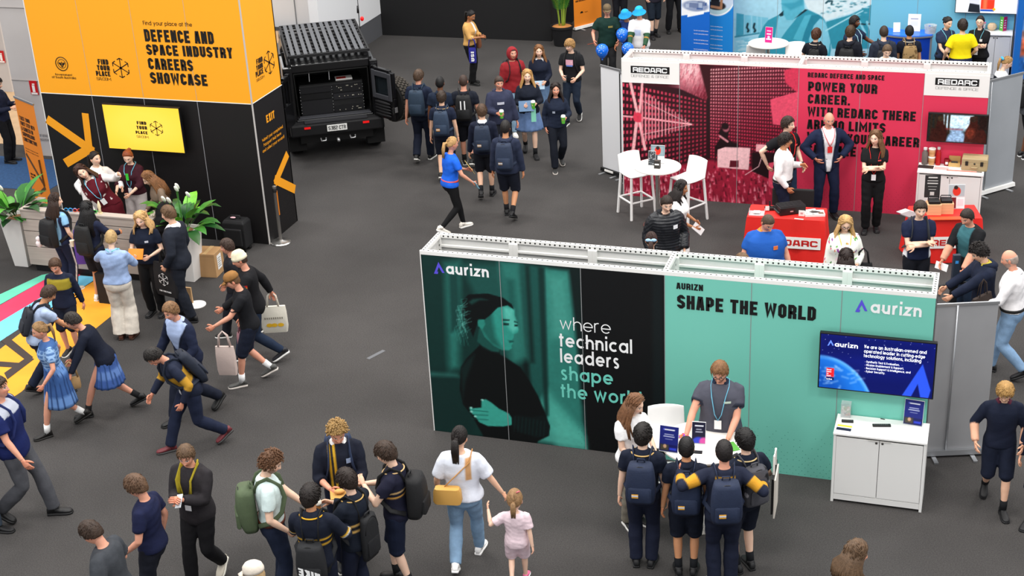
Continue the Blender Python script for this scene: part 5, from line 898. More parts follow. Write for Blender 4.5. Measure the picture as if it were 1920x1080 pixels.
for bb, cc in zip(b, ('4A6AB8', 'C8C0D8', '6A8A9A')): tag(bb.build('sweets', paint(cc, .4), t, True), kind='stuff')
# ------------------------------------------------------------------ red draped tables
rc = mat('red_cloth', 'E0231C', .7, bump=.15, bscale=30); rtop = mat('red_cloth', 'E0231C')
def draped(p, rz_, L, D, H, label, logo=(0., .9)):
    t = thing('draped_table', label, 'table', p, rz_, 'red draped tables'); n = 72; per = []
    for k in range(n):
        f = k/n*2*(L+D)
        if f < L: x, y, nx_, ny_ = -L/2+f, -D/2, 0, -1
        elif f < L+D: x, y, nx_, ny_ = L/2, -D/2+f-L, 1, 0
        elif f < 2*L+D: x, y, nx_, ny_ = L/2-(f-L-D), D/2, 0, 1
        else: x, y, nx_, ny_ = -L/2, D/2-(f-2*L-D), -1, 0
        per.append((x, y, nx_, ny_))
    rr = random.Random(int(L*100)); ph = [rr.uniform(0, 6.3) for _ in range(4)]; rings = []
    for z_, s_ in ((0.012, 1.), (.2, .75), (.45, .4), (H-.06, .12), (H-.01, .0), (H, -.3)):
        q = []
        for k, (x, y, a, c_) in enumerate(per):
            f = k/n*2*(L+D); cr = min(abs(abs(x)-L/2)+abs(abs(y)-D/2), .3)/.3; flare = (1-cr)*.07*max(s_, 0); wv = (.018*math.sin(f*17+ph[0])+.012*math.sin(f*29+ph[1]))*max(s_, 0)+.02*max(s_, 0)
            q.append((x+a*wv+math.copysign(flare, x)*(abs(x) > L/2-.3)-(.012 if s_ < 0 else 0)*math.copysign(1, x), y+c_*wv+math.copysign(flare, y)*(1-cr), z_))
        rings.append(q)
    MB().loft(rings).build('table_cover', rc, t, 'a')
    lg = BX('logo_patch', logo[0]-logo[1]/2, logo[0]+logo[1]/2, -D/2-.05, -D/2-.045, .27, .46, white, t); lettering('logo_lettering', 'REDARC', paint('C4201E'), lg, (logo[0]-logo[1]*.45, -D/2-.05, .315), (1, 0, 0), (0, 0, 1), logo[1]*.9, .1, t=2.4, w=9)
    b = MB()
    for x in (-L/2+.06, L/2-.06):
        for y in (-D/2+.06, D/2-.06): b.cyl((x, y, 0), (x, y, H-.03), .015)
    b.build('trestle_legs', chrome, t); return t
P = [fl(1395, 405, .74), fl(1540, 413, .74), fl(1557, 392, .74), fl(1413, 382, .74)]; ctr = sum(P, Vector())/4; d = P[1]-P[0]
draped((ctr.x, ctr.y, 0), math.atan2(d.y, d.x), 1.18, .54, .735, 'red draped table behind the man in blue polo, with black unit on top', (.12, .86)); T1 = ctr
A, B = fl(1688, 485), fl(1750, 494); d = Vector((.93, .37, 0)); ctr2 = Vector((-.47, 21.62, 0)); 
draped((ctr2.x, ctr2.y, 0), math.radians(14), 1.02, .56, .735, 'red draped table behind the boy with crossed arms, with wooden boxes on top', (.1, .72)); T2 = ctr2
def t1(u, v): return cz(u, v, .737)
t = thing('card_stand', 'clear acrylic stand with white card, left end of red table', 'stand', t1(1419, 400), .1); MB().box(-.12, .12, -.1, .1, 0, .006).build('acrylic_base', mat('acrylic', 'D8DDDF', .1, alpha=.5), t); BX('card', -.05, .05, -.05, .05, .02, .03, white, t); b = MB()
for x in (-.12, .115): b.box(x, x+.005, -.1, .1, .006, .05)
b.build('acrylic_sides', mat('acrylic', 'D8DDDF', .1, alpha=.5), t)
t = thing('radio_unit', 'small black handheld unit with white tag on the red table', 'device', t1(1446, 393), .3); BX('case', -.1, .08, -.05, .05, 0, .05, paint('151515'), t, bevel=.01); MB().bar((.03, 0, .05), (.12, -.03, .03), .05, .03).build('grip', black, t); MB().cyl((-.02, .02, .05), (-.02, .04, .13), .012).build('knob', black, t); BX('tag', -.1, -.04, -.06, -.052, .01, .08, white, t)
t = thing('power_unit', 'large black finned power unit on the red table', 'device', t1(1482, 398), .52); BX('case', -.21, .21, -.11, .11, 0, .13, paint('161617', .4), t, bevel=.012); b = MB()
for k in range(9): b.box(-.2, .2, -.1+.024*k, -.092+.024*k, .13, .142)
b.build('cooling_fins', paint('242426'), t); b = MB()
for k in range(5): b.cyl((-.21, -.08+.04*k, .05), (-.24, -.08+.04*k, .05), .014, None, 8)
b.build('connectors', paint('3A3A3C'), t, True); BX('badge', -.05, .0, -.116, -.11, .05, .07, silver, t)
t = thing('cable_set', 'coil of black cable behind the power unit', 'cable', t1(1466, 386)); MB().tube([(.1*math.cos(a)+.02*a, .05*math.sin(a), .02+.004*a) for a in np.linspace(0, 12, 40)], .012, 6).build('cable', black, t, True); BX('plug', .2, .26, -.02, .02, 0, .03, paint('2A2A2A'), t)
t = thing('price_tag', 'small white tag standing beside the power unit', 'tag', t1(1503, 405)); BX('face', -.045, .045, -.004, .004, 0, .09, white, t); BX('stand', -.03, .03, 0, .05, 0, .006, white, t); BX('tag_print', -.02, .02, -.006, -.004, .03, .06, paint('B8A0A0'), t)
t = thing('magazine', 'magazine with dark print on the right end of the red table', 'magazine', t1(1527, 402), .25); BX('pages', -.15, .15, -.1, .1, 0, .035, white, t); c = Canvas(.29, .19, .008); c.fill('c8c4c0'); c.ell(.15, .11, .08, .04, '2a2828', .02); c.rect(.2, .28, .02, .09, '6a4a3a', .02); c.noise(.02, .2).build('cover', t, (-.145, -.095, .0365), (1, 0, 0), (0, 1, 0)); leaf('white_lead', t1(1515, 394), .24, .03, white, 'white lead lying by the dark printed magazine', 'lead', .5)
leaf('note_strip', t1(1498, 411), .14, .03, paint('F4C8C0'), 'pale paper strip at the front edge of the red table', 'paper', -.1)
t = thing('chair', 'black padded chair back behind the red table', 'chair', (T1.x+.0, T1.y+.52, 0), PI+.05); BX('backrest', -.33, .33, -.24, -.19, .52, .86, paint('1A1A1B', .7), t, bevel=.03); BX('seat', -.28, .28, -.22, .24, .42, .48, paint('1A1A1B', .7), t, bevel=.02)
for sx in (-1, 1):
    for sy in (-1, 1): MB().cyl((sx*.24, sy*.2, .43), (sx*.26, sy*.23, 0), .014).build('leg', chrome, t, True)
def t2(u, v): return cz(u, v, .737)
def blackcard(c):
    c.fill('2E2C2C')
    for k, (w_, h_) in enumerate([(.6, .06), (.7, .03), (.7, .05), (.6, .02), (.5, .02)]): c.rect(c.W*(.5-w_/2), c.W*(.5+w_/2), c.H*(.88-.13*k), c.H*(.88-.13*k)+c.H*h_, 'd8d4d0', .006)
    c.rect(c.W*.36, c.W*.64, c.H*.1, c.H*.26, 'c8c4c0', .006)
p = t2(1750, 392); 
for k, (u, nm) in enumerate([(1749, 'left'), (1772, 'right')]):
    p = t2(u, 402 if k == 0 else 400); t = thing('display_box', f'plywood display box with black device, {nm} of the pair on the red table', 'box', (p[0], p[1]+.06, p[2]), .2, 'plywood boxes on the red table'); BX('ply', -.105, .105, -.1, .1, 0, .17, mat('ply', 'D8AC80', .6, var=.08, vscale=3, aniso=(1, 1, 10)), t, bevel=.003); BX('device', -.085, .085, -.08, .08, .17, .22, paint('181818'), t, bevel=.01); MB().tube([(-.08, .06, .22), (-.07, .06, .25), (.07, .06, .25), (.08, .06, .22)], .008, 6).build('device_handle', black, t, True)
p = t2(1747, 396); card((p[0]-.02, p[1]+.12, .91), .23, .36, ink, 'black framed notice standing on the plywood boxes', .12, 'notice', tilt=.08, paint_fn=blackcard)
p = t2(1792, 394); card((p[0], p[1]+.06, .737), .25, .38, wpa, 'photo and red leaflet display at the right end of the red table', .2, paint_fn=lambda c: (c.fill('d8d4d4'), c.rect(0, c.W, c.H*.5, c.H, 'a8b0b4', .02), c.ell(c.W*.5, c.H*.72, .06, .07, 'd03020', .01), c.ell(c.W*.45, c.H*.88, .03, .03, '2a1a14', .01), c.rect(0, c.W*.48, 0, c.H*.46, '6a1c20', .006), c.rect(c.W*.5, c.W, 0, c.H*.46, 'f4f0f0', .006), c.rect(c.W*.56, c.W*.94, c.H*.1, c.H*.4, 'e8d0d4', .02)))
for k, (u, v) in enumerate([(1701, 399), (1709, 404)]): leaf('magazine', t2(u, v), .2, .26, paint(('B8B4B4', '8A8486')[k]), ('pale magazine at the left end of the wooden box table', 'darker magazine overlapping the pale one on the red table')[k], 'magazine', .9, .008+.006*k)
leaf('orange_tray', t2(1775, 410), .5, .12, paint('E84A20', .5), 'orange tray along the front of the wooden box table', 'tray', .24, .012)
# things beyond the teal wall
q = fl(1793, 545, 1.0); t = thing('bicycle_desk', 'black handlebar stand with upright dark screen behind the teal wall end', 'exercise bike', (-.2, 18.2, 0), .3); 
MB().box(-.3, .3, -.06, .06, 0, .06).build('foot_bar', black, t); MB().bar((0, 0, .03), (0, .02, 1.05), .09, .07, up=(0, 1, 0)).build('column', paint('1C1E22'), t, bevel=.01); BX('screen', -.05, .05, -.03, .03, 1.05, 1.5, mat('bike_screen', '2C3440', .3), t, bevel=.01); BX('screen_light', -.02, .02, -.034, -.03, 1.38, 1.42, paint('3A90D8'), t)
MB().tube([(-.2, -.02, 1.05), (-.05, 0, 1.08), (.1, -.02, 1.1), (.35, -.06, 1.06), (.5, -.1, .98)], .022, 8).build('handlebar', black, t, True); MB().box(-.25, .3, -.15, .15, .3, .36).build('pedal_base', black, t)
for k, (dx, nm) in enumerate([(-.2, 'left'), (-.11, 'right')]):
    t = thing('drink_bottle', f'clear drink bottle, {nm} of the two on the handlebar stand tray', 'bottle', (-.32+dx, 17.9, .98), 0, 'clear bottles behind the teal wall'); MB().lathe((0, 0, 0), [(.035, 0), (.036, .17), (.015, .22), (.015, .24)], 14).build('bottle', mat('clear', 'D8DEE0', .05, trans=.9), t, 'a'); MB().lathe((0, 0, .235), [(.018, 0), (.018, .025)], 10).build('cap', white, t, 'a'); MB().lathe((0, 0, .05), [(.037, 0), (.037, .06)], 14).build('label', paint(('D84040', '3AA0D0')[k]), t, 'a')
o = BX('bottle_tray', -.62, -.36, 17.78, 18.02, .95, .98, paint('2A2A2E')); 
MB().box(-.52, -.46, 17.87, 17.93, 0, .95).build('tray_post', black, o); tag(o, 'dark side tray holding two clear bottles behind the teal wall', 'tray')
# balloons
def balloon(p, label, r_=.14):
    t = thing('balloon', label, 'balloon', p, 0, 'blue balloons at the back aisle'); MB().lathe((0, 0, 0), [(.004, -r_*1.3), (r_*.35, -r_*1.1), (r_*.8, -r_*.55), (r_, .1*r_), (r_*.86, r_*.6), (r_*.5, r_*.95), (.01, r_*1.08)], 24).build('skin', mat('balloon_blue', '1470EA', .15, coat=.6), t, True); MB().lathe((0, 0, -r_*1.42), [(.02, 0), (.005, .02)], 8).build('knot', mat('balloon_blue', '1470EA'), t); b = MB(); rr = random.Random(3)
    for k in range(6): a = -1.6+.5*rr.uniform(-1, 1); b.ell((r_*.95*math.cos(a), r_*.95*math.sin(a), .02+r_*.5*rr.uniform(-.6, .9)), (.012, .01, .006), 6, 4)
    b.build('printed_stars', white, t)
for u, v, zz, lb in [(1129, 95, .95, 'blue balloon at left, below the man in dark green'), (1177, 92, .98, 'blue balloon touching the top left corner of the red wall'), (1167, 65, 1.15, 'blue balloon between the two adults by the orange banner')]: q = fl(u, v, zz); balloon(q, lb, .14 if u < 1170 else .135)
for x, y, rzz in ((fl(735, 665).x, fl(700, 668).y, 0.4),): pass
tp = fl(705, 665); o = BX('tape_mark', -.03, .03, -.16, .16, 0, .002, paint('5A5C60')); o.location = (tp.x, tp.y, .001); o.rotation_euler = (0, 0, -.4); tag(o, 'faint grey tape mark on the open carpet', 'tape')
tp = fl(1108, 82); o = BX('tape_mark', -.02, .02, -.1, .1, 0, .002, paint('8A3A2C')); o.location = (tp.x, tp.y, .001); o.rotation_euler = (0, 0, -.7); tag(o, 'red tape mark on the carpet near the palm', 'tape')
# ------------------------------------------------------------------ people
def hair_mat(h): return mat('hair_'+h, h, .55, bump=.5, bscale=70, var=.25, vscale=30, spec=.35)
skin_m = attr_mat('skin', .5, sss=.06, spec=.35)
pat_m = attr_mat('patterned_cloth', .85, bump=.25, bscale=45, spec=.2, var=.08)
def smooth01(x): x = np.clip(x, 0, 1); return x*x*(3-2*x)
def add_col(me, cols):
    a = me.color_attributes.new('Col', 'FLOAT_COLOR', 'POINT'); c = np.ones((len(me.vertices), 4), np.float32); c[:, :3] = cols; a.data.foreach_set('color', c.ravel())
def get_co(me): c = np.empty(len(me.vertices)*3, np.float32); me.vertices.foreach_get('co', c); return c.reshape(-1, 3).astype(float)
def fused(b, name, voxel, iters=3, wr=0., seed=0):
    """one continuous skin over overlapping closed forms"""
    me = b.mesh(name); o = bpy.data.objects.new(name, me); COL.objects.link(o)
    m = o.modifiers.new('r', 'REMESH'); m.mode = 'VOXEL'; m.voxel_size = voxel; s = o.modifiers.new('s', 'SMOOTH'); s.iterations = iters; s.factor = .5
    dg = bpy.context.evaluated_depsgraph_get(); new = bpy.data.meshes.new_from_object(o.evaluated_get(dg)); bpy.data.objects.remove(o); bpy.data.meshes.remove(me); new.name = name
    if wr:                                                              # soft folds
        n = len(new.vertices); co = get_co(new); no = np.empty(n*3, np.float32); new.vertices.foreach_get('normal', no); no = no.reshape(-1, 3); r = np.random.default_rng(seed); d = np.zeros(n)
        for k in range(7): v = r.normal(0, 1, 3)*np.array([16, 16, 26]); d += np.sin(co@v+r.uniform(0, 6.3)+1.5*np.sin(co@r.normal(0, 9, 3)))
        co += no*(d/7*wr)[:, None]*1.6; new.vertices.foreach_set('co', co.astype(np.float32).ravel()); new.update()
    return new
def put(me, name, m, parent):
    me.name = name; me.materials.clear(); me.materials.append(m); me.polygons.foreach_set('use_smooth', [True]*len(me.polygons)); o = bpy.data.objects.new(name, me); COL.objects.link(o); o.parent = parent; return o
def ik(S, T, a, b, hint):
    S, T = Vector(S), Vector(T); d = T-S; L = min(max(d.length, abs(a-b)+.01), (a+b)*.999); u = d.normalized(); T = S+u*L
    x = (a*a-b*b+L*L)/(2*L); h = math.sqrt(max(a*a-x*x, 0)); hint = Vector(hint); n = hint-u*hint.dot(u); n = n.normalized() if n.length > 1e-4 else Vector((0, -1, 0))
    return S+u*x+n*h, T
TORSO = [(.80, .085, .085, .0), (.86, .158, .112, -.005), (.93, .172, .122, -.01), (1.0, .163, .114, -.004), (1.08, .146, .102, .004), (1.18, .152, .108, .008), (1.28, .168, .119, .006), (1.36, .174, .114, .0), (1.41, .156, .096, -.006), (1.44, .118, .079, -.01), (1.462, .082, .066, -.012), (1.48, .06, .057, -.008)]
SK = {'l': 'E2B598', 'f': 'EBC3AA', 't': 'C98F68', 'm': 'A8714C', 'd': '6E4630', 'r': 'D89A80'}
class Body:
    """a posed figure; x = own right, y = forward; lengths in metres for a 1.75 m adult, scaled to h"""
    def __init__(s, h=1.7, fem=False, bulk=1., lean=0., side=0., twist=0., hy=0., hp=0., hr=0., R=None, L=None, er=None, el=None, stride=0., lead=1, spread=0., child=False, stance=0., crouch=0., lift=.09, curl=.5):
        s.h, s.fem, s.bulk, s.child = h, fem, bulk, child; s.k = k = h/1.75; s.curl = curl
        s.hk = (1.28 if child else 1.)*(k**-.35)*1.0
        s.ML = Matrix.Rotation(math.radians(-lean), 3, 'X') @ Matrix.Rotation(math.radians(side), 3, 'Y') @ Matrix.Rotation(math.radians(-twist), 3, 'Z')
        s.lean, s.side, s.twist = lean, side, twist
        f, bk = (.5*stride+stance*.5, -.5*stride-stance*.5); ankle = {lead: Vector((lead*(.085+spread), f, .085)), -lead: Vector((-lead*(.085+spread), bk, .085+(lift if stride else 0)))}
        hipx = .088; drop = crouch
        for _ in range(60):
            if all((ankle[q]-Vector((q*hipx, 0, .93-drop))).length <= .857 for q in (1, -1)): break
            drop += .004
        s.drop = drop; s.hip = {q: Vector((q*hipx, 0, .93-drop)) for q in (1, -1)}; s.ank = {}; s.knee = {}
        for q in (1, -1): s.knee[q], s.ank[q] = ik(s.hip[q], ankle[q], .43, .43, (q*.12, 1, .15 if q != lead else .05))
        s.stride, s.lead = stride, lead
        s.sh = {q: s.X((q*(.172 if not fem else .156)*(.93+.07*bulk), -.008, 1.395)) for q in (1, -1)}; s.elb, s.wri = {}, {}
        for q, tg, eh in ((1, R, er), (-1, L, el)):
            if tg is None: tg = (q*.27, .03, .80)
            tg = s.X((tg[0], tg[1], tg[2])) if len(tg) == 3 else Vector(tg[:3])
            s.elb[q], s.wri[q] = ik(s.sh[q], tg, .285, .26, s.ML @ Vector(eh if eh else (q*.55, -.75, -.35)))
        s.MH = s.ML @ Matrix.Rotation(math.radians(-hy), 3, 'Z') @ Matrix.Rotation(math.radians(-hp), 3, 'X') @ Matrix.Rotation(math.radians(hr), 3, 'Y')
        s.nk = s.X((0, -.006, 1.47)); s.hc = s.nk + s.ML @ Vector((0, .018, .06)) + s.MH @ Vector((0, .012, .10*s.hk))
    def X(s, p):
        p = Vector(p); t = float(smooth01((p.z-.86)/.28)); q = p-Vector((0, 0, .95)); M_ = Matrix.Rotation(math.radians(-s.lean*t), 3, 'X') @ Matrix.Rotation(math.radians(s.side*t), 3, 'Y') @ Matrix.Rotation(math.radians(-s.twist*t), 3, 'Z')
        return M_ @ q + Vector((0, 0, .95-s.drop))
    def ring(s, z, rx, ry, yo, n=22, pw=2.3):
        q = []
        for i in range(n):
            a = 2*PI*i/n; c_, s_ = math.cos(a), math.sin(a); q.append(s.X((rx*math.copysign(abs(c_)**(2/pw), c_), yo+ry*math.copysign(abs(s_)**(2/pw), s_), z)))
        return q
    def prof(s, z):
        T_ = TORSO; zz = [t[0] for t in T_]; rx, ry, yo = (np.interp(z, zz, [t[i] for t in T_]) for i in (1, 2, 3)); bk = s.bulk
        if s.fem:
            sh = float(smooth01((z-1.2)/.2)); rx *= 1-.09*sh; 
            if 1.0 < z < 1.2: rx *= .93
            if z < 1.0: rx *= 1.03
            b = math.exp(-((z-1.27)/.06)**2); ry += .018*b; yo += .016*b
        f = 1+(bk-1)*float(np.interp(z, [.8, 1.05, 1.2, 1.4, 1.48], [.8, 1.25, 1.1, .6, .2])); return rx*f, ry*(1+(f-1)*1.2), yo+(f-1)*.05
    def torso(s, b, z0, z1, off, n=11, flare=0.):
        zs = np.linspace(z0, z1, n); rg = []
        for z in zs: rx, ry, yo = s.prof(z); e = off+flare*max(0, (1.05-z)/.2); rg.append(s.ring(z, rx+e, ry+e, yo))
        b.loft(rg)
    def arm(s, b, q, t, off, cuff=0.):
        """sleeve or arm from the shoulder to fraction t (1 = wrist)"""
        S, E, W_ = s.sh[q], s.elb[q], s.wri[q]; bk = .8+.2*s.bulk; m = .88 if s.fem else .97; pts = [S+(S-E).normalized()*.02+ (s.ML @ Vector((-q*.05, 0, .0)))]; rad = [.045]
        F = [(0, .05), (.12, .056), (.3, .049), (.5, .042), (.62, .042), (.8, .035), (1., .0275)]
        for f, r in F:
            if f > t: break
            pts.append(S.lerp(E, f/.5) if f <= .5 else E.lerp(W_, (f-.5)/.5)); rad.append(r)
        if F and t < 1: f = t; pts.append(S.lerp(E, f/.5) if f <= .5 else E.lerp(W_, (f-.5)/.5)); rad.append(float(np.interp(t, [x[0] for x in F], [x[1] for x in F])))
        b.tube(pts, [(r*m*bk)+off+(cuff*i/len(rad)) for i, r in enumerate(rad)], 12)
        b.ell(S-(s.ML @ Vector((0, 0, .012))), tuple([.052*m*bk+off]*3), 12, 8)
        if t > .5: b.ell(E, tuple([.041*m*bk+off]*3), 10, 7)
    def leg(s, b, q, t, off, wide=0.):
        """hip to fraction t of the leg (1 = ankle)"""
        H, K, A = s.hip[q], s.knee[q], s.ank[q]; bk = .65+.35*s.bulk; F = [(0, .093), (.12, .09), (.3, .076), (.47, .058), (.55, .055), (.68, .055), (.85, .043), (1., .036)]; pts, rad = [H+Vector((-q*.01, 0, .05))], [.085]
        P = lambda f: H.lerp(K, f/.5) if f <= .5 else K.lerp(A, (f-.5)/.5)
        for f, r in F:
            if f < t-1e-6 or f == t: pts.append(P(f)); rad.append(r)
        if t not in [f for f, _ in F]: pts.append(P(t)); rad.append(float(np.interp(t, [x[0] for x in F], [x[1] for x in F])))
        n = len(rad); b.tube(pts, [r*bk+off+wide*max(0, i/(n-1)-.35)/.65 for i, r in enumerate(rad)], 14); 
        if t > .5: b.ell(K, tuple([.056*bk+off+wide*.25]*3), 12, 8)
    def hand(s, b, q):
        E, W_ = s.elb[q], s.wri[q]; d = (W_-E).normalized(); n = s.ML @ Vector((-q*1., .12, -.25)); n = n-d*n.dot(d); n = n.normalized() if n.length > .05 else Vector((0, 1, 0)); w_ = d.cross(n).normalized()*q*-1
        if w_.dot(s.ML @ Vector((0, 1, .3))) < 0: w_ = -w_                      # thumb side
        z = .86 if s.fem else 1.; z *= .95 if not s.child else .9; c_ = s.curl; K = W_+d*.088*z
        rg = []
        for f, hw, th in ((-.12, .024, .02), (.1, .026, .018), (.5, .038, .016), (.85, .041, .0145), (1.02, .036, .011)):
            o = W_+d*.088*z*f; rg.append([o+w_*(hw*z*math.cos(a))+n*(th*z*math.sin(a)) for a in [2*PI*i/10 for i in range(10)]])
        b.loft(rg)
        for i, (off, L) in enumerate(((.029, .072), (.0098, .08), (-.0095, .075), (-.028, .06))):
            p = K+w_*off*z-d*.012; pts = [p]; a = .12+.1*i*c_
            for seg in (.45, .32, .26): a += c_*(.55 if seg < .45 else .35); p = p+(d*math.cos(a)+n*math.sin(a)+w_*off*.8)*(L*seg*z); pts.append(p)
            b.tube(pts, [.0095*z, .0093*z, .0085*z, .0062*z], 7)
        p = W_+d*.026*z+w_*.026*z; pts = [p, p+(d*.6+w_*.75+n*.2).normalized()*.034*z, p+(d*.95+w_*.75+n*.45).normalized()*.064*z, p+(d*1.+w_*.55+n*.6).normalized()*.085*z]
        b.tube(pts, [.0145*z, .0125*z, .0105*z, .0075*z], 7)
        s.palm = getattr(s, 'palm', {}); s.palm[q] = (W_+d*.085*z+n*.03, d, n, w_)
    def head(s, skin, beard=None, brow='3A2A1E', lips=None, eye='2E2018'):
        """star shaped head with brow, sockets, nose, lips, chin and ears, as vertices, faces and colours"""
        nu, nv = 64, 56; vs, cs = [], []; hk = s.hk; base = hs(skin); lp = hs(lips) if lips else base*np.array([.86, .62, .6])
        for j in range(1, nv):
            el = -PI/2+PI*j/nv
            for i in range(nu):
                az = 2*PI*i/nu; az -= .5*math.sin(az); dx, dy, dz = math.cos(el)*math.sin(az), math.cos(el)*math.cos(az), math.sin(el)
                rx, ry, rz = .0755, (.094 if dy > 0 else .098), (.118 if dz > 0 else .122); r = 1/math.sqrt((dx/rx)**2+(dy/ry)**2+(dz/rz)**2); x, y, z = dx*r, dy*r, dz*r
                lo = max(0, -z/.12)
                x *= 1-.26*lo**1.6; 
                if y < 0: y *= 1-.35*lo
                if y > 0:
                    fr = math.exp(-(x/.03)**2); y += .004*math.exp(-((z-.03)/.014)**2-(x/.045)**2); y -= .008*math.exp(-((abs(x)-.031)/.014)**2-((z-.006)/.013)**2)
                    nz = np.interp(z, [-.05, -.043, -.034, -.012, .01, .022], [0, .5, 1., .62, .28, 0]); y += .024*nz*math.exp(-(x/(.0085+.006*(z < -.02)))**2)
                    y += .005*math.exp(-((z+.066)/.008)**2-(x/.02)**2)-.0015*math.exp(-((z+.0655)/.003)**2-(x/.022)**2)+.007*math.exp(-((z+.1)/.015)**2-(x/.024)**2)+.004*math.exp(-((abs(x)-.045)/.018)**2-((z+.025)/.018)**2)
                c = base.copy()
                if y > .03:
                    ax = abs(x)
                    c = c*(1-.0)+0; k_ = math.exp(-((ax-.042)/.02)**2-((z+.03)/.02)**2); c = c*(1-.18*k_)+np.array([.86, .45, .4])*base*.18*k_*1.3
                    if ((ax-.03)/.0165)**2+((z-.006)/.0075)**2 < 1: c = np.array([.86, .84, .82]); 
                    if ((ax-.03)/.0068)**2+((z-.006)/.008)**2 < 1: c = hs(eye)
                    if abs(z-.0138) < .0026 and .014 < ax < .047: c = hs(brow)*.6
                    if abs(z-(.0315-.16*max(0, ax-.036)-.02*max(0, .03-ax))) < .0042 and .014 < ax < .053: c = hs(brow)*.8+base*.2
                    if ax < .024 and abs(z+.066) < .0095*(1-ax/.032): c = lp
                    if ax < .021 and abs(z+.0655) < .0022: c = lp*.78
                    if beard and (z < -.052 or (z < -.03 and ax > .05)) and not (ax < .022 and abs(z+.066) < .009): c = hs(beard)*.75+base*.25
                elif beard and z < -.03 and y > -.01: c = hs(beard)*.7+base*.3
                vs.append(s.hc+s.MH @ (Vector((x, y, z))*hk)); cs.append(c)
        n = nv-1; fs = [(j*nu+i, j*nu+(i+1) % nu, (j+1)*nu+(i+1) % nu, (j+1)*nu+i) for j in range(n-1) for i in range(nu)]+[tuple(range(nu-1, -1, -1)), tuple((n-1)*nu+i for i in range(nu))]
        b = MB(); b.add(vs, fs)
        for q in (1, -1):
            T = s.MH @ Matrix.Rotation(q*.35, 3, 'Z'); b.ell(s.hc+s.MH @ (Vector((q*.0745, -.008, -.008))*hk), (.012*hk, .02*hk, .032*hk), 10, 7, T=T); cs += [base*np.array([.97, .88, .85])]*(len(b.v)-len(cs))
        return b, np.array(cs)
    def build_body(s, root, skin, voxel, bare_arms=1., **kw):
        b = MB(); s.torso(b, .81, 1.475, -.012, 9)
        for q in (1, -1): s.arm(b, q, 1., -.002); s.leg(b, q, 1., -.003)
        nk = s.nk; b.tube([s.X((0, -.012, 1.42)), s.X((0, -.004, 1.475)), s.hc+s.MH @ (Vector((0, -.012, -.075))*s.hk), s.hc+s.MH @ (Vector((0, -.01, -.02))*s.hk)], [.066*(.9 if s.fem else 1), .053*(.86 if s.fem else 1), .051*(.86 if s.fem else 1), .05], 14)
        me = fused(b, 'body', voxel, 3); hb = MB()
        for q in (1, -1): s.hand(hb, q)
        hd, cs = s.head(skin, **kw); base = hs(skin); c0 = get_co(me); f0 = [tuple(p.vertices) for p in me.polygons]
        nb = MB(); nb.v = [tuple(x) for x in c0]; nb.f = f0; n0 = len(c0); nb.add(hb.v, hb.f); n1 = len(nb.v); nb.add(hd.v, hd.f); bpy.data.meshes.remove(me); m2 = bpy.data.meshes.new('body'); k = s.k; m2.from_pydata([(v[0]*k, v[1]*k, v[2]*k) for v in nb.v], [], nb.f)
        cols = np.concatenate([np.tile(base, (n0, 1)), np.tile(base*np.array([1., .93, .9]), (n1-n0, 1)), cs]); add_col(m2, s2l(np.clip(cols, 0, 1)))
        bm = bmesh.new(); bm.from_mesh(m2); bmesh.ops.recalc_face_normals(bm, faces=bm.faces); bm.to_mesh(m2); bm.free(); return put(m2, 'body', skin_m, root)
    def finish(s, me, name, m, root):
        co = get_co(me)*s.k; me.vertices.foreach_set('co', co.astype(np.float32).ravel()); me.update(); return put(me, name, m, root)
    def mb(s, b, name, m, root, smooth=True, **k): b.v = [(v[0]*s.k, v[1]*s.k, v[2]*s.k) for v in b.v]; return b.build(name, m, root, smooth, **k)
    def frame(s, co):
        """per point: which limb it lies on (0 torso, 1/-1 arms) and how far along"""
        co = np.asarray(co); z = np.zeros(len(co)); best = np.full(len(co), 1e9); seg = np.zeros(len(co)); t = np.zeros(len(co)); Mi = np.array(s.ML.transposed()); loc = (co-np.array([0, 0, .95-s.drop]))@Mi.T+np.array([0, 0, .95])
        dt = np.hypot(np.maximum(np.abs(loc[:, 0])-.12, 0), np.maximum(np.abs(loc[:, 1])-.06, 0))-.055
        for q in (1, -1):
            for a, b_, f0, f1 in ((s.sh[q], s.elb[q], 0, .5), (s.elb[q], s.wri[q], .5, 1)):
                a, b_ = np.array(a), np.array(b_); e = b_-a; u = np.clip((co-a)@e/(e@e), 0, 1); d = np.linalg.norm(co-a-u[:, None]*e, axis=1)-.05; k_ = (d < best) & (d < dt); best = np.where(k_, d, best); seg = np.where(k_, q, seg); t = np.where(k_, f0+(f1-f0)*u, t)
        return seg, t, loc
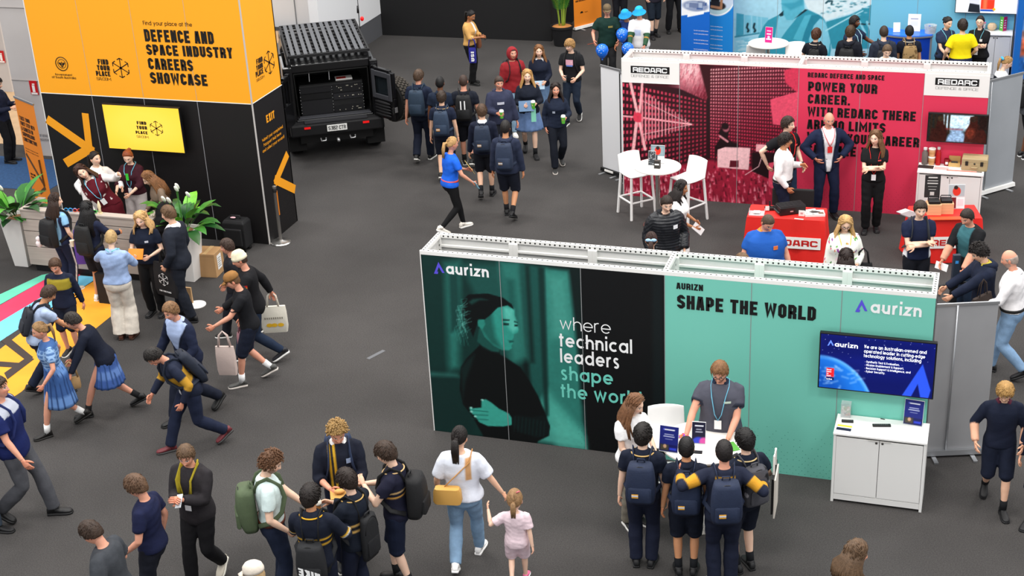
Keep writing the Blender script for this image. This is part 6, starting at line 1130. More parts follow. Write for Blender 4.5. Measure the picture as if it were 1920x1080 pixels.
# ---- clothing
def top_mesh(B, sleeve, hem, off, voxel, wr, seed, hood=False, cuff=0., flare=0., neck=1.468):
    b = MB(); B.torso(b, hem, neck, off, 12, flare)
    for q in (1, -1):
        if sleeve > 0: B.arm(b, q, sleeve, off*.85, cuff)
        else: b.ell(B.sh[q]-(B.ML @ Vector((q*.03, 0, 0))), (.05, .06, .06), 10, 7)
    return fused(b, 'top', voxel, 3, wr, seed)
def pattern(B, me, base, pat, seed=0):
    """colours that belong to the cloth itself: bands, yokes, prints"""
    co = get_co(me); seg, t, loc = B.frame(co); r = np.random.default_rng(seed); cols = np.tile(hs(base), (len(co), 1)); x, y, z = loc.T; arm = seg != 0
    def mx(d, col, m): a = (np.clip(.5+d/.013, 0, 1)*m)[:, None]; cols[:] = cols*(1-a)+np.asarray(hs(col) if isinstance(col, str) else col)*a
    mn = lambda *q: np.minimum.reduce(q)
    for it in pat:
        k = it[0]
        if k == 'band': mx(mn(z-it[1], it[2]-z), it[3], ~arm)
        elif k == 'arm': mx(mn(t-it[1], it[2]-t)*.55, it[3], arm)
        elif k in ('front', 'back'): mx(mn(it[2]-np.abs(x-it[1]), z-it[3], it[4]-z), it[5], ~arm & ((y > .02) if k == 'front' else (y < -.02)))
        elif k == 'suit': w_ = .028+np.clip(z-it[2], 0, 1)*it[3]; mx(mn(w_+.03-np.abs(x), z-it[2]-.05), hs(base)*.75, ~arm & (y > 0)); mx(mn(w_-np.abs(x), z-it[2]), it[1], ~arm & (y > 0))
        elif k == 'side': mx(mn(np.abs(x)-it[1], z-it[2], it[3]-z), it[4], ~arm)
        elif k == 'yoke': m = (z > it[1]) & (~arm | (t < it[2])); cols[m] = hs(it[3])
        elif k == 'below': mx(it[1]-z, it[2], ~arm)
        elif k == 'spots':
            P = co[r.integers(0, len(co), it[1])]
            for i, p in enumerate(P):
                d = ((co-p)*np.array([1.3, 1.3, .8]))@np.linalg.qr(r.normal(0, 1, (3, 3)))[0]; m = (d[:, 0]/.034)**2+(d[:, 1]/.012)**2+(d[:, 2]/.02)**2 < r.uniform(.4, 1.3); cols[m] = hs(it[2][i % len(it[2])])
        elif k == 'check': m = (np.sin(z*it[2]) > .2) | (np.sin(x*it[2]) > .75); cols[m] = hs(it[1])
    add_col(me, s2l(cols))
def skirt(B, z0, z1, w0, w1, name, m, root, pleat=.012, n=64, ripples=16, check=None):
    rg = []; N = 12
    for j in range(N+1):
        f = j/N; z = z0+(z1-z0)*f; rx, ry, yo = B.prof(max(z, .86)); k = w0+(w1-w0)*f; q = []
        for i in range(n): a = 2*PI*i/n; e = 1+pleat*f*6*math.sin(a*ripples)*.5; q.append(B.X(((max(rx, .15)+k)*math.cos(a)*e, yo+(max(ry, .11)+k)*math.sin(a)*e+B.stride*.0, z)))
        rg.append(q)
    b = MB().loft(rg); o = B.mb(b, name, m, root)
    if check:
        me = o.data; co = get_co(me); cols = np.tile(hs(check[0]), (len(co), 1)); zz, aa = co[:, 2], np.arctan2(co[:, 1], co[:, 0]); cols[(np.sin(zz*150) > .3)] = hs(check[1]); cols[np.sin(aa*20) > .82] = hs(check[2]); add_col(me, s2l(cols))
    return o
def shoes(B, root, col, sole='E8E6E0', sock=None, h_=0.):
    for q in (1, -1):
        A = B.ank[q]; raised = A.z > .11; T = Matrix.Rotation(-.45 if raised else 0, 3, 'X') @ Matrix.Rotation(-q*.14, 3, 'Z'); z0 = -.085
        P = lambda x, y, z: A+T @ Vector((x, y, z))
        prof = [(-.078, .022, .03), (-.072, .033, .075), (-.03, .036, .085), (.02, .036, .075), (.07, .043, .05), (.13, .046, .04), (.17, .038, .034), (.19, .02, .024)]; b = MB(); n = 14
        b.loft([[P(hw*math.copysign(abs(math.cos(a))**.7, math.cos(a)), y, z0+.014+max(0, .5+.5*math.sin(a))**.8*th*1.05) for a in [2*PI*i/n for i in range(n)]] for y, hw, th in prof], mi=0)
        b.loft([[P(hw*1.1*c_, y*1.02, z0+dz) for c_, dz in ((-1, 0), (1, 0), (1.02, .022), (-1.02, .022))] for y, hw, th in prof], mi=1)
        b.tube([P(0, -.02, -.03), P(0, -.012, .02)], [.047, .042], 12, mi=0); o = B.mb(b, 'shoe', [cloth_shoe(col), paint(sole, .6)], root)
        if sock: B.mb(MB().tube([A+(T @ Vector((0, -.01, -.02))), A.lerp(B.knee[q], .28)], [.043, .046], 12), 'sock', cloth(sock), root)
def cloth_shoe(c): return mat('shoe_'+c, c, .55, bump=.15, bscale=60)
def hairdo(B, root, style, col, seed=0, hatted=False):
    r = random.Random(seed); hk = B.hk; m = hair_mat(col); b = MB(); nu, nv = 48, 32; P = lambda v: B.hc+B.MH @ (Vector(v)*hk)
    ph = [r.uniform(0, 6.3) for _ in range(8)]; curly = style == 'curly'; th0 = {'buzz': .006, 'short': .017, 'curly': .022, 'mop': .022, 'crop': .012, 'bald': .006, 'pony': .012, 'bun': .012, 'long': .02, 'bob': .022}.get(style, .015)*(.3 if hatted else 1); vs = []; km = []
    for j in range(1, nv):
        el = -PI/2+PI*j/nv
        for i in range(nu):
            az = 2*PI*i/nu; a = abs(math.degrees(az) if az < PI else math.degrees(az)-360); e = math.degrees(el); dx, dy, dz = math.cos(el)*math.sin(az), math.cos(el)*math.cos(az), math.sin(el)
            line = np.interp(a, [0, 35, 60, 78, 95, 120, 180], [36, 33, 20, -12, -14, -34, -42])
            if style in ('pony', 'bun'): line = np.interp(a, [0, 35, 60, 80, 100, 130, 180], [48, 44, 28, 8, 2, -18, -26])
            if style in ('long', 'bob'): line = np.interp(a, [0, 15, 40, 62, 80, 120, 180], [52, 46, 30, -5, -35, -45, -48])
            if style == 'mop': line = np.interp(a, [0, 40, 65, 85, 105, 130, 180], [24, 20, 10, -16, -24, -40, -46])
            k = float(smooth01((e-line+6)/14))
            if style == 'bald': k *= float(1-smooth01((e-18)/14)); 
            rr = 1/math.sqrt((dx/.0755)**2+(dy/(.094 if dy > 0 else .098))**2+(dz/.118)**2); top = max(0, math.sin(el)); th = th0*(1+.55*top)
            nz = .5*math.sin(9*az+5*e*.03+ph[0])*math.sin(7*el+ph[1])+.5*math.sin(17*az+ph[2])*math.sin(15*el+ph[3]+2*az)
            th += (.008 if curly else .0035)*nz*(1 if style not in ('buzz', 'bald') else .2); R_ = (rr+th)*k+(rr*.86)*(1-k); vs.append(P((dx*R_, dy*R_, dz*R_))); km.append((k, dx, dy, dz, R_))
    n = nv-1; b.add(vs, [(j*nu+i, j*nu+(i+1) % nu, (j+1)*nu+(i+1) % nu, (j+1)*nu+i) for j in range(n-1) for i in range(nu)]+[tuple(range(nu-1, -1, -1)), tuple((n-1)*nu+i for i in range(nu))])
    lock = lambda pts, rad, fl_=.5: b.tube(pts, rad, 7, flat=fl_)
    st_ = style in ('short', 'crop', 'mop'); nt, tl_, tr = {'short': (300, .034, .0045), 'crop': (260, .02, .0038), 'mop': (340, .042, .0055), 'curly': (230, .022, .0095), 'long': (200, .055, .0068), 'bob': (200, .055, .0068), 'pony': (170, .06, .005), 'bun': (170, .06, .005)}.get(style, (0, 0, 0)); kk = [q for q in km if q[0] > .8 and q[3] > (-.35 if st_ else -2)]; part = r.choice((-.35, .35, 0))
    for _ in range(0 if hatted else nt):
        k, dx, dy, dz, R_ = r.choice(kk); nrm = Vector((dx, dy, dz)); crown = Vector((part*.4, -.45, .85)); fw = (nrm-crown); fw = fw-nrm*fw.dot(nrm); fw = fw.normalized() if fw.length > .05 else Vector((0, 1, 0))
        if style in ('pony', 'bun'): fw = (Vector((0, -1, .25))-nrm*Vector((0, -1, .25)).dot(nrm)).normalized()
        if style in ('long', 'bob') and dy > -.1: v = Vector((math.copysign(1, dx-part*.3), -.35, -.45)); fw = (v-nrm*v.dot(nrm)).normalized()
        v = Vector((r.uniform(-1, 1), r.uniform(-1, 1), r.uniform(-1, 1))); fw = (fw+(v if curly else v-nrm*v.dot(nrm))*(.75 if curly else .3)).normalized(); p0 = nrm*(R_-.004); L = tl_*r.uniform(.7, 1.25); lift = .014 if curly else -.001
        b.tube([P(p0), P(p0+fw*L*.5+nrm*lift*1.1), P(p0+fw*L+nrm*(lift*.4-L*.3))], [tr*.8, tr, tr*.2], 5, flat=.7)
    if style in ('long', 'bob'):
        L = .34 if style == 'long' else .16
        for k in range(30):
            a = math.radians(68+224*k/29); sx, sy = math.sin(a), math.cos(a); s0 = P((sx*.085, sy*.1, .02+.03*r.random())); s1 = P((sx*.098, sy*.108-.01, -.07)); dn = B.ML @ Vector((0, 0, -1)); out = B.MH @ Vector((sx, min(sy, .2)-.35, 0)); ln = L*r.uniform(.85, 1.1)*(1 if sy < .3 else .9)
            s2 = s1+dn*ln*.45*hk+out*.05; s3 = s1+dn*ln*hk+out*(.055 if sy < .25 else .03)+(B.ML @ Vector((0, .055 if sy > .1 else -.02, 0))); lock([s0, s1, s2, s3], [.022, .026, .024, .008], .6)
    if style == 'pony':
        bs = P((0, -.1, .03)); dn = B.ML @ Vector((0, 0, -1)); bk = B.MH @ Vector((0, -1, 0))
        for k in range(5): o = (B.MH @ Vector((r.uniform(-.02, .02), 0, 0))); lock([bs, bs+bk*.05+o, bs+bk*.065+dn*.12+o*1.5, bs+bk*.06+dn*.26+o*2], [.018, .026, .025, .007], .9)
        b.ell(P((0, -.103, .03)), (.028, .028, .028), 10, 7)
    if style == 'bun': b.ell(P((0, -.1, .05)), (.045, .04, .042), 14, 9); [b.ell(P((r.uniform(-.03, .03), -.11+r.uniform(-.02, .01), .05+r.uniform(-.03, .03))), (.022, .02, .02), 8, 6) for _ in range(6)]
    o = B.mb(b, 'hair', m, root); return o
def hat(B, root, kind, col):
    P = lambda v: B.hc+B.MH @ (Vector(v)*B.hk); b = MB(); n = 28
    if kind == 'cap':
        b.loft([[P((rx*math.cos(2*PI*i/n), ry*math.sin(2*PI*i/n)-.004, z)) for i in range(n)] for rx, ry, z in ((.087, .108, .035), (.09, .11, .06), (.082, .1, .1), (.055, .07, .13), (.01, .012, .142))])
        b.loft([[P((x, y+.085+.07*(1-(x/.075)**2)*f, .045-.02*f+dz)) for x, y in ((-.075, 0), (-.04, .01), (0, .014), (.04, .01), (.075, 0))]+[P((x, y+.085+.07*(1-(x/.075)**2)*f, .039-.02*f+dz)) for x, y in ((.075, 0), (.04, .01), (0, .014), (-.04, .01), (-.075, 0))] for f, dz in ((0, 0), (1, -.005))])
        o = B.mb(b, 'cap', cloth(col), root)
    elif kind == 'bucket':
        b.loft([[P((rx*math.cos(2*PI*i/n), rx*1.15*math.sin(2*PI*i/n)-.004, z)) for i in range(n)] for rx, z in ((.15, .0), (.148, .006), (.09, .055), (.085, .1), (.06, .13), (.01, .136))]); o = B.mb(b, 'hat', cloth(col), root)
    elif kind == 'beanie':
        b.loft([[P((rx*math.cos(2*PI*i/n), rx*1.18*math.sin(2*PI*i/n)-.006, z)) for i in range(n)] for rx, z in ((.086, .01), (.094, .015), (.094, .05), (.088, .055), (.08, .1), (.055, .135), (.01, .15))]); o = B.mb(b, 'beanie', cloth(col), root)
    else:
        vs = []; nu, nv = 36, 24
        for j in range(1, nv):
            el = -PI/2+PI*j/nv
            for i in range(nu):
                az = 2*PI*i/nu; a = abs(math.degrees(az) if az < PI else math.degrees(az)-360); e = math.degrees(el); k = 1-float(smooth01((52-math.hypot(a*math.cos(el*.8), e+8))/10)); R_ = .124*k+.07*(1-k); vs.append(P((R_*.9*math.cos(el)*math.sin(az), R_*.98*math.cos(el)*math.cos(az)-.012, R_*1.12*math.sin(el)-.005)))
        n2 = nv-1; b.add(vs, [(j*nu+i, j*nu+(i+1) % nu, (j+1)*nu+(i+1) % nu, (j+1)*nu+i) for j in range(n2-1) for i in range(nu)]+[tuple(range(nu-1, -1, -1)), tuple((n2-1)*nu+i for i in range(nu))]); o = B.mb(b, 'hood', cloth(col), root)
    return o
def collar(B, root, col, wide=.02, stripe=None):
    def rg(z, r_, yo): return [B.X((r_*math.cos(2*PI*i/24), yo+r_*.95*math.sin(2*PI*i/24), z+(-.035 if math.sin(2*PI*i/24) > .75 else 0)+.012*(math.sin(2*PI*i/24) < -.2))) for i in range(24)]
    b = MB().loft([rg(1.43, .098+wide, -.0), rg(1.452, .092+wide*.6, -.004), rg(1.49, .066, -.004), rg(1.488, .058, -.004), rg(1.45, .06, -.004)]); o = B.mb(b, 'collar', cloth(col), root)
    if stripe: B.mb(MB().tube(rg(1.441, .1+wide, -.002), .008, 6, close=True), 'collar_stripe', cloth(stripe), root)
def lanyard(B, root, col, badge='F2F2F2', z=1.12, off=.042):
    def S(x, zz): rx, ry, yo = B.prof(zz); return B.X((x, yo+ry*math.sqrt(max(.05, 1-(abs(x)/(rx+.01))**2.3))+off, zz))
    b = MB()
    for q in (1, -1): b.tube([B.X((q*.02, -.1, 1.475)), B.X((q*.085, -.03, 1.49)), B.X((q*.092, .06, 1.455)), S(q*.07, 1.38), S(q*.035, z+.1), S(0, z+.03)], .011, 6, flat=.4, up=(0, 1, .2))
    o = B.mb(b, 'lanyard', cloth(col), root); p = S(0, z-.02); n = (B.ML @ Vector((0, 1, 0))); T = Matrix.Translation(p+n*.006) @ B.ML.to_4x4(); B.mb(MB().box(-.036, .036, -.003, .003, -.05, .05, T=T), 'badge', paint(badge, .4), root, False)
def backpack(B, root, label, col, w_=.3, h_=.44, d=.15, z=1.2, one=None, pocket=None, accent=None, text=None, pat=None, drop=0., off=.02, group='backpacks worn by visitors'):
    t = thing('backpack', label, 'backpack', root.location, root.rotation_euler.z, group); m = mat('pack_'+col, col, .75, bump=.25, bscale=50, var=.1, vscale=12); yb = -.115-off-.02*(B.bulk-1); b = MB(); N = 11; rg = []
    z -= drop; px = 0 if not one else one*.05
    for j in range(N):
        f = j/(N-1); zz = z-h_/2+h_*f; k = math.sin(PI*min(max(f*.9+.06, 0), 1))**.32; ww, dd = w_/2*(.62+.38*k)*(1-.12*f), d*(.45+.55*math.sin(PI*(.12+.8*(1-f)*.95+.02))**.5)
        rg.append([B.X((px+ww*math.copysign(abs(math.cos(a))**.62, math.cos(a)), yb-dd/2+dd/2*math.copysign(abs(math.sin(a))**.62, math.sin(a)), zz)) for a in [2*PI*i/20 for i in range(20)]])
    o = B.mb(b.loft(rg), 'bag_body', m if not pat else pat_m, t)
    if pat:
        co = get_co(o.data); r = np.random.default_rng(3); cols = np.tile(hs(col), (len(co), 1)); bm = bmesh.new(); bm.from_mesh(o.data); bmesh.ops.subdivide_edges(bm, edges=bm.edges, cuts=3, use_grid_fill=True); bm.to_mesh(o.data); bm.free(); co = get_co(o.data); cols = np.tile(hs(col), (len(co), 1))
        for i in range(70): p = co[r.integers(0, len(co))]; cols[np.linalg.norm((co-p)*r.uniform(.7, 1.5, 3), axis=1) < r.uniform(.012, .03)] = hs(pat[i % len(pat)])
        add_col(o.data, s2l(cols))
    pc = mat('pack_'+(pocket or col), pocket or col, .75, bump=.25, bscale=50, var=.1, vscale=12); b = MB()
    rg = [[B.X((px+w_*.36*sx*k, yb-d*(.86+.2*f), z-h_*.2+h_*.2*sz*k)) for sx, sz in ((-1, -.8), (-.8, -1), (.8, -1), (1, -.8), (1, .8), (.8, 1), (-.8, 1), (-1, .8))] for f, k in ((0, 1), (.7, 1), (1, .86))]; B.mb(b.loft(rg), 'front_pocket', pc, t, 'a')
    B.mb(MB().tube([B.X((px-.04, yb-.03, z+h_/2-.01)), B.X((px-.035, yb-.04, z+h_/2+.04)), B.X((px+.035, yb-.04, z+h_/2+.04)), B.X((px+.04, yb-.03, z+h_/2-.01))], .009, 6), 'handle', m, t)
    B.mb(MB().tube([B.X((px+w_*.4*math.cos(a), yb-d*.72-.01, z+.06+h_*.38*math.sin(a))) for a in np.linspace(.1, PI-.1, 12)], .005, 5), 'zip', mat('zip_dark', '0C0C0E', .5), t)
    for q in ((1, -1) if not one else (one,)):
        rx, ry, yo = B.prof(1.3); e = off+.012; B.mb(MB().tube([B.X((q*.075, yb+.0, z+h_*.42)), B.X((q*.09, -.07-e*.5, 1.465)), B.X((q*.1, .0, 1.47+e)), B.X((q*.105, ry*.75+e, 1.4)), B.X((q*.118, ry+e, 1.28)), B.X((q*.15, ry*.6+e, 1.13)), B.X((q*(rx+e), .0, 1.06)), B.X((q*w_*.4, yb, z-h_*.36))], .026, 8, flat=.32, up=(1, 0, .1)), 'strap', m, t)
    if accent:
        b = MB(); b.loft([[B.X((px-.05+dx, yb-d*1.06-dy, z-h_*.2+dz)) for dx, dz in ((-.035, -.022), (.035, -.022), (.035, .022), (-.035, .022))] for dy in (0, .006)]); B.mb(b, 'label_patch', paint(accent), t, False); b = MB().loft([[B.X((px-.05+dx, yb-d*1.06-dy, z-h_*.2+dz)) for dx, dz in ((-.035, -.004), (.035, -.004), (.035, .012), (-.035, .012))] for dy in (.006, .009)]); B.mb(b, 'patch_stripe', paint('C8CCD4'), t, False)
    if text:
        k = B.k; T_ = lambda x, zz: B.X((px+x, yb-d*1.12, z-h_*.2+zz)); p0, p1, p2 = T_(.11, -.05), T_(-.11, .02), T_(.11, .06)
        c_ = (p1-p0); L = c_.length; lettering('bag_lettering', text, wink, t, p0*k, c_.normalized(), (p2-p0).normalized(), L*k*1.0, .09*k, t=2.3, lift=.004)
    return t
def glasses(B, root, col='1A1A1A'):
    P = lambda v: B.hc+B.MH @ (Vector(v)*B.hk); b = MB()
    for q in (1, -1): b.tube([P((q*.031+.022*math.cos(a), .1, .004+.017*math.sin(a))) for a in np.linspace(0, 2*PI, 14, False)], .0028, 5, close=True); b.tube([P((q*.053, .099, .008)), P((q*.078, .06, .008)), P((q*.08, .0, .004))], .0026, 5)
    b.tube([P((-.009, .102, .006)), P((.009, .102, .006))], .0026, 5); B.mb(b, 'glasses', paint(col, .3), root)
def hoodlump(B, root, col):
    b = MB(); pts = [B.X((x, y, z)) for x, y, z in ((.07, .04, 1.462), (.1, -.03, 1.468), (.075, -.1, 1.455), (0, -.135, 1.425), (-.075, -.1, 1.455), (-.1, -.03, 1.468), (-.07, .04, 1.462))]; b.tube(pts, [.018, .03, .045, .055, .045, .03, .018], 12, flat=.75); b.ell(B.X((0, -.125, 1.39)), (.075, .045, .065), 14, 9, T=B.ML); B.mb(b, 'hood', cloth(col), root)
PEOPLE = {}
def person(key, label, at=None, head=None, hd=180., skin='l', hair=('short', '3A2A1E'), top=('tee', '202020'), bot=('pants', '1A1C22'), shoe=('1A1A1A', 'E0DED8'), sock=None, vox=.014, group=None, pat=None, acc=(), seed=None, beard=None, brow=None, lips=None, xy=None, **pose):
    h = pose.get('h', 1.7); B = Body(**pose); sd = seed if seed is not None else sum(map(ord, key))
    yaw = math.radians(-hd)-CAM_YAW                                       # heading is told from the camera: 0 away, 90 to the right, 180 towards
    if xy: p = Vector((*xy, 0))
    elif at: p = fl(*at)
    else:
        top_z = (B.hc.z+(B.MH @ Vector((0, 0, .125*B.hk))).z)*B.k; q = fl(head[0], head[1], top_z+.012); o = Matrix.Rotation(yaw, 3, 'Z') @ Vector((B.hc.x*B.k, B.hc.y*B.k, 0)); p = Vector((q.x-o.x, q.y-o.y, 0))
    root = thing('person', label, 'person', (p.x, p.y, 0), yaw, group); B.root = root
    B.build_body(root, SK[skin], vox, beard=beard, brow=brow or hair[1], lips=lips)
    kind, tc = top[0], top[1]; wr = .005
    spec = {'tee': (.3, .9, .018, .014), 'polo': (.3, .9, .018, .014), 'loose': (.36, .84, .028, .02), 'jumper': (.97, .88, .021, .0), 'hoodie': (.97, .86, .028, .004), 'shirt': (.97, .97, .02, .004), 'rolled': (.68, .95, .022, .008), 'jacket': (.97, .8, .026, .006), 'puffer': (.97, .86, .045, .006), 'vest': (0, .86, .03, 0), 'blouse': (.42, .93, .03, .02), 'fitted': (.97, .9, .016, 0), 'tucked': (.3, 1.0, .02, .012)}[kind]
    if kind != 'none':
        me = top_mesh(B, spec[0], spec[1], spec[2], .0125 if vox < .0125 else .0145, wr, sd, cuff=spec[3], flare=.012 if spec[1] < .95 else 0.)
        nm = {'tee': 'tshirt', 'polo': 'polo_shirt', 'loose': 'tshirt', 'jumper': 'jumper', 'hoodie': 'hoodie', 'shirt': 'shirt', 'rolled': 'shirt', 'jacket': 'jacket', 'puffer': 'puffer_jacket', 'vest': 'vest', 'blouse': 'blouse', 'fitted': 'top', 'tucked': 'tshirt'}[kind]
        if kind == 'puffer':
            co = get_co(me); seg, t, loc = B.frame(co); no = np.empty(len(co)*3, np.float32); me.vertices.foreach_get('normal', no); ph = np.where(seg != 0, t*95, loc[:, 2]*75); co += no.reshape(-1, 3)*(np.abs(np.sin(ph))*.012-.006)[:, None]; me.vertices.foreach_set('co', co.astype(np.float32).ravel())
        if pat: pattern(B, me, tc, pat, sd)
        B.finish(me, nm, pat_m if pat else (cloth(tc) if kind != 'puffer' else mat('nylon_'+tc, tc, .35, bump=.1)), root)
    if kind in ('polo',) or len(top) > 2: collar(B, root, top[2] if len(top) > 2 and top[2] else tc, stripe=top[3] if len(top) > 3 else None)
    if kind == 'hoodie' and not (len(hair) > 2 and hair[2] == 'hoodup'): hoodlump(B, root, tc)
    if kind == 'puffer': hoodlump(B, root, tc)
    bk, bc_ = bot[0], bot[1]; b = MB(); v2 = .0135
    if bk in ('pants', 'wide', 'jeans', 'shorts', 'leggings', 'longshorts'):
        off = {'pants': .014, 'wide': .02, 'jeans': .01, 'shorts': .022, 'leggings': .005, 'longshorts': .017}[bk]; B.torso(b, .815, 1.03, off*.7, 6)
        for q in (1, -1): B.leg(b, q, {'shorts': .47, 'longshorts': .52}.get(bk, 1.), off, {'wide': .06, 'pants': .022, 'jeans': .016, 'shorts': .022, 'longshorts': .018}.get(bk, .0))
        me = fused(b, 'bottom', v2, 3, .004 if bk != 'leggings' else .001, sd+5)
        if len(bot) > 2 and bot[2]:
            co = get_co(me); cols = np.tile(hs(bc_), (len(co), 1)); zz = np.array([B.ank[1].z, B.knee[1].z, B.hip[1].z]); al = np.clip(.5+(.014-np.abs(co[:, 1]-np.interp(co[:, 2], zz, [B.ank[1].y, B.knee[1].y, B.hip[1].y])))/.013, 0, 1)*((np.abs(co[:, 0]) > np.interp(co[:, 2], zz, [.11, .12, .13])) & (co[:, 2] < .93)); cols = cols*(1-al[:, None])+hs(bot[2])*al[:, None]; add_col(me, s2l(cols)); B.finish(me, {'shorts': 'shorts', 'longshorts': 'shorts'}.get(bk, 'trousers'), pat_m, root)
        else: B.finish(me, {'shorts': 'shorts', 'longshorts': 'shorts', 'leggings': 'leggings', 'jeans': 'jeans'}.get(bk, 'trousers'), cloth(bc_), root)
    elif bk == 'skirt': skirt(B, 1.03, .56, .006, .11, 'skirt', pat_m if len(bot) > 2 else cloth(bc_), root, check=(bc_, bot[2], bot[3]) if len(bot) > 2 else None)
    elif bk == 'mini': skirt(B, 1.03, .68, .008, .06, 'skirt', cloth(bc_), root, pleat=.004)
    elif bk == 'dress': skirt(B, 1.1, .5, .018, .12, 'dress_skirt', pat_m if len(bot) > 2 else cloth(bc_), root, pleat=.006, ripples=9, check=(bc_, bot[2], bot[3]) if len(bot) > 2 else None)
    shoes(B, root, shoe[0], shoe[1], sock)
    st, hc = hair[0], hair[1]
    if st not in ('none',): hairdo(B, root, st, hc, sd, len(hair) > 2)
    if len(hair) > 2: hat(B, root, hair[2] if hair[2] != 'hoodup' else 'hoodup', hair[3])
    for a in acc:
        if a[0] == 'lanyard': lanyard(B, root, a[1], *(a[2:] if len(a) > 2 else ()))
        elif a[0] == 'glasses': glasses(B, root, *(a[1:]))
        elif a[0] == 'pack': backpack(B, root, a[1], a[2], **(a[3] if len(a) > 3 else {}))
        elif a[0] == 'belt': b = MB(); rx, ry, yo = B.prof(1.01); b.loft([B.ring(z_, rx+.026, ry+.026, yo) for z_ in (.985, 1.02)]); B.mb(b, 'belt', paint(a[1]), root)
        elif a[0] == 'bow':
            P = lambda v: B.hc+B.MH @ (Vector(v)*B.hk); b = MB()
            for q in (1, -1): b.ell(P((q*.04, -.12, .05)), (.045, .02, .026), 10, 6); b.tube([P((0, -.125, .05)), P((q*.02, -.135, .0))], [.012, .016], 6, flat=.4)
            B.mb(b, 'hair_bow', cloth(a[1]), root)
        elif a[0] == 'print':                                              # emblem on the chest: x, z, w, h
            x, z, w_, h__ = a[2:6]; rx, ry, yo = B.prof(z); e = spec[2]+.016; sgn = a[6] if len(a) > 6 else 1; b = MB(); n = 5
            yy = lambda xx: yo+sgn*(ry*(max(.05, 1-(abs(xx)/(rx+.004))**2.3))**.5+e)
            b.loft([[B.X((x-w_/2+w_*i/n, yy(x-w_/2+w_*i/n)+sgn*dy, zz)) for i in range(n+1) for zz in (z+h__/2,)]+[B.X((x+w_/2-w_*i/n, yy(x+w_/2-w_*i/n)+sgn*dy, z-h__/2)) for i in range(n+1)] for dy in (-.004, .003)]); B.mb(b, 'chest_print', paint(a[1], .7), root, False)
        elif a[0] == 'watch': q = a[1]; p_ = B.wri[q]-(B.wri[q]-B.elb[q]).normalized()*.025; B.mb(MB().tube([p_-(B.wri[q]-B.elb[q]).normalized()*.012, p_+(B.wri[q]-B.elb[q]).normalized()*.012], [.034, .034], 12), 'watch', paint('141414', .3), root)
        elif a[0] == 'scarf': b = MB(); [b.tube([B.X((q*.05, -.07, 1.49)), B.X((q*.085, .02, 1.48)), B.X((q*.075, .15, 1.38)), B.X((q*.06, .165, a[2]))], [.03, .034, .034, .03], 8, flat=.35, up=(0, 1, 0)) for q in (1, -1)]; B.mb(b, 'scarf', cloth(a[1]), root)
        elif a[0] == 'clip': P = lambda v: B.hc+B.MH @ (Vector(v)*B.hk); B.mb(MB().tube([P((.03, -.05, .128)), P((.06, -.01, .118))], .009, 6), 'hair_clip', paint(a[1]), root)
    PEOPLE[key] = B; return B
def W(B, p): return Matrix.Translation(B.root.location) @ Matrix.Rotation(B.root.rotation_euler.z, 4, 'Z') @ (Vector(p)*B.k)
def at_hand(B, q, o, fwd=.0, up=0., rz=None, tilt=(0, 0)):
    """stand a held thing at the palm"""
    p, d, n, w_ = B.palm[q]; P = W(B, p+d*fwd+Vector((0, 0, up))); o.location = P; o.rotation_euler = (tilt[0], tilt[1], B.root.rotation_euler.z if rz is None else rz); return o
def phone(B, q, label, col='141416', tilt=(.5, 0)): o = MB().box(-.037, .037, -.004, .004, -.075, .075).build('phone', paint(col, .25), bevel=.003); MB().box(-.033, .033, -.0052, -.004, -.07, .07).build('screen', paint('2A3240', .15), o); tag(o, label, 'phone'); return at_hand(B, q, o, tilt=tilt)
def drink(B, q, label, col='5CB83A', lid='F2F2F0'):
    t = thing('drink_cup', label, 'cup', (0, 0, 0), 0, 'takeaway cups'); MB().lathe((0, 0, -.07), [(.03, 0), (.042, .12), (.04, .12)], 16).build('cup', paint(col, .5), t, 'a'); MB().lathe((0, 0, .05), [(.045, 0), (.044, .012), (.036, .035), (.01, .045)], 16).build('lid', paint(lid, .4), t, 'a'); return at_hand(B, q, t)
def papers(B, q, label, col='EDEBE6', w_=.21, h_=.29, tilt=(.9, 0), cat='paper', name='papers', th=.006, up=0.): o = BX(name, -w_/2, w_/2, -th/2, th/2, -h_/2, h_/2, paint(col)); tag(o, label, cat); return at_hand(B, q, o, tilt=tilt, up=up)
def tote(p, rz_, label, col, h_=.36, w_=.34, d=.08, hand=None, art=None, name='tote_bag', bot=.0):
    """hangs below the point p"""
    t = thing(name, label, 'bag', p, rz_, 'bags carried by visitors'); m = mat('canvas_'+col, col, .85, bump=.2, bscale=40, var=.06); hl = .22; MB().loft([[(x*w_/2*k, y*d/2*k2, -hl-h_*f) for x, y in ((-1, -.6), (-.9, -1), (.9, -1), (1, -.6), (1, .6), (.9, 1), (-.9, 1), (-1, .6))] for f, k, k2 in ((0, .95, .35), (.25, 1, .8), (.8, 1.02, 1), (1, .94, .7))]).build('bag_body', m, t, 'a')
    for y in (-.02, .02): MB().tube([(-.08, y, -hl), (-.055, y*.6, -.06), (0, 0, .0), (.055, y*.6, -.06), (.08, y, -hl)], .012, 6, flat=.35, up=(0, 1, 0)).build('handle', m, t, True)
    if art: art(t, w_, h_, hl, d)
    return t
NAVY, BLK = '171C2B', '151516'
crossed = dict(R=(-.08, .22, 1.21), L=(.09, .24, 1.16), er=(.9, -.1, -.5), el=(-.9, -.1, -.5), curl=1.)
hips = dict(R=(.2, .1, 1.02), L=(-.2, .1, 1.02), er=(1, -.35, 0), el=(-1, -.35, 0), curl=.6)
def walkarms(s=.2, b=0): return dict(R=(.27, s, .86), L=(-.27, -s+.05, .83))
GV, GS = 'visitors on the show floor', 'stand staff'
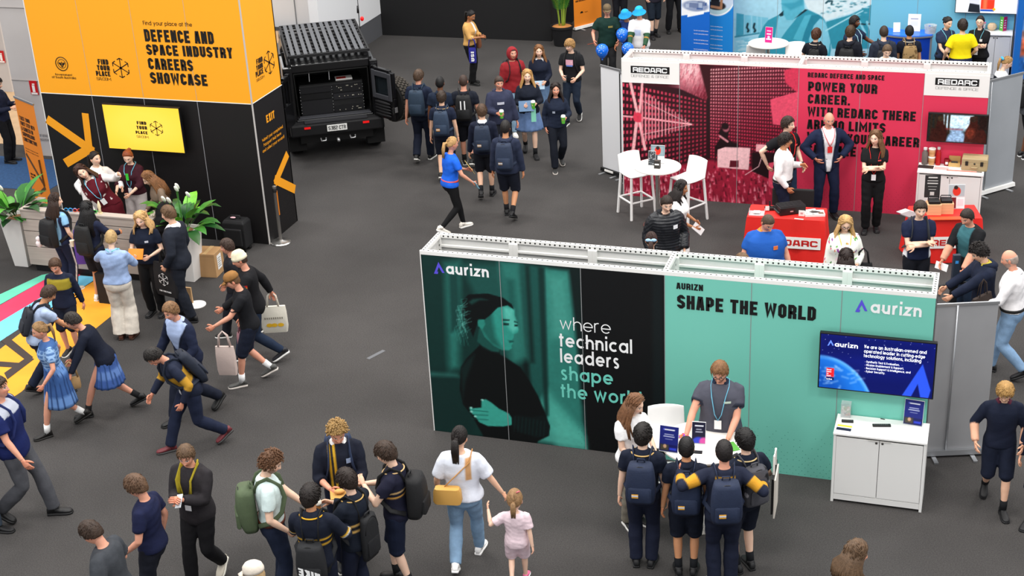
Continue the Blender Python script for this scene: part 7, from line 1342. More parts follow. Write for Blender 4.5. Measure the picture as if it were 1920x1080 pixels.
# --- behind and before the reception counter
person('vest', 'person in dark red vest and white sleeves leaning over the counter, pointing right', head=(152, 310), hd=170, skin='f', hair=('long', '3A2118'), top=('shirt', 'E4DDDA', 'EDE8E6'), pat=[('band', .86, 1.38, '5A1420'), ('yoke', 1.36, .0, '5A1420'), ('spots', 26, ['E8D8D4'])], bot=('mini', '5A1420'), acc=[('lanyard', '6FC0DC', 'F0F0F0', 1.12)], group=GS, h=1.84, fem=True, side=26, lean=4, hr=10, hy=-8, L=(-.5, .36, 1.42), R=(.2, .3, 1.0), el=(-.4, -.2, -.8))
B = person('whiteblouse', 'person in white blouse with dark tied hair behind the one in red vest', head=(176, 283), hd=150, skin='f', hair=('pony', '1E1614'), top=('shirt', 'ECE8E6', 'F2F0EE'), bot=('wide', 'D8D2CC'), group=GS, h=1.7, fem=True, hy=-25, R=(.34, .16, 1.12), L=(-.3, .3, 1.12))
B = person('maroon', 'person with red hair in maroon jumper looking down behind the counter', head=(238, 281), hd=195, skin='f', hair=('bun', '8A4422'), top=('rolled', '3A1520'), bot=('wide', 'BDB4B2'), acc=[('lanyard', '6FC0DC', 'F0F0F0', 1.06), ('print', '3AC83A', .0, 1.3, .05, .12)], group=GS, h=1.7, fem=True, hp=24, hy=-10, R=(.16, .34, 1.08), L=(-.1, .36, 1.06))
person('taupe', 'person with long brown hair and taupe top leaning on the counter end', xy=(-12.45, 18.98), hd=-120, skin='f', hair=('long', '7A5232'), top=('fitted', '7A6858'), bot=('pants', '3A3634'), group=GS, h=1.64, fem=True, lean=18, hp=10, L=(-.26, .34, .98), R=(.2, .32, 1.0))
B = person('girlblue', 'person with long dark hair, pale blue polo and striped track pants at the counter', head=(101, 362), hd=35, skin='f', hair=('long', '2E1E16'), top=('polo', '86B8DC', '86B8DC'), pat=[('side', .13, .9, 1.4, '1C2440'), ('arm', .25, .33, '1C2440')], bot=('pants', '1A2138', 'E8E8EA'), shoe=('C8C0B0', 'E8E4DC'), acc=[('pack', 'black backpack with white soft toy, worn by person in pale blue polo', '161618', dict(w_=.34, h_=.46, d=.2, z=1.14))], group=GV, h=1.62, fem=True, hy=40, R=(.24, .12, .9), L=(-.22, .2, 1.05))
t = thing('soft_toy', 'small white soft toy hanging from the black backpack at the counter', 'toy', W(B, (-.2, -.3, 1.0))); MB().ell((0, 0, -.05), (.055, .05, .06), 12, 8).build('toy_body', cloth('E6DCDC'), t, True); MB().ell((0, 0, .03), (.045, .04, .04), 12, 8).build('toy_head', cloth('E6DCDC'), t, True); MB().tube([(0, 0, .06), (.05, .06, .12)], .004, 5).build('toy_cord', paint('8A5AA0'), t)
B = person('girlcounter', 'person with black hair, navy jumper, bare legs and white shoes at the counter', head=(160, 377), hd=22, skin='t', hair=('long', '0F0D0E'), top=('jumper', '1A2036'), bot=('shorts', '14161E'), shoe=('E8E6E4', 'F0EEEC'), acc=[('pack', 'black backpack worn by person with bare legs at the counter', '1A1B1C', dict(w_=.32, h_=.5, d=.14, z=1.16))], group=GV, h=1.62, fem=True, R=(.3, .36, 1.12), L=(-.24, .15, .95))
tote(W(B, (-.26, .02, 1.3)), B.root.rotation_euler.z+.3, 'purple strap bag hanging at the left side of the bare legged person', '5A3C9A', .4, .2, .05)
t = thing('ice_cream_cup', 'small cream paper cup tucked against the purple bag', 'cup', W(B, (-.3, -.12, 1.0))); MB().lathe((0, 0, 0), [(.025, 0), (.04, .1), (.036, .1)], 14).build('cup', paint('EADFC8'), t, 'a')
B = person('navytee', 'person with straight blonde hair and navy t-shirt holding an orange folder', head=(262, 396), hd=190, skin='f', hair=('bob', 'C8A06A'), top=('tee', '141B2C'), bot=('pants', '141416'), shoe=('141416', '141416'), acc=[('print', 'C8CCD8', -.08, 1.3, .05, .03)], group=GS, h=1.68, fem=True, hp=16, R=(.1, .3, 1.14), L=(-.14, .27, 1.1))
papers(B, 1, 'orange folder held by the person in navy t-shirt', 'F08A22', .23, .16, (.6, 0), 'folder', 'folder', .01, .04)
def tote_logo(t, w_, h_, hl, d): o = hexmark(t, 0, -hl-h_*.45, .1, wink); o.location.y = -d/2-.006; lettering('bag_lettering', 'FIND YOUR PLACE', wink, t, (-.12, -d/2-.004, -hl-h_*.85), (1, 0, 0), (0, 0, 1), .24, .025)
tote(W(B, (-.34, .22, 1.2)), -.25, 'large black tote bag with white logo held by the person in navy t-shirt', '17171A', .52, .46, .12, art=tote_logo)
B = person('blueshirt', 'person with cropped blonde hair, light blue shirt and cream wide trousers, back turned', at=(239, 634), hd=2, skin='f', hair=('crop', 'A88A5C'), top=('rolled', '93A9CF', '93A9CF'), bot=('wide', 'D9D1C4'), shoe=('5A3424', '3A2418'), acc=[('lanyard', '7FD0D8')], group=GV, h=1.68, fem=True, bulk=1.12, hp=18, L=(-.06, .27, 1.3), el=(-.9, .1, -.35), R=(.08, .34, 1.22), er=(.6, .1, -.7))
B = person('darksuit', 'person in dark suit with hand in pocket right of the counter', at=(352, 598), hd=-75, skin='l', hair=('short', '5E4630'), top=('jacket', '20242E', 'E8E8EA'), pat=[('suit', 'E4E6EA', 1.12, .2)], bot=('pants', '1D212A'), shoe=('121214', '121214'), group=GV, h=1.82, bulk=1.05, hy=-6, hp=10, L=(-.22, .1, .92), R=(.24, .12, .9), stance=.24, seed=4)
o = BX('paper_bag', -.15, .15, -.08, .08, 0, .5, paint('141416', .7)); q = fl(201, 571); o.location = (q.x, q.y+.1, 0); tag(o, 'black upright paper carrier bag on the mat left of the cream trousers', 'bag', 'bags carried by visitors')
b = MB(); b.tube([(-.05, 0, .5), (-.04, 0, .6), (.04, 0, .6), (.05, 0, .5)], .008, 6); b.build('handle', paint('141416', .7), o)
# black garment bag hung at the counter end
t = thing('garment_stack', 'heap of black jackets hanging over the right end of the counter', 'jackets', (-12.02, 18.2, 0)); b = MB()
for k in range(7): b.ell((.0+.03*math.sin(k*2), -.02+.05*math.cos(k*1.7), 1.0-.11*k+.2), (.13+.02*math.sin(k), .2, .14), 12, 8)
me = fused(b, 'jackets', .02, 4, .012, 3); put(me, 'jackets', cloth('101012'), t); MB().cyl((0, .1, 0), (0, .1, 1.2), .02).build('coat_post', black, t)
# --- walkers at the left
person('yellowboy', 'person in navy and mustard banded top walking before the counter, face low', head=(101, 484), hd=185, skin='r', hair=('short', '4A3424'), top=('jumper', '1A2034'), pat=[('band', 1.22, 1.4, '9A8A2C')], bot=('longshorts', '171C2B'), group=GV, h=1.5, hp=20, **walkarms())
B = person('lightblueboy', 'person in pale blue shirt with dark pack leaning forward on the orange mat', head=(88, 537), hd=62, skin='t', hair=('short', '3A2A1E'), top=('tee', '9FAFCB'), bot=('pants', '1C2436'), shoe=('1A1A1C', '1A1A1C'), acc=[('pack', 'dark grey backpack worn by the person in pale blue shirt', '23262E', dict(w_=.28, h_=.36, d=.12))], group=GV, h=1.62, lean=20, hp=12, stride=.4, R=(.1, .5, 1.16), L=(-.3, .34, 1.1))
phone(B, 1, 'phone held out by the person in pale blue shirt', '3A44A8')
B = person('bluedress', 'person in blue checked school dress striding left', at=(125, 806), hd=-112, skin='r', hair=('pony', '8A6A44'), top=('tee', '4A6C9E'), pat=[('check', '8FB0D8', 110), ('band', 1.38, 1.5, '3C5C90')], bot=('dress', '385A92', '6288C0', '223A68'), shoe=('1C1A18', '1C1A18'), sock='F0F0EE', group=GV, h=1.6, fem=True, lean=4, hp=8, stride=.55, lead=-1, L=(-.3, .2, .95), R=(.32, -.05, .95))
B = person('checkskirt', 'person in dark navy jumper and blue checked skirt bending forward, striding left', at=(215, 772), hd=-95, skin='r', hair=('short', '2A2420'), top=('jumper', '131827'), bot=('skirt', '3E5C9C', '5F80BC', '24406E'), shoe=('151516', '151516'), sock='1A1A1C', group=GV, h=1.62, fem=True, lean=26, hp=5, stride=.72, lead=-1, L=(-.4, .42, 1.0), R=(.12, .5, 1.02))
tote(W(B, (-.34, .42, 1.02)), .6, 'small tan pouch swinging from the hand of the person in checked skirt', 'A8865A', .16, .2, .09, name='pouch')
B = person('navysuit', 'person in navy blazer and pale blue shirt walking towards lower left', head=(318, 566), hd=-140, skin='r', hair=('short', '7A5A3C'), top=('jacket', '1B2238', 'A8B4D0'), pat=[('suit', '9FB0D2', 1.1, .5)], bot=('pants', '1A1F2E'), shoe=('141414', '141414'), group=GV, h=1.76, lean=10, hp=8, stride=.62, R=(.36, .2, .92), L=(-.2, .26, .94))
person('mustard', 'person in navy and mustard jersey bending low as they walk, lower left', head=(287, 655), hd=-118, skin='r', hair=('short', '1C1815'), top=('jumper', '1C2234'), pat=[('band', 1.08, 1.3, 'B0842A'), ('arm', .3, .6, 'B0842A'), ('front', 0, .05, .9, 1.1, 'C8CACC')], bot=('pants', '1C2338'), shoe=('6A2A30', '3A3A3A'), acc=[('pack', 'dark navy backpack on the person in mustard jersey', '1A2130', {})], group=GV, h=1.68, lean=30, hp=18, stride=.7, R=(.2, .45, .98), L=(-.28, .2, .9))
B = person('yellowscarf', 'person in dark jacket with mustard scarf and white badge, lower left', head=(346, 834), hd=200, skin='r', hair=('short', '5A4430'), top=('jacket', '2A272A'), bot=('pants', '161518'), shoe=('C8C0B0', 'E0DCD0'), acc=[('lanyard', '9A8A24', 'EEEEF0', 1.08), ('scarf', '9A8A24', 1.12)], group=GV, h=1.74, hp=18, hy=-14, R=(.03, .3, 1.24), L=(-.04, .3, 1.24), stride=.35)
phone(B, 1, 'silver phone in clasped hands of the person with mustard scarf', 'C8CCD0', (.9, .3))
person('navyteeL', 'person with brown hair and navy t-shirt facing left at the bottom', head=(252, 892), hd=-80, skin='r', hair=('mop', '5A4230'), top=('tee', '181D3A'), bot=('pants', '1A1C26'), group=GV, h=1.72, hp=22, stride=.4, L=(-.22, .2, .95), R=(.26, .0, .88))
person('greytee', 'person in grey t-shirt cut off at the bottom left', head=(168, 980), hd=-78, skin='r', hair=('short', '33241A'), top=('loose', '3A3D42'), bot=('pants', '1A1C22'), group=GV, h=1.75, hp=26, lean=8, R=(.25, .25, 1.0), L=(-.25, .2, .95))
person('greytrousers', 'person in royal navy top and grey trousers cut by the left edge', at=(56, 972), hd=95, skin='r', hair=('short', '3A2A1E'), top=('loose', '152052'), pat=[('yoke', 1.36, .0, 'A8ACB8')], bot=('pants', '4A4B50'), shoe=('151516', '151516'), acc=[('pack', 'dark blue backpack on the person with grey trousers at the left edge', '16245A', dict(w_=.34, h_=.44, d=.18))], group=GV, h=1.9, lean=-4, stride=.5, lead=-1, R=(.28, .2, .92), L=(-.3, -.1, .9))
person('edgejeans', 'person in slate jeans and black shoes mostly outside the left edge', at=(-22, 990), hd=90, skin='r', hair=('short', '2A1E16'), top=('tee', '2A2C60'), bot=('jeans', '38424E'), shoe=('141416', '141416'), group=GV, h=1.75, stride=.3)
# --- blurred trio
B = person('beanie', 'person in cream beanie and black jacket with red emblem carrying a tote', head=(447, 470), hd=-98, skin='r', hair=('short', '3A2A20', 'beanie', 'D8D0B4'), top=('jacket', '161619'), pat=[('arm', .12, .3, '161619')], bot=('jeans', '1E2A3E'), shoe=('1C1C22', 'E8E8E4'), group=GV, h=1.74, lean=6, hp=10, stride=.6, lead=1, R=(.3, -.24, .95), L=(-.24, .4, 1.06))
o = BX('emblem_patch', -.05, .05, -.003, .003, -.03, .03, paint('B8201C')); o.parent = B.root; q = (B.sh[-1].lerp(B.elb[-1], .35)+Vector((-.095, 0, 0)))*B.k; o.location = q; o.rotation_euler = (0, 0, -PI/2); b = MB().box(-.045, .045, -.006, -.003, -.006, .006); b.build('emblem_stripe', paint('E0B020'), o)
def tote_sun(t, w_, h_, hl, d): b = MB(); [b.add([(x+.045*math.cos(a), -d/2-.008, -hl-h_*.68+.03*math.sin(a)) for a in [PI/4*q for q in range(8)]], [tuple(range(8))]) for x in (-.07, .0, .09)]; b.build('bag_print', paint('E0B02A'), t); b = MB(); [b.add([(-.13+.03*k+dx, -d/2-.008, -hl-h_*.45+dz) for dx, dz in ((0, 0), (.018, 0), (.018, .03), (0, .03))], [(0, 1, 2, 3)]) for k in range(9)]; b.build('bag_lettering', paint('8A8478'), t)
q = W(B, B.wri[1]); tote(q, .35, 'cream tote bag with yellow print swinging right behind the beanie wearer', 'D9D4C6', .4, .36, .1, art=tote_sun)
B = person('capboy', 'person with tan cap, black t-shirt, navy shorts and white socks walking left', at=(482, 716), hd=-98, skin='r', hair=('short', '5A4028', 'cap', '8A6236'), top=('tee', '15161A'), bot=('longshorts', '181E2E'), shoe=('4A4A48', 'D8D0C8'), sock='EDEDED', group=GV, h=1.68, lean=8, hp=14, stride=.42, lead=-1, L=(-.22, .44, 1.12), R=(.3, .1, .9))
q = W(B, B.wri[-1]); tote((q.x+.12, q.y-.02, q.z-.05), .2, 'pale pink and white carrier bag in front of the tan capped person', 'D0BCB4', .42, .26, .08)
q = W(B, B.wri[1]); tote(q, .1, 'dusty pink small bag at the hip of the tan capped person', 'A87880', .2, .22, .1)
person('thirdface', 'person with brown hair and dark top half hidden behind the cream beanie', head=(424, 447), hd=-95, skin='r', hair=('short', '3A2A22'), top=('jumper', '1A1A1F'), bot=('pants', '1A1C24'), group=GV, h=1.58, hp=8, stride=.5, **walkarms())
# --- crowd in the upper middle
pk = lambda lb, c='202B40', **k: ('pack', lb, c, dict(w_=.32, h_=.46, d=.16, z=1.2, **k))
person('c24', 'tall person in navy polo and trousers with sheeny blue backpack, left of the walking group', head=(784, 130), hd=14, skin='r', hair=('short', '4A382A'), top=('polo', '1A2236'), bot=('pants', '181E2E'), acc=[pk('blue grey backpack on the leftmost of the walking group', '27384A')], group=GV, h=1.8, hp=6, hy=18, stride=.35, **walkarms(.1))
person('c25', 'person with close black hair between taller walkers, mostly hidden', head=(824, 142), hd=12, skin='d', hair=('buzz', '100E0E'), top=('polo', '1C2638'), bot=('pants', '181E2E'), group=GV, h=1.76, stride=.3, lead=-1)
person('c26', 'person in navy polo with pale trim and blue grey backpack, behind the blonde in blue', head=(827, 170), hd=8, skin='l', hair=('short', '35281E'), top=('polo', '1A2134', '1A2134', 'B0946A'), bot=('longshorts', '171C2A'), acc=[pk('blue grey backpack with orange patch, near the blonde in blue t-shirt', '2A3A50', accent='D8902A')], group=GV, h=1.68, stride=.3)
person('c27', 'person in navy with black backpack marked by white strokes in the walking group', head=(868, 139), hd=5, skin='r', hair=('buzz', '3A2A22'), top=('tee', '171B26'), bot=('longshorts', '14161E'), sock='1A1A1C', acc=[pk('black backpack with white marks in the walking group', '17181A')], group=GV, h=1.78, stride=.3, lead=-1, **walkarms(.05))
o = PEOPLE['c27']; b = MB(); [b.loft([[o.X((x+dx, -.31+dy, z)) for dx, z in ((0, 1.2), (.022, 1.2), (.022, 1.36), (0, 1.36))] for dy in (0, .004)]) for x in (-.05, .02)]; pkr = [q for q in bpy.data.objects if q.get('label', '').startswith('black backpack with white marks')][0]; o.mb(b, 'bag_marks', wink, pkr, False)
person('c28', 'person in navy jumper with white collar and navy backpack, wearing shorts', head=(903, 195), hd=5, skin='l', hair=('short', '4A3626'), top=('jumper', '171C2E', 'ECECEA'), bot=('longshorts', '14161E'), sock='16181C', shoe=('141416', '141416'), acc=[pk('navy backpack on the person with white collar', '222E42', accent='B89060')], group=GV, h=1.72, stride=.3, L=(-.28, .08, .82))
person('c29', 'person with black hair and slate hoodie with backpack, nearest of the walking group', head=(947, 225), hd=12, skin='t', hair=('crop', '1A1614'), top=('hoodie', '252C40'), bot=('longshorts', '181C28'), sock='1A1A1E', shoe=('141416', '141416'), acc=[pk('slate blue backpack on the nearest of the walking group', '263248', accent='8A7050')], group=GV, h=1.74, stride=.36, lead=-1)
B = person('bluetee', 'person with blonde hair, bright blue t-shirt and black leggings holding leaflets', head=(847, 256), hd=62, skin='r', hair=('pony', 'B08A58'), top=('tee', '1E62D8'), bot=('leggings', '141416'), shoe=('E8E2D8', 'F2F0EC'), acc=[('belt', 'E0503A')], group=GS, h=1.68, fem=True, lean=6, stride=.5, lead=-1, R=(.28, .3, .98), L=(-.1, .36, 1.12))
papers(B, 1, 'pale blue leaflet in lower hand of the person in bright blue t-shirt', '8CC8DC', .2, .14, (.5, 0), 'leaflet', 'leaflet'); papers(B, -1, 'yellow leaflet held high by the person in bright blue t-shirt', 'E0C060', .2, .2, (.6, .4), 'leaflet', 'leaflet', .004, .06)
person('redhood', 'person in red hoodie with the hood up', head=(960, 87), hd=160, skin='r', hair=('short', '3A2018', 'hoodup', '8E262C'), top=('hoodie', '8A2228'), bot=('jeans', '8AA8C0'), shoe=('E8E4DC', 'F0EEE8'), acc=[pk('black backpack straps over the red hoodie', '1A1A1C')], group=GV, h=1.76, stride=.3)
B = person('girlback', 'person with long brown hair and navy jumper, behind the blonde in pleated skirt', head=(1010, 84), hd=180, skin='f', hair=('long', '7A5230'), top=('jumper', '171D2E', 'E8E8EA'), bot=('skirt', '5A7494'), sock='1A1A1C', group=GV, h=1.66, fem=True, stride=.3, R=(.1, .27, 1.02), L=(-.1, .27, 1.04))
papers(B, 1, 'pale blue booklet held at the waist by the person behind the blonde', 'A8C4D8', .24, .17, (.4, 0), 'booklet', 'booklet')
B = person('blacktee', 'person in black t-shirt with pink print and jeans, right of the walkers', head=(1068, 73), hd=200, skin='f', hair=('mop', 'A07A4A'), top=('tee', '17181B'), bot=('jeans', '1E2838'), shoe=('1A1A1A', 'E8E6E0'), acc=[('print', 'D8A0B0', .0, 1.31, .15, .11), ('print', 'F0E8EC', .0, 1.32, .09, .06), ('print', '5A7AC0', .0, 1.245, .13, .03), pk('black backpack on the person in printed black t-shirt', '1C1C1E')], group=GV, h=1.74, hy=24, hp=10, stride=.35, R=(.1, .3, 1.06), L=(-.16, .26, 1.02), curl=.6)
phone(B, 1, 'phone in hand of the person in printed black t-shirt', '1A1A1A')
B = person('greyhoodcup', 'person in grey navy hoodie holding a green cup', head=(935, 142), hd=168, skin='r', hair=('crop', '3A2C24'), top=('hoodie', '30344A'), bot=('pants', '16181F'), acc=[('print', 'B8BAC8', .02, 1.28, .13, .045)], group=GV, h=1.74, bulk=1.12, stride=.3, hp=6, R=(.12, .32, 1.14), L=(-.3, .05, .86)); drink(B, 1, 'green and white cup held by the person in grey navy hoodie')
B = person('blondeskirt', 'person with long blonde hair, navy jumper and blue pleated skirt holding cup and booklet', head=(988, 130), hd=178, skin='f', hair=('long', 'B88C54'), top=('jumper', '161B28'), bot=('skirt', '6A86B4'), shoe=('141416', '141416'), sock='17181B', group=GV, h=1.68, fem=True, bulk=1.08, stride=.4, lead=-1, R=(.12, .3, 1.14), L=(-.13, .3, 1.15)); drink(B, -1, 'green and white cup held by the blonde in pleated skirt'); papers(B, 1, 'blue picture booklet held by the blonde in pleated skirt', '6C8CB0', .28, .2, (.3, 0), 'booklet', 'booklet'); papers(B, -1, 'mint green leaflet hanging below the cup of the blonde in pleated skirt', '8AD8BC', .09, .26, (.1, 0), 'leaflet', 'leaflet', .004, -.2)
B = person('girlcup', 'dark haired person in navy jumper and trousers holding a green cup', head=(1041, 155), hd=174, skin='r', hair=('long', '231815'), top=('jumper', '1A2234'), bot=('pants', '161A24'), shoe=('2A2A2A', 'D8D0C8'), acc=[('print', '9098A8', .07, 1.22, .05, .04)], group=GV, h=1.64, fem=True, stride=.35, R=(.22, .05, .88), L=(-.14, .3, 1.13)); drink(B, -1, 'green and white cup held by the dark haired person on the right of the group')
B = person('tanjacket', 'person in tan jacket and black trousers looking at a phone near the black wall', at=(886, 157), hd=118, skin='m', hair=('pony', '120E0E'), top=('rolled', 'C89A5A'), pat=[('front', 0, .035, 1.2, 1.5, 'F0E8E4')], bot=('pants', '121214'), shoe=('141414', '141414'), group=GV, h=1.66, fem=True, hp=24, R=(.08, .34, 1.16), L=(-.08, .33, 1.14), stance=.12)
phone(B, 1, 'phone held by the person in tan jacket'); tote(W(B, (-.3, -.04, 1.28)), B.root.rotation_euler.z+1.4, 'brown leather shoulder bag on the person in tan jacket', '7A4A30', .24, .32, .12, name='shoulder_bag')
def tl(t, w_, h_, hl, d): o = lettering('bag_lettering', 'USI', wink, t, (.04, -d/2-.006, -hl-.3), (0, 0, 1), (-1, 0, 0), .22, .07)
tote(W(B, B.elb[1]+Vector((.02, .06, .03))), .2, 'indigo carrier bag with white letters beside the person in tan jacket', '2A2A8A', .34, .16, .06, art=tl)
# --- back aisle
person('greenman', 'person in dark green shirt with brown cap facing the camera at the back', head=(1138, 8), hd=182, skin='r', hair=('short', '5A4630', 'cap', '6A5A44'), top=('loose', '15302A'), bot=('pants', '2A2A2C'), acc=[('print', '8A7A3A', -.06, 1.3, .1, .04)], group=GV, h=1.74, bulk=1.1, hp=8, R=(.3, .24, 1.02), L=(-.22, .3, 1.0))
person('blueleaner', 'person in navy and light blue bucket hat leaning between the balloons', head=(1172, 18), hd=-150, skin='t', hair=('short', '2A2220', 'bucket', '2AA0E0'), top=('tee', '28407A'), bot=('pants', '2A2A2C'), group=GV, h=1.66, lean=18, L=(-.1, .4, .94), R=(.2, .36, .92))
person('whitetee', 'person in bright blue bucket hat and white t-shirt over green sleeves', head=(1198, 12), hd=-158, skin='r', hair=('short', '3A2A20', 'bucket', '2AA8E8'), top=('jumper', 'E9E7E6'), pat=[('arm', .42, 1.1, '2E5038'), ('arm', .6, .66, 'A87838'), ('front', .0, .07, 1.15, 1.28, 'B8C4E0')], bot=('wide', 'E4E2E2'), group=GV, h=1.74, bulk=1.15, hp=12, R=(.12, .36, 1.0), L=(-.2, .34, .98))
person('aislenavy', 'person in dark navy jacket cut by the top edge behind the green shirt', at=(1163, 58), hd=180, skin='l', hair=('short', '3A2A1E'), top=('jacket', '1C2030'), bot=('pants', '17181E'), group=GV, h=1.78, R=(.08, .27, 1.06), L=(-.12, .26, 1.06))
person('aisleshorts', 'person in dark jumper and navy shorts cut by the top edge', at=(1226, 70), hd=165, skin='f', hair=('short', '4A3626'), top=('jumper', '22202C'), bot=('longshorts', '17202C'), sock='1A1C22', shoe=('17171A', '17171A'), group=GV, h=1.74, stance=.2, L=(-.2, .22, 1.0), R=(.24, .1, 1.0))
person('aislesuit', 'person in black trousers and shoes cut by the top edge, left of the blue banners', at=(1264, 60), hd=172, skin='l', hair=('short', '4A3626'), top=('jacket', '1A1B20'), bot=('pants', '15161A'), shoe=('131315', '131315'), group=GV, h=1.8, spread=.06, R=(.06, .26, 1.04), L=(-.06, .27, 1.04))
# --- light blue stand
person('b44', 'person with chestnut hair and black polo, leftmost before the worker print', head=(1531, 53), hd=35, skin='f', hair=('mop', '4A2C1C'), top=('polo', '12151E', '12151E', 'C8B8A8'), bot=('pants', '16181E'), acc=[('pack', 'black shoulder pack on the leftmost person before the worker print', '1C1C1E', dict(w_=.26, h_=.36, d=.12, one=1))], group=GV, h=1.68, L=(-.24, .3, 1.06))
papers(PEOPLE['b44'], -1, 'white poster sheet held by the leftmost person before the worker print', 'EEF0F2', .2, .32, (.1, .2), 'paper', 'papers', .006, .1)
person('b46', 'person in navy polo with white lanyard gesturing right before the worker print', head=(1603, 29), hd=140, skin='d', hair=('short', '14100F'), top=('polo', '1E2A42', '1E2A42'), bot=('pants', '15171E'), acc=[('lanyard', 'A8D4E0', 'E8E8E8', 1.1)], group=GS, h=1.78, bulk=1.15, hy=-22, L=(-.42, .34, 1.12), R=(.16, .3, 1.08), beard='1A1210')
person('b45', 'person in black hoodie with black backpack, second from left before the worker print', head=(1595, 48), hd=28, skin='f', hair=('mop', '42301F'), top=('hoodie', '171922'), bot=('pants', '15171E'), acc=[('pack', 'black backpack on the person in black hoodie before the worker print', '17181A', dict(w_=.33, h_=.42, d=.16, z=1.14))], group=GV, h=1.74)
person('b47', 'person in slate grey hoodie before the royal blue counter', head=(1658, 48), hd=8, skin='f', hair=('crop', '35281F'), top=('hoodie', '2A303E'), bot=('pants', '15171E'), acc=[('pack', 'dark grey backpack on the person in slate hoodie', '24262A', dict(w_=.3, h_=.4, d=.13, z=1.12))], group=GV, h=1.74)
person('b49', 'person with black hair and tan camouflage backpack at the royal blue counter', head=(1706, 47), hd=6, skin='t', hair=('crop', '100E0E'), top=('polo', '141826', '141826', 'D8D0C0'), bot=('pants', '15171E'), acc=[('pack', 'tan camouflage backpack at the royal blue counter', '9A7E56', dict(w_=.32, h_=.46, d=.16, z=1.16, pat=['6A5234', 'B89C70', '4A3E28']))], group=GV, h=1.7)
person('b48', 'person with brown hair looking down just behind the red wall top', head=(1664, 83), hd=182, skin='f', hair=('crop', '5A4632'), top=('jumper', 'B8C4C8'), bot=('pants', '2A2E3A'), group=GV, h=1.76, hp=24, L=(-.1, .26, 1.3))
person('b50', 'person with tied dark hair, navy polo and lanyard at the light blue stand', head=(1778, 31), hd=165, skin='f', hair=('bun', '1C1614'), top=('polo', '25304A', '25304A'), bot=('pants', '141418'), acc=[('lanyard', '78C4D4', 'ECECEC', 1.1)], group=GS, h=1.7, fem=True, hp=12, hy=-10, R=(.08, .3, .98), L=(-.06, .3, .98))
papers(PEOPLE['b50'], -1, 'white card held by the person with navy polo at the light blue stand', 'F2F2F4', .12, .1, (.8, 0), 'card', 'papers')
person('b51', 'person in high visibility yellow shirt with navy hem, back turned', head=(1806, 36), hd=2, skin='l', hair=('mop', '2C2019'), top=('loose', 'F0D810'), pat=[('below', 1.0, '1A2342')], bot=('pants', '1A2342'), group=GV, h=1.72, bulk=1.15, R=(.26, .16, .98), L=(-.3, .12, .95))
person('b52', 'person in black shirt and glasses with dark ponytail, arms folded, by the white cabinet', head=(1839, 29), hd=-150, skin='f', hair=('pony', '221814'), top=('polo', '141416', '141416'), bot=('pants', '131315'), acc=[('lanyard', '78C4D4', 'ECECEC', 1.06), ('glasses', '8A6A5A'), ('print', 'E8E8EA', -.08, 1.3, .05, .05)], group=GS, h=1.7, fem=True, bulk=1.2, **crossed)
person('b53', 'person with blonde ponytail and blue hair tie behind the silver banner', head=(1889, 106), hd=95, skin='f', hair=('pony', '9A7648'), top=('tee', '141820'), pat=[('yoke', 1.36, .2, 'E8E8EA')], bot=('pants', '16181E'), acc=[('bow', '40A8E0')], group=GV, h=1.64, fem=True, hp=18, lean=6)
person('b54', 'person with black shorts and trainers cut by the right edge beyond the silver banner', at=(1920, 296), hd=85, skin='d', hair=('short', '14100F'), top=('loose', '5A5C60'), bot=('longshorts', '151518'), shoe=('17171A', 'E8E8E8'), acc=[('pack', 'black backpack at the right edge beyond the silver banner', '17181A', dict(w_=.3, h_=.42, d=.18, z=1.2))], group=GV, h=1.76)
# --- red stand
person('r55', 'tall person in black t-shirt, red lanyard and jeans at the red wall', xy=(-3.03, 22.45), hd=150, skin='f', hair=('short', '2E2018'), top=('tee', '141518'), bot=('jeans', '24364E'), acc=[('lanyard', 'D82828', 'F0F0F0', 1.1), ('watch', -1), ('print', 'D84848', -.08, 1.32, .06, .02)], group=GS, h=1.86, hy=-28, R=(.27, -.1, 1.0), L=(-.24, .12, .96), er=(1, -.5, 0))
person('r56', 'person in white shirt with dark wavy hair talking at the red wall', xy=(-3.0, 21.95), hd=110, skin='t', hair=('mop', '1E1612'), top=('shirt', 'ECEAE9', 'ECEAE9'), bot=('pants', '191E33'), acc=[('belt', '141414')], group=GV, h=1.74, bulk=1.14, hy=-8, R=(.22, .12, .92), L=(-.14, .28, 1.2))
person('r57', 'bald person in navy suit, hands on hips, at the red wall', xy=(-2.42, 22.9), hd=178, skin='r', hair=('bald', 'A8A09A'), top=('jacket', '1C2540', 'F0F0F2'), pat=[('suit', 'EDEDF0', .8, .12)], bot=('pants', '1A213A'), shoe=('141416', '141416'), acc=[('lanyard', 'E05050', 'E03030', 1.2, .045), ('belt', '141414')], group=GS, h=1.84, hp=10, spread=.06, brow='8A7A70', **hips)
person('r58', 'person with long ombre hair, black t-shirt and arms crossed at the red wall', at=(1632, 432), hd=195, skin='f', hair=('long', '6A4A2E'), top=('tee', '131416'), bot=('pants', '131416'), shoe=('141416', '141416'), acc=[('lanyard', 'D83030', 'F0F0F2', 1.02), ('print', 'D84848', -.08, 1.3, .05, .02)], group=GS, h=1.7, fem=True, hy=22, stance=.12, **crossed)
person('r59', 'person in black puffer jacket looking down behind the teal wall', head=(1250, 366), hd=172, skin='f', hair=('crop', '2A1E17'), top=('puffer', '1A1C21'), pat=None, bot=('pants', '15161A'), acc=[('print', 'F0F0F2', -.1, 1.3, .07, .055)], group=GV, h=1.76, hp=18, R=(.24, .12, .92), L=(-.24, .12, .92))
person('r60', 'person with curly brown ponytail and pale blue bow, behind the teal wall', head=(1221, 434), hd=8, skin='l', hair=('pony', '33201A'), top=('jumper', '1A1E28'), bot=('pants', '15161A'), acc=[('bow', '9CC0DC')], group=GV, h=1.6, fem=True)
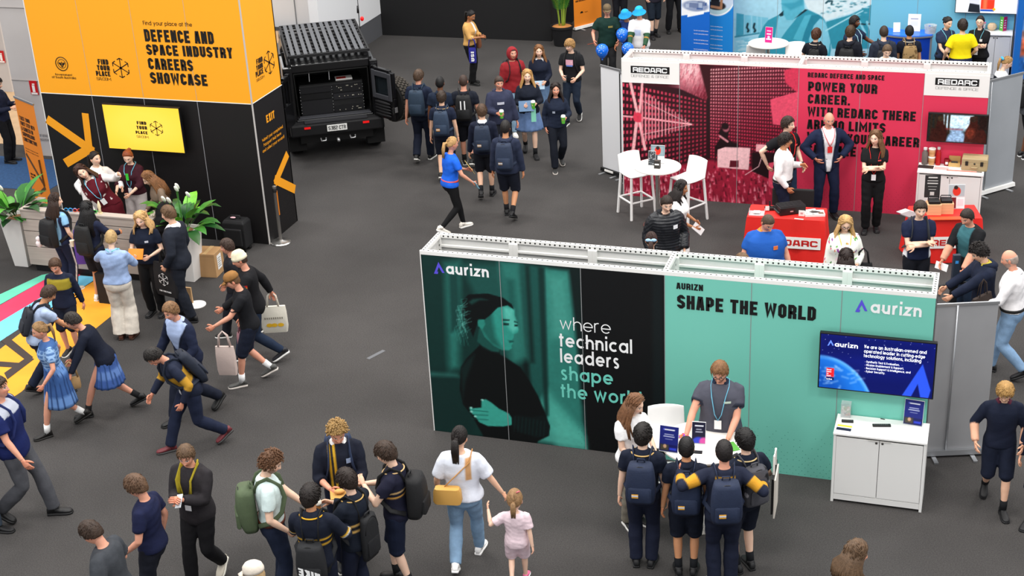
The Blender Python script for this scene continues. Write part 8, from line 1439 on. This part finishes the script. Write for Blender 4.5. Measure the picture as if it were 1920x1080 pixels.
B = person('whitedress', 'person with dark hair and white dress walking past the white stools', head=(1277, 338), hd=112, skin='m', hair=('bob', '1C1412'), top=('blouse', 'EFEDEA'), bot=('dress', 'EDEBE8'), shoe=('8A6A4A', '6A4A34'), group=GV, h=1.6, fem=True, lean=5, stride=.3, R=(.14, .34, 1.04), L=(-.1, .3, 1.06))
papers(B, 1, 'clear folder carried by the person in white dress', 'B8B4B4', .24, .18, (.9, 0), 'folder', 'folder')
person('r62', 'large person in royal blue polo looking down before the red table', head=(1440, 402), hd=178, skin='r', hair=('buzz', '4A3A2C'), top=('polo', '1F55A8', 'E08838'), pat=[('arm', .24, .33, '1F55A8')], bot=('pants', '1A1C26'), acc=[('print', 'E87838', -.1, 1.3, .06, .05)], group=GV, h=1.82, bulk=1.5, hp=34, hy=-18, R=(.36, .12, .9), L=(-.34, .12, .9))
B = person('r63', 'person with blonde fringe, glasses and floral blouse with yellow lanyard', head=(1586, 404), hd=184, skin='f', hair=('long', 'C8A068'), top=('jumper', 'E9EBE2'), pat=[('spots', 130, ['5AA040', 'D84878', 'E88A40', '3A7A34', 'F0D8DC', '8A3A90'])], bot=('pants', '2A2A30'), acc=[('lanyard', 'E8D020', 'F0F0F0', 1.05), ('glasses', '1A1414')], group=GV, h=1.66, fem=True, bulk=1.25, hp=20, L=(-.16, .27, 1.06), R=(.26, .08, .86), lips='A84050')
tote(W(B, (-.27, .12, 1.26)), B.root.rotation_euler.z, 'black handbag on the arm of the person in floral blouse', '151517', .2, .26, .1, name='handbag')
person('r64', 'person with long dark brown hair seen from behind, close to the teal wall', head=(1587, 466), hd=2, skin='l', hair=('long', '231612'), top=('jumper', '1A1E28'), bot=('pants', '15161A'), group=GV, h=1.58, fem=True)
person('r64b', 'person with light brown hair just peeping over the teal wall top', head=(1392, 474), hd=-60, skin='l', hair=('short', '6A523A'), top=('jumper', '1A1E28'), bot=('pants', '15161A'), group=GV, h=1.5)
person('r65', 'person in navy t-shirt over black sleeves, arms crossed, before the wooden boxes', head=(1727, 376), hd=184, skin='f', hair=('short', '33251B'), top=('tee', '18203A'), pat=[('side', .15, .9, 1.12, 'E4E4E8')], bot=('pants', '15171F'), acc=[('pack', 'black backpack with grey straps on the person with crossed arms', '2A2E34', dict(w_=.3, h_=.42, d=.14))], group=GV, h=1.74, hp=6, **crossed)
B = person('r66', 'person in black jacket over teal shirt handing something left', head=(1815, 391), hd=-125, skin='r', hair=('crop', '2A211B'), top=('jumper', '17181B'), pat=[('front', .0, .1, 1.05, 1.5, '3A6A72'), ('arm', .55, 1.1, 'D89A80')], bot=('jeans', '223044'), group=GV, h=1.76, hp=16, lean=8, bulk=1.1, R=(.12, .46, 1.04), L=(-.2, .4, .98))
papers(B, 1, 'white sheet held out by the person in black jacket over teal shirt', 'EDEBEA', .2, .1, (.3, 0))
person('r67', 'person with curly dark hair and navy hoodie gripping the handlebar', head=(1838, 458), hd=-88, skin='l', hair=('curly', '17110F'), top=('hoodie', '1A2134', 'C8B848'), bot=('pants', '15171E'), group=GV, h=1.74, hp=24, lean=4, L=(-.1, .44, 1.08), R=(.14, .46, 1.1))
B = person('baldwhite', 'bald person in white shirt and pale jeans walking left at the right edge', at=(1886, 705), hd=-62, skin='r', hair=('bald', '9A8A80'), top=('shirt', 'EDEAEB', 'EDEAEB'), bot=('jeans', '7E9CBC'), shoe=('1A1A1C', '1A1A1C'), acc=[('belt', '141414')], group=GV, h=1.8, bulk=1.1, hp=10, lean=5, stride=.42, L=(-.2, .36, 1.06), R=(.28, .05, .95), beard='8A7A70')
tote(W(B, (-.3, .34, 1.42)), 1.0, 'dark brown satchel carried in front of the bald person in white shirt', '2A1E18', .3, .38, .12, name='satchel')
person('runner', 'fair haired person in navy school sports kit striding at the right edge', at=(1862, 946), hd=-168, skin='l', hair=('mop', 'A8824C'), top=('jumper', '161C2E', '4A1A2C'), pat=[('arm', .55, 1.1, 'D8A488')], bot=('longshorts', '151B2C'), shoe=('141416', '1A1A1C'), sock='17181B', group=GV, h=1.6, hp=22, hy=10, stride=.45, lead=-1, R=(.3, .16, .98), L=(-.22, .26, 1.02))
person('edgeleg', 'person in navy shorts mostly outside the right edge at the bottom', at=(1944, 975), hd=-150, skin='l', hair=('short', '3A2A1E'), top=('jumper', '161C2E'), bot=('longshorts', '151B2C'), shoe=('1A1A1C', '1A1A1C'), group=GV, h=1.6, stride=.3)
person('bottomhead', 'person with brown hair walking right, only the head in view at the bottom', head=(1607, 1015), hd=88, skin='r', hair=('bob', '5A4430'), top=('jumper', '1A1B20'), bot=('pants', '15161A'), group=GV, h=1.7, fem=True, hp=10)
# --- at the teal wall
person('greypolo', 'person with beard, glasses, grey polo and blue lanyard standing behind the brochures', head=(1350, 677), hd=196, skin='r', hair=('short', '7A5636'), top=('polo', '4C4D58', '1E2538'), pat=[('arm', .25, .33, '2A2D3A')], bot=('pants', '8A7C64'), acc=[('lanyard', '6FB8D4', 'F2F2F2', 1.1), ('glasses', '2A1E1A'), ('print', 'B8C8B8', -.09, 1.33, .07, .02)], group=GS, vox=.011, h=1.88, bulk=1.22, hp=22, hy=4, R=(.3, .36, 1.02), L=(-.12, .34, 1.0), beard='4A3020')
person('whitetop', 'person with long brown hair and white t-shirt smiling down at the table', head=(1190, 739), hd=150, skin='f', hair=('long', '6E4A30'), top=('tee', 'EFEEEE'), bot=('pants', '7A7468'), acc=[('watch', -1)], group=GS, vox=.011, h=1.66, fem=True, hp=18, hy=-25, R=(.1, .27, .98), L=(-.12, .33, 1.02), lips='C0606A')
sb = lambda lb, **k: ('pack', lb, '1C2740', dict(w_=.34, h_=.46, d=.19, z=1.19, accent='E0A030', group='navy school backpacks at the teal wall', **k))
person('s74', 'student in navy polo with gold trim and navy backpack, leftmost at the brochure table', head=(1205, 795), hd=12, skin='f', hair=('mop', '17120F'), top=('polo', '141A2A', '141A2A', 'C8A468'), pat=[('arm', .26, .33, 'C8A468'), ('arm', .26, .3, '141A2A')], bot=('pants', '171C2E'), shoe=('141416', '141416'), acc=[sb('navy backpack with gold patch, leftmost at the brochure table')], group=GV, vox=.011, h=1.7, hy=6)
person('s75', 'student in navy polo and shorts, second from left at the brochure table', head=(1287, 819), hd=8, skin='t', hair=('crop', '0F0C0C'), top=('polo', '141A2A', '141A2A'), bot=('longshorts', '151A28'), shoe=('141416', '141416'), sock='15171B', acc=[sb('navy backpack with gold patch, second from left at the brochure table')], group=GV, vox=.011, h=1.64)
person('s76', 'student in navy jersey with gold bands, third from left and nearest at the brochure table', head=(1358, 825), hd=2, skin='r', hair=('crop', '1A1514'), top=('jumper', '1C2133'), pat=[('back', 0, .1, 1.36, 1.42, 'C8902A'), ('arm', .2, .42, 'C8902A'), ('arm', .62, .8, 'C8902A')], bot=('pants', '171C2E'), acc=[sb('navy backpack with gold patch, nearest at the brochure table')], group=GV, vox=.011, h=1.74, L=(-.44, .16, 1.34), el=(-1, -.2, -.3), R=(.4, .12, 1.2))
B = person('s77', 'student in navy polo with camouflage backpack, rightmost at the brochure table', head=(1397, 805), hd=-22, skin='f', hair=('mop', '120F0F'), top=('polo', '141A2A', '141A2A', 'C8B080'), bot=('longshorts', '151A28'), shoe=('141416', '141416'), sock='15171B', acc=[('pack', 'grey and black camouflage backpack, rightmost at the brochure table', '4A4A50', dict(w_=.3, h_=.44, d=.17, z=1.2, pat=['1A1A1C', 'A8A4A8', '2A2A2E']))], group=GV, vox=.011, h=1.68, hy=-8, R=(.22, .26, 1.1))
t = thing('carry_folder', 'black and white carry folder hanging at the side of the camouflage backpack', 'folder', W(B, (.3, -.1, .82)), B.root.rotation_euler.z+.9); BX('black_board', -.2, .2, -.01, .01, 0, .42, ink, t); BX('white_board', -.18, .15, -.03, -.015, -.06, .4, paint('D8D0C4'), t); MB().tube([(-.1, 0, .42), (-.08, .0, .62), (.08, 0, .62), (.1, 0, .42)], .012, 6).build('handle', paint('E8E4DC'), t)
# --- group in the lower middle
B = person('mint', 'person with curly brown hair, mint polo and olive backpack, hand in pocket', head=(505, 848), hd=78, skin='f', hair=('curly', '5C3E28'), top=('tucked', 'CBDCDA', 'D4E2E0'), bot=('pants', '1C2438'), acc=[('pack', 'olive green backpack on the person in mint polo', '4C5A40', dict(w_=.32, h_=.46, d=.2, z=1.16)), ('belt', '5A2A1C'), ('watch', -1)], group=GV, vox=.011, h=1.8, hp=24, hy=6, R=(.2, .14, .93), L=(-.04, .4, 1.0), beard='6A4630')
papers(B, -1, 'dark tablet held out by the person in mint polo', '17181A', .14, .2, (1.1, 0), 'tablet', 'tablet', .008)
B = person('rugby', 'tall fair person in navy and gold striped rugby top eating, facing the camera', head=(630, 790), hd=172, skin='r', hair=('curly', '9A7A4A'), top=('rolled', '161A28', 'EDEDEC'), pat=[('front', .075, .035, .86, 1.5, 'D8A82A'), ('front', .075, .012, .86, 1.5, '161A28')], bot=('pants', '171C2E'), acc=[('pack', 'blue backpack on the tall fair person eating', '22304C', dict(w_=.34, h_=.46, d=.18)), ('print', '8A9AB8', -.09, 1.32, .06, .05), ('print', 'D88A2A', -.09, 1.335, .06, .015)], group=GV, vox=.011, h=1.84, hp=26, hy=-4, R=(.12, .32, 1.12), L=(-.1, .35, 1.08))
t = thing('bread_roll', 'filled bread roll on paper held by the tall fair person', 'food', (0, 0, 0)); MB().ell((0, 0, .02), (.06, .035, .025), 14, 8).build('bread', mat('bread', 'D8A05A', .7, var=.15, vscale=20), t, True); MB().ell((.0, -.02, .02), (.05, .02, .012), 12, 6).build('filling', paint('EAD890'), t, True); BX('wrapper', -.1, .1, -.09, .09, -.016, -.012, paint('C89A50', .7), t); at_hand(B, 1, t, .05, .03)
gold = 'D8A42A'
B = person('nikeboy', 'dark haired student in gold striped jersey wearing the NIKE backpack', head=(580, 909), hd=8, skin='t', hair=('mop', '1C1512'), top=('jumper', '151A28', '151A28', gold), pat=[('band', 1.14, 1.16, gold), ('band', 1.2, 1.22, gold), ('arm', .4, .44, gold), ('arm', .44, .46, 'E8E8E4'), ('arm', .54, .58, gold), ('arm', .58, .6, 'E8E8E4')], bot=('pants', '171C2E'), acc=[('pack', 'black backpack with NIKE lettering in the lower group', '1A1B1E', dict(w_=.32, h_=.44, d=.17, z=1.0, text='NIKE'))], group=GV, vox=.011, h=1.72, hy=22, L=(-.12, .36, 1.2), R=(.2, .3, 1.2))
def cone(B, q, label): t = thing('ice_cream', label, 'food', (0, 0, 0), 0, 'ice creams'); MB().lathe((0, 0, -.06), [(.012, 0), (.032, .1)], 12).build('cone', paint('C88A4A', .7), t, 'a'); MB().lathe((0, 0, .04), [(.036, 0), (.04, .02), (.028, .05), (.006, .07)], 14).build('ice', paint('F4EFE4', .4), t, True); return at_hand(B, q, t, up=.04)
cone(B, -1, 'ice cream cone held by the student with the NIKE backpack'); 
person('sideboy', 'student with dark hair and earbud turned left, gold banded jersey and drawstring bag', head=(648, 880), hd=-58, skin='f', hair=('mop', '241913'), top=('jumper', '141A26', '141A26', 'B8965A'), pat=[('band', 1.1, 1.13, 'C8A05A'), ('band', 1.17, 1.2, 'C8A05A'), ('arm', .42, .48, 'C8A05A'), ('arm', .56, .62, 'C8A05A')], bot=('pants', '171C2E'), acc=[('pack', 'slim black drawstring bag on the student turned left', '151619', dict(w_=.27, h_=.5, d=.1, z=1.02))], group=GV, vox=.011, h=1.7, hp=10, L=(-.14, .36, 1.2), R=(.1, .36, 1.22))
B = person('blurboy', 'student in navy jersey with gold chest bands and shorts eating, right of the lower group', head=(722, 830), hd=-78, skin='f', hair=('mop', '35261C'), top=('polo', '191A2C', '191A2C', 'C8A878'), pat=[('band', 1.18, 1.2, 'D8A04A'), ('band', 1.24, 1.26, 'E0B878')], bot=('longshorts', '151C30'), shoe=('151517', '151517'), sock='17181B', acc=[('pack', 'black backpack on the student right of the lower group', '151517', dict(w_=.32, h_=.46, d=.2, z=1.15))], group=GV, vox=.011, h=1.74, hp=20, L=(-.1, .3, 1.3), R=(.06, .36, 1.2), stance=.2)
cone(B, 1, 'ice cream in white napkin held by the student right of the lower group'); 
B = person('whiteblousewalk', 'person with dark ponytail, white blouse and jeans holding a child by the hand', at=(878, 1058), hd=10, skin='l', hair=('pony', '17100E'), top=('blouse', 'D9DDE8'), pat=[('back', .1, .03, 1.2, 1.45, 'C89868')], bot=('jeans', '7F9DBA'), shoe=('F0EEEC', 'F4F2F0'), group=GV, vox=.011, h=1.72, fem=True, bulk=1.1, stride=.5, lead=1, R=(.42, .08, .92), L=(-.3, .08, .9), hy=8)
t = thing('shoulder_bag', 'tan shoulder bag at the left hip of the person in white blouse', 'bag', W(B, (-.12, -.22, .94)), B.root.rotation_euler.z, 'bags carried by visitors'); MB().loft([[(x*.15*k, y*.05, z) for x, y in ((-1, -.7), (-.8, -1), (.8, -1), (1, -.7), (1, .7), (.8, 1), (-.8, 1), (-1, .7))] for z, k in ((0, .9), (.03, 1), (.15, .95), (.18, .85))]).build('bag_body', mat('leather_tan', 'D2A052', .55), t, 'a'); B.mb(MB().tube([B.X((-.2, -.2, 1.1)), B.X((-.05, -.17, 1.25)), B.X((.12, -.13, 1.42)), B.X((.13, 0, 1.5)), B.X((.1, .15, 1.38)), B.X((-.1, .19, 1.2))], .016, 6, flat=.4, up=(1, 0, 0)), 'bag_strap', mat('leather_tan2', 'C08A4A', .55), B.root)
C_ = W(B, B.wri[1]); 
K = person('child', 'small child in pale pink holding the hand of the person in white blouse', head=(964, 917), hd=8, skin='f', hair=('pony', '8A6A48'), top=('loose', 'E2CBD2'), bot=('shorts', 'E0C8D0'), shoe=('D86A90', 'F4F0F0'), acc=[('clip', 'E86A7A')], group=GV, vox=.011, h=1.12, child=True, stride=.42, lead=1, lift=.16, L=(-.46, .12, 1.42, 1), el=(-1, 0, -.5), R=(.27, -.1, .84))
person('fairbottom', 'person with pale cap and white sleeve only just in view at the bottom edge', head=(474, 1054), hd=-80, skin='f', hair=('short', 'B89A70', 'cap', 'D8CEC0'), top=('shirt', 'E4E0DC'), bot=('pants', '2A2A30'), group=GV, h=1.6, hp=10)
B = PEOPLE['yellowscarf']
person('leftedge', 'person in navy top and black trousers standing at the far left edge', at=(20, 304), hd=100, skin='l', hair=('short', '1E1614'), top=('jumper', '191D30'), bot=('pants', '121215'), shoe=('121214', '121214'), group=GV, h=1.74, hp=14, L=(-.08, .3, 1.2), R=(.1, .3, 1.16), beard='1A1412')
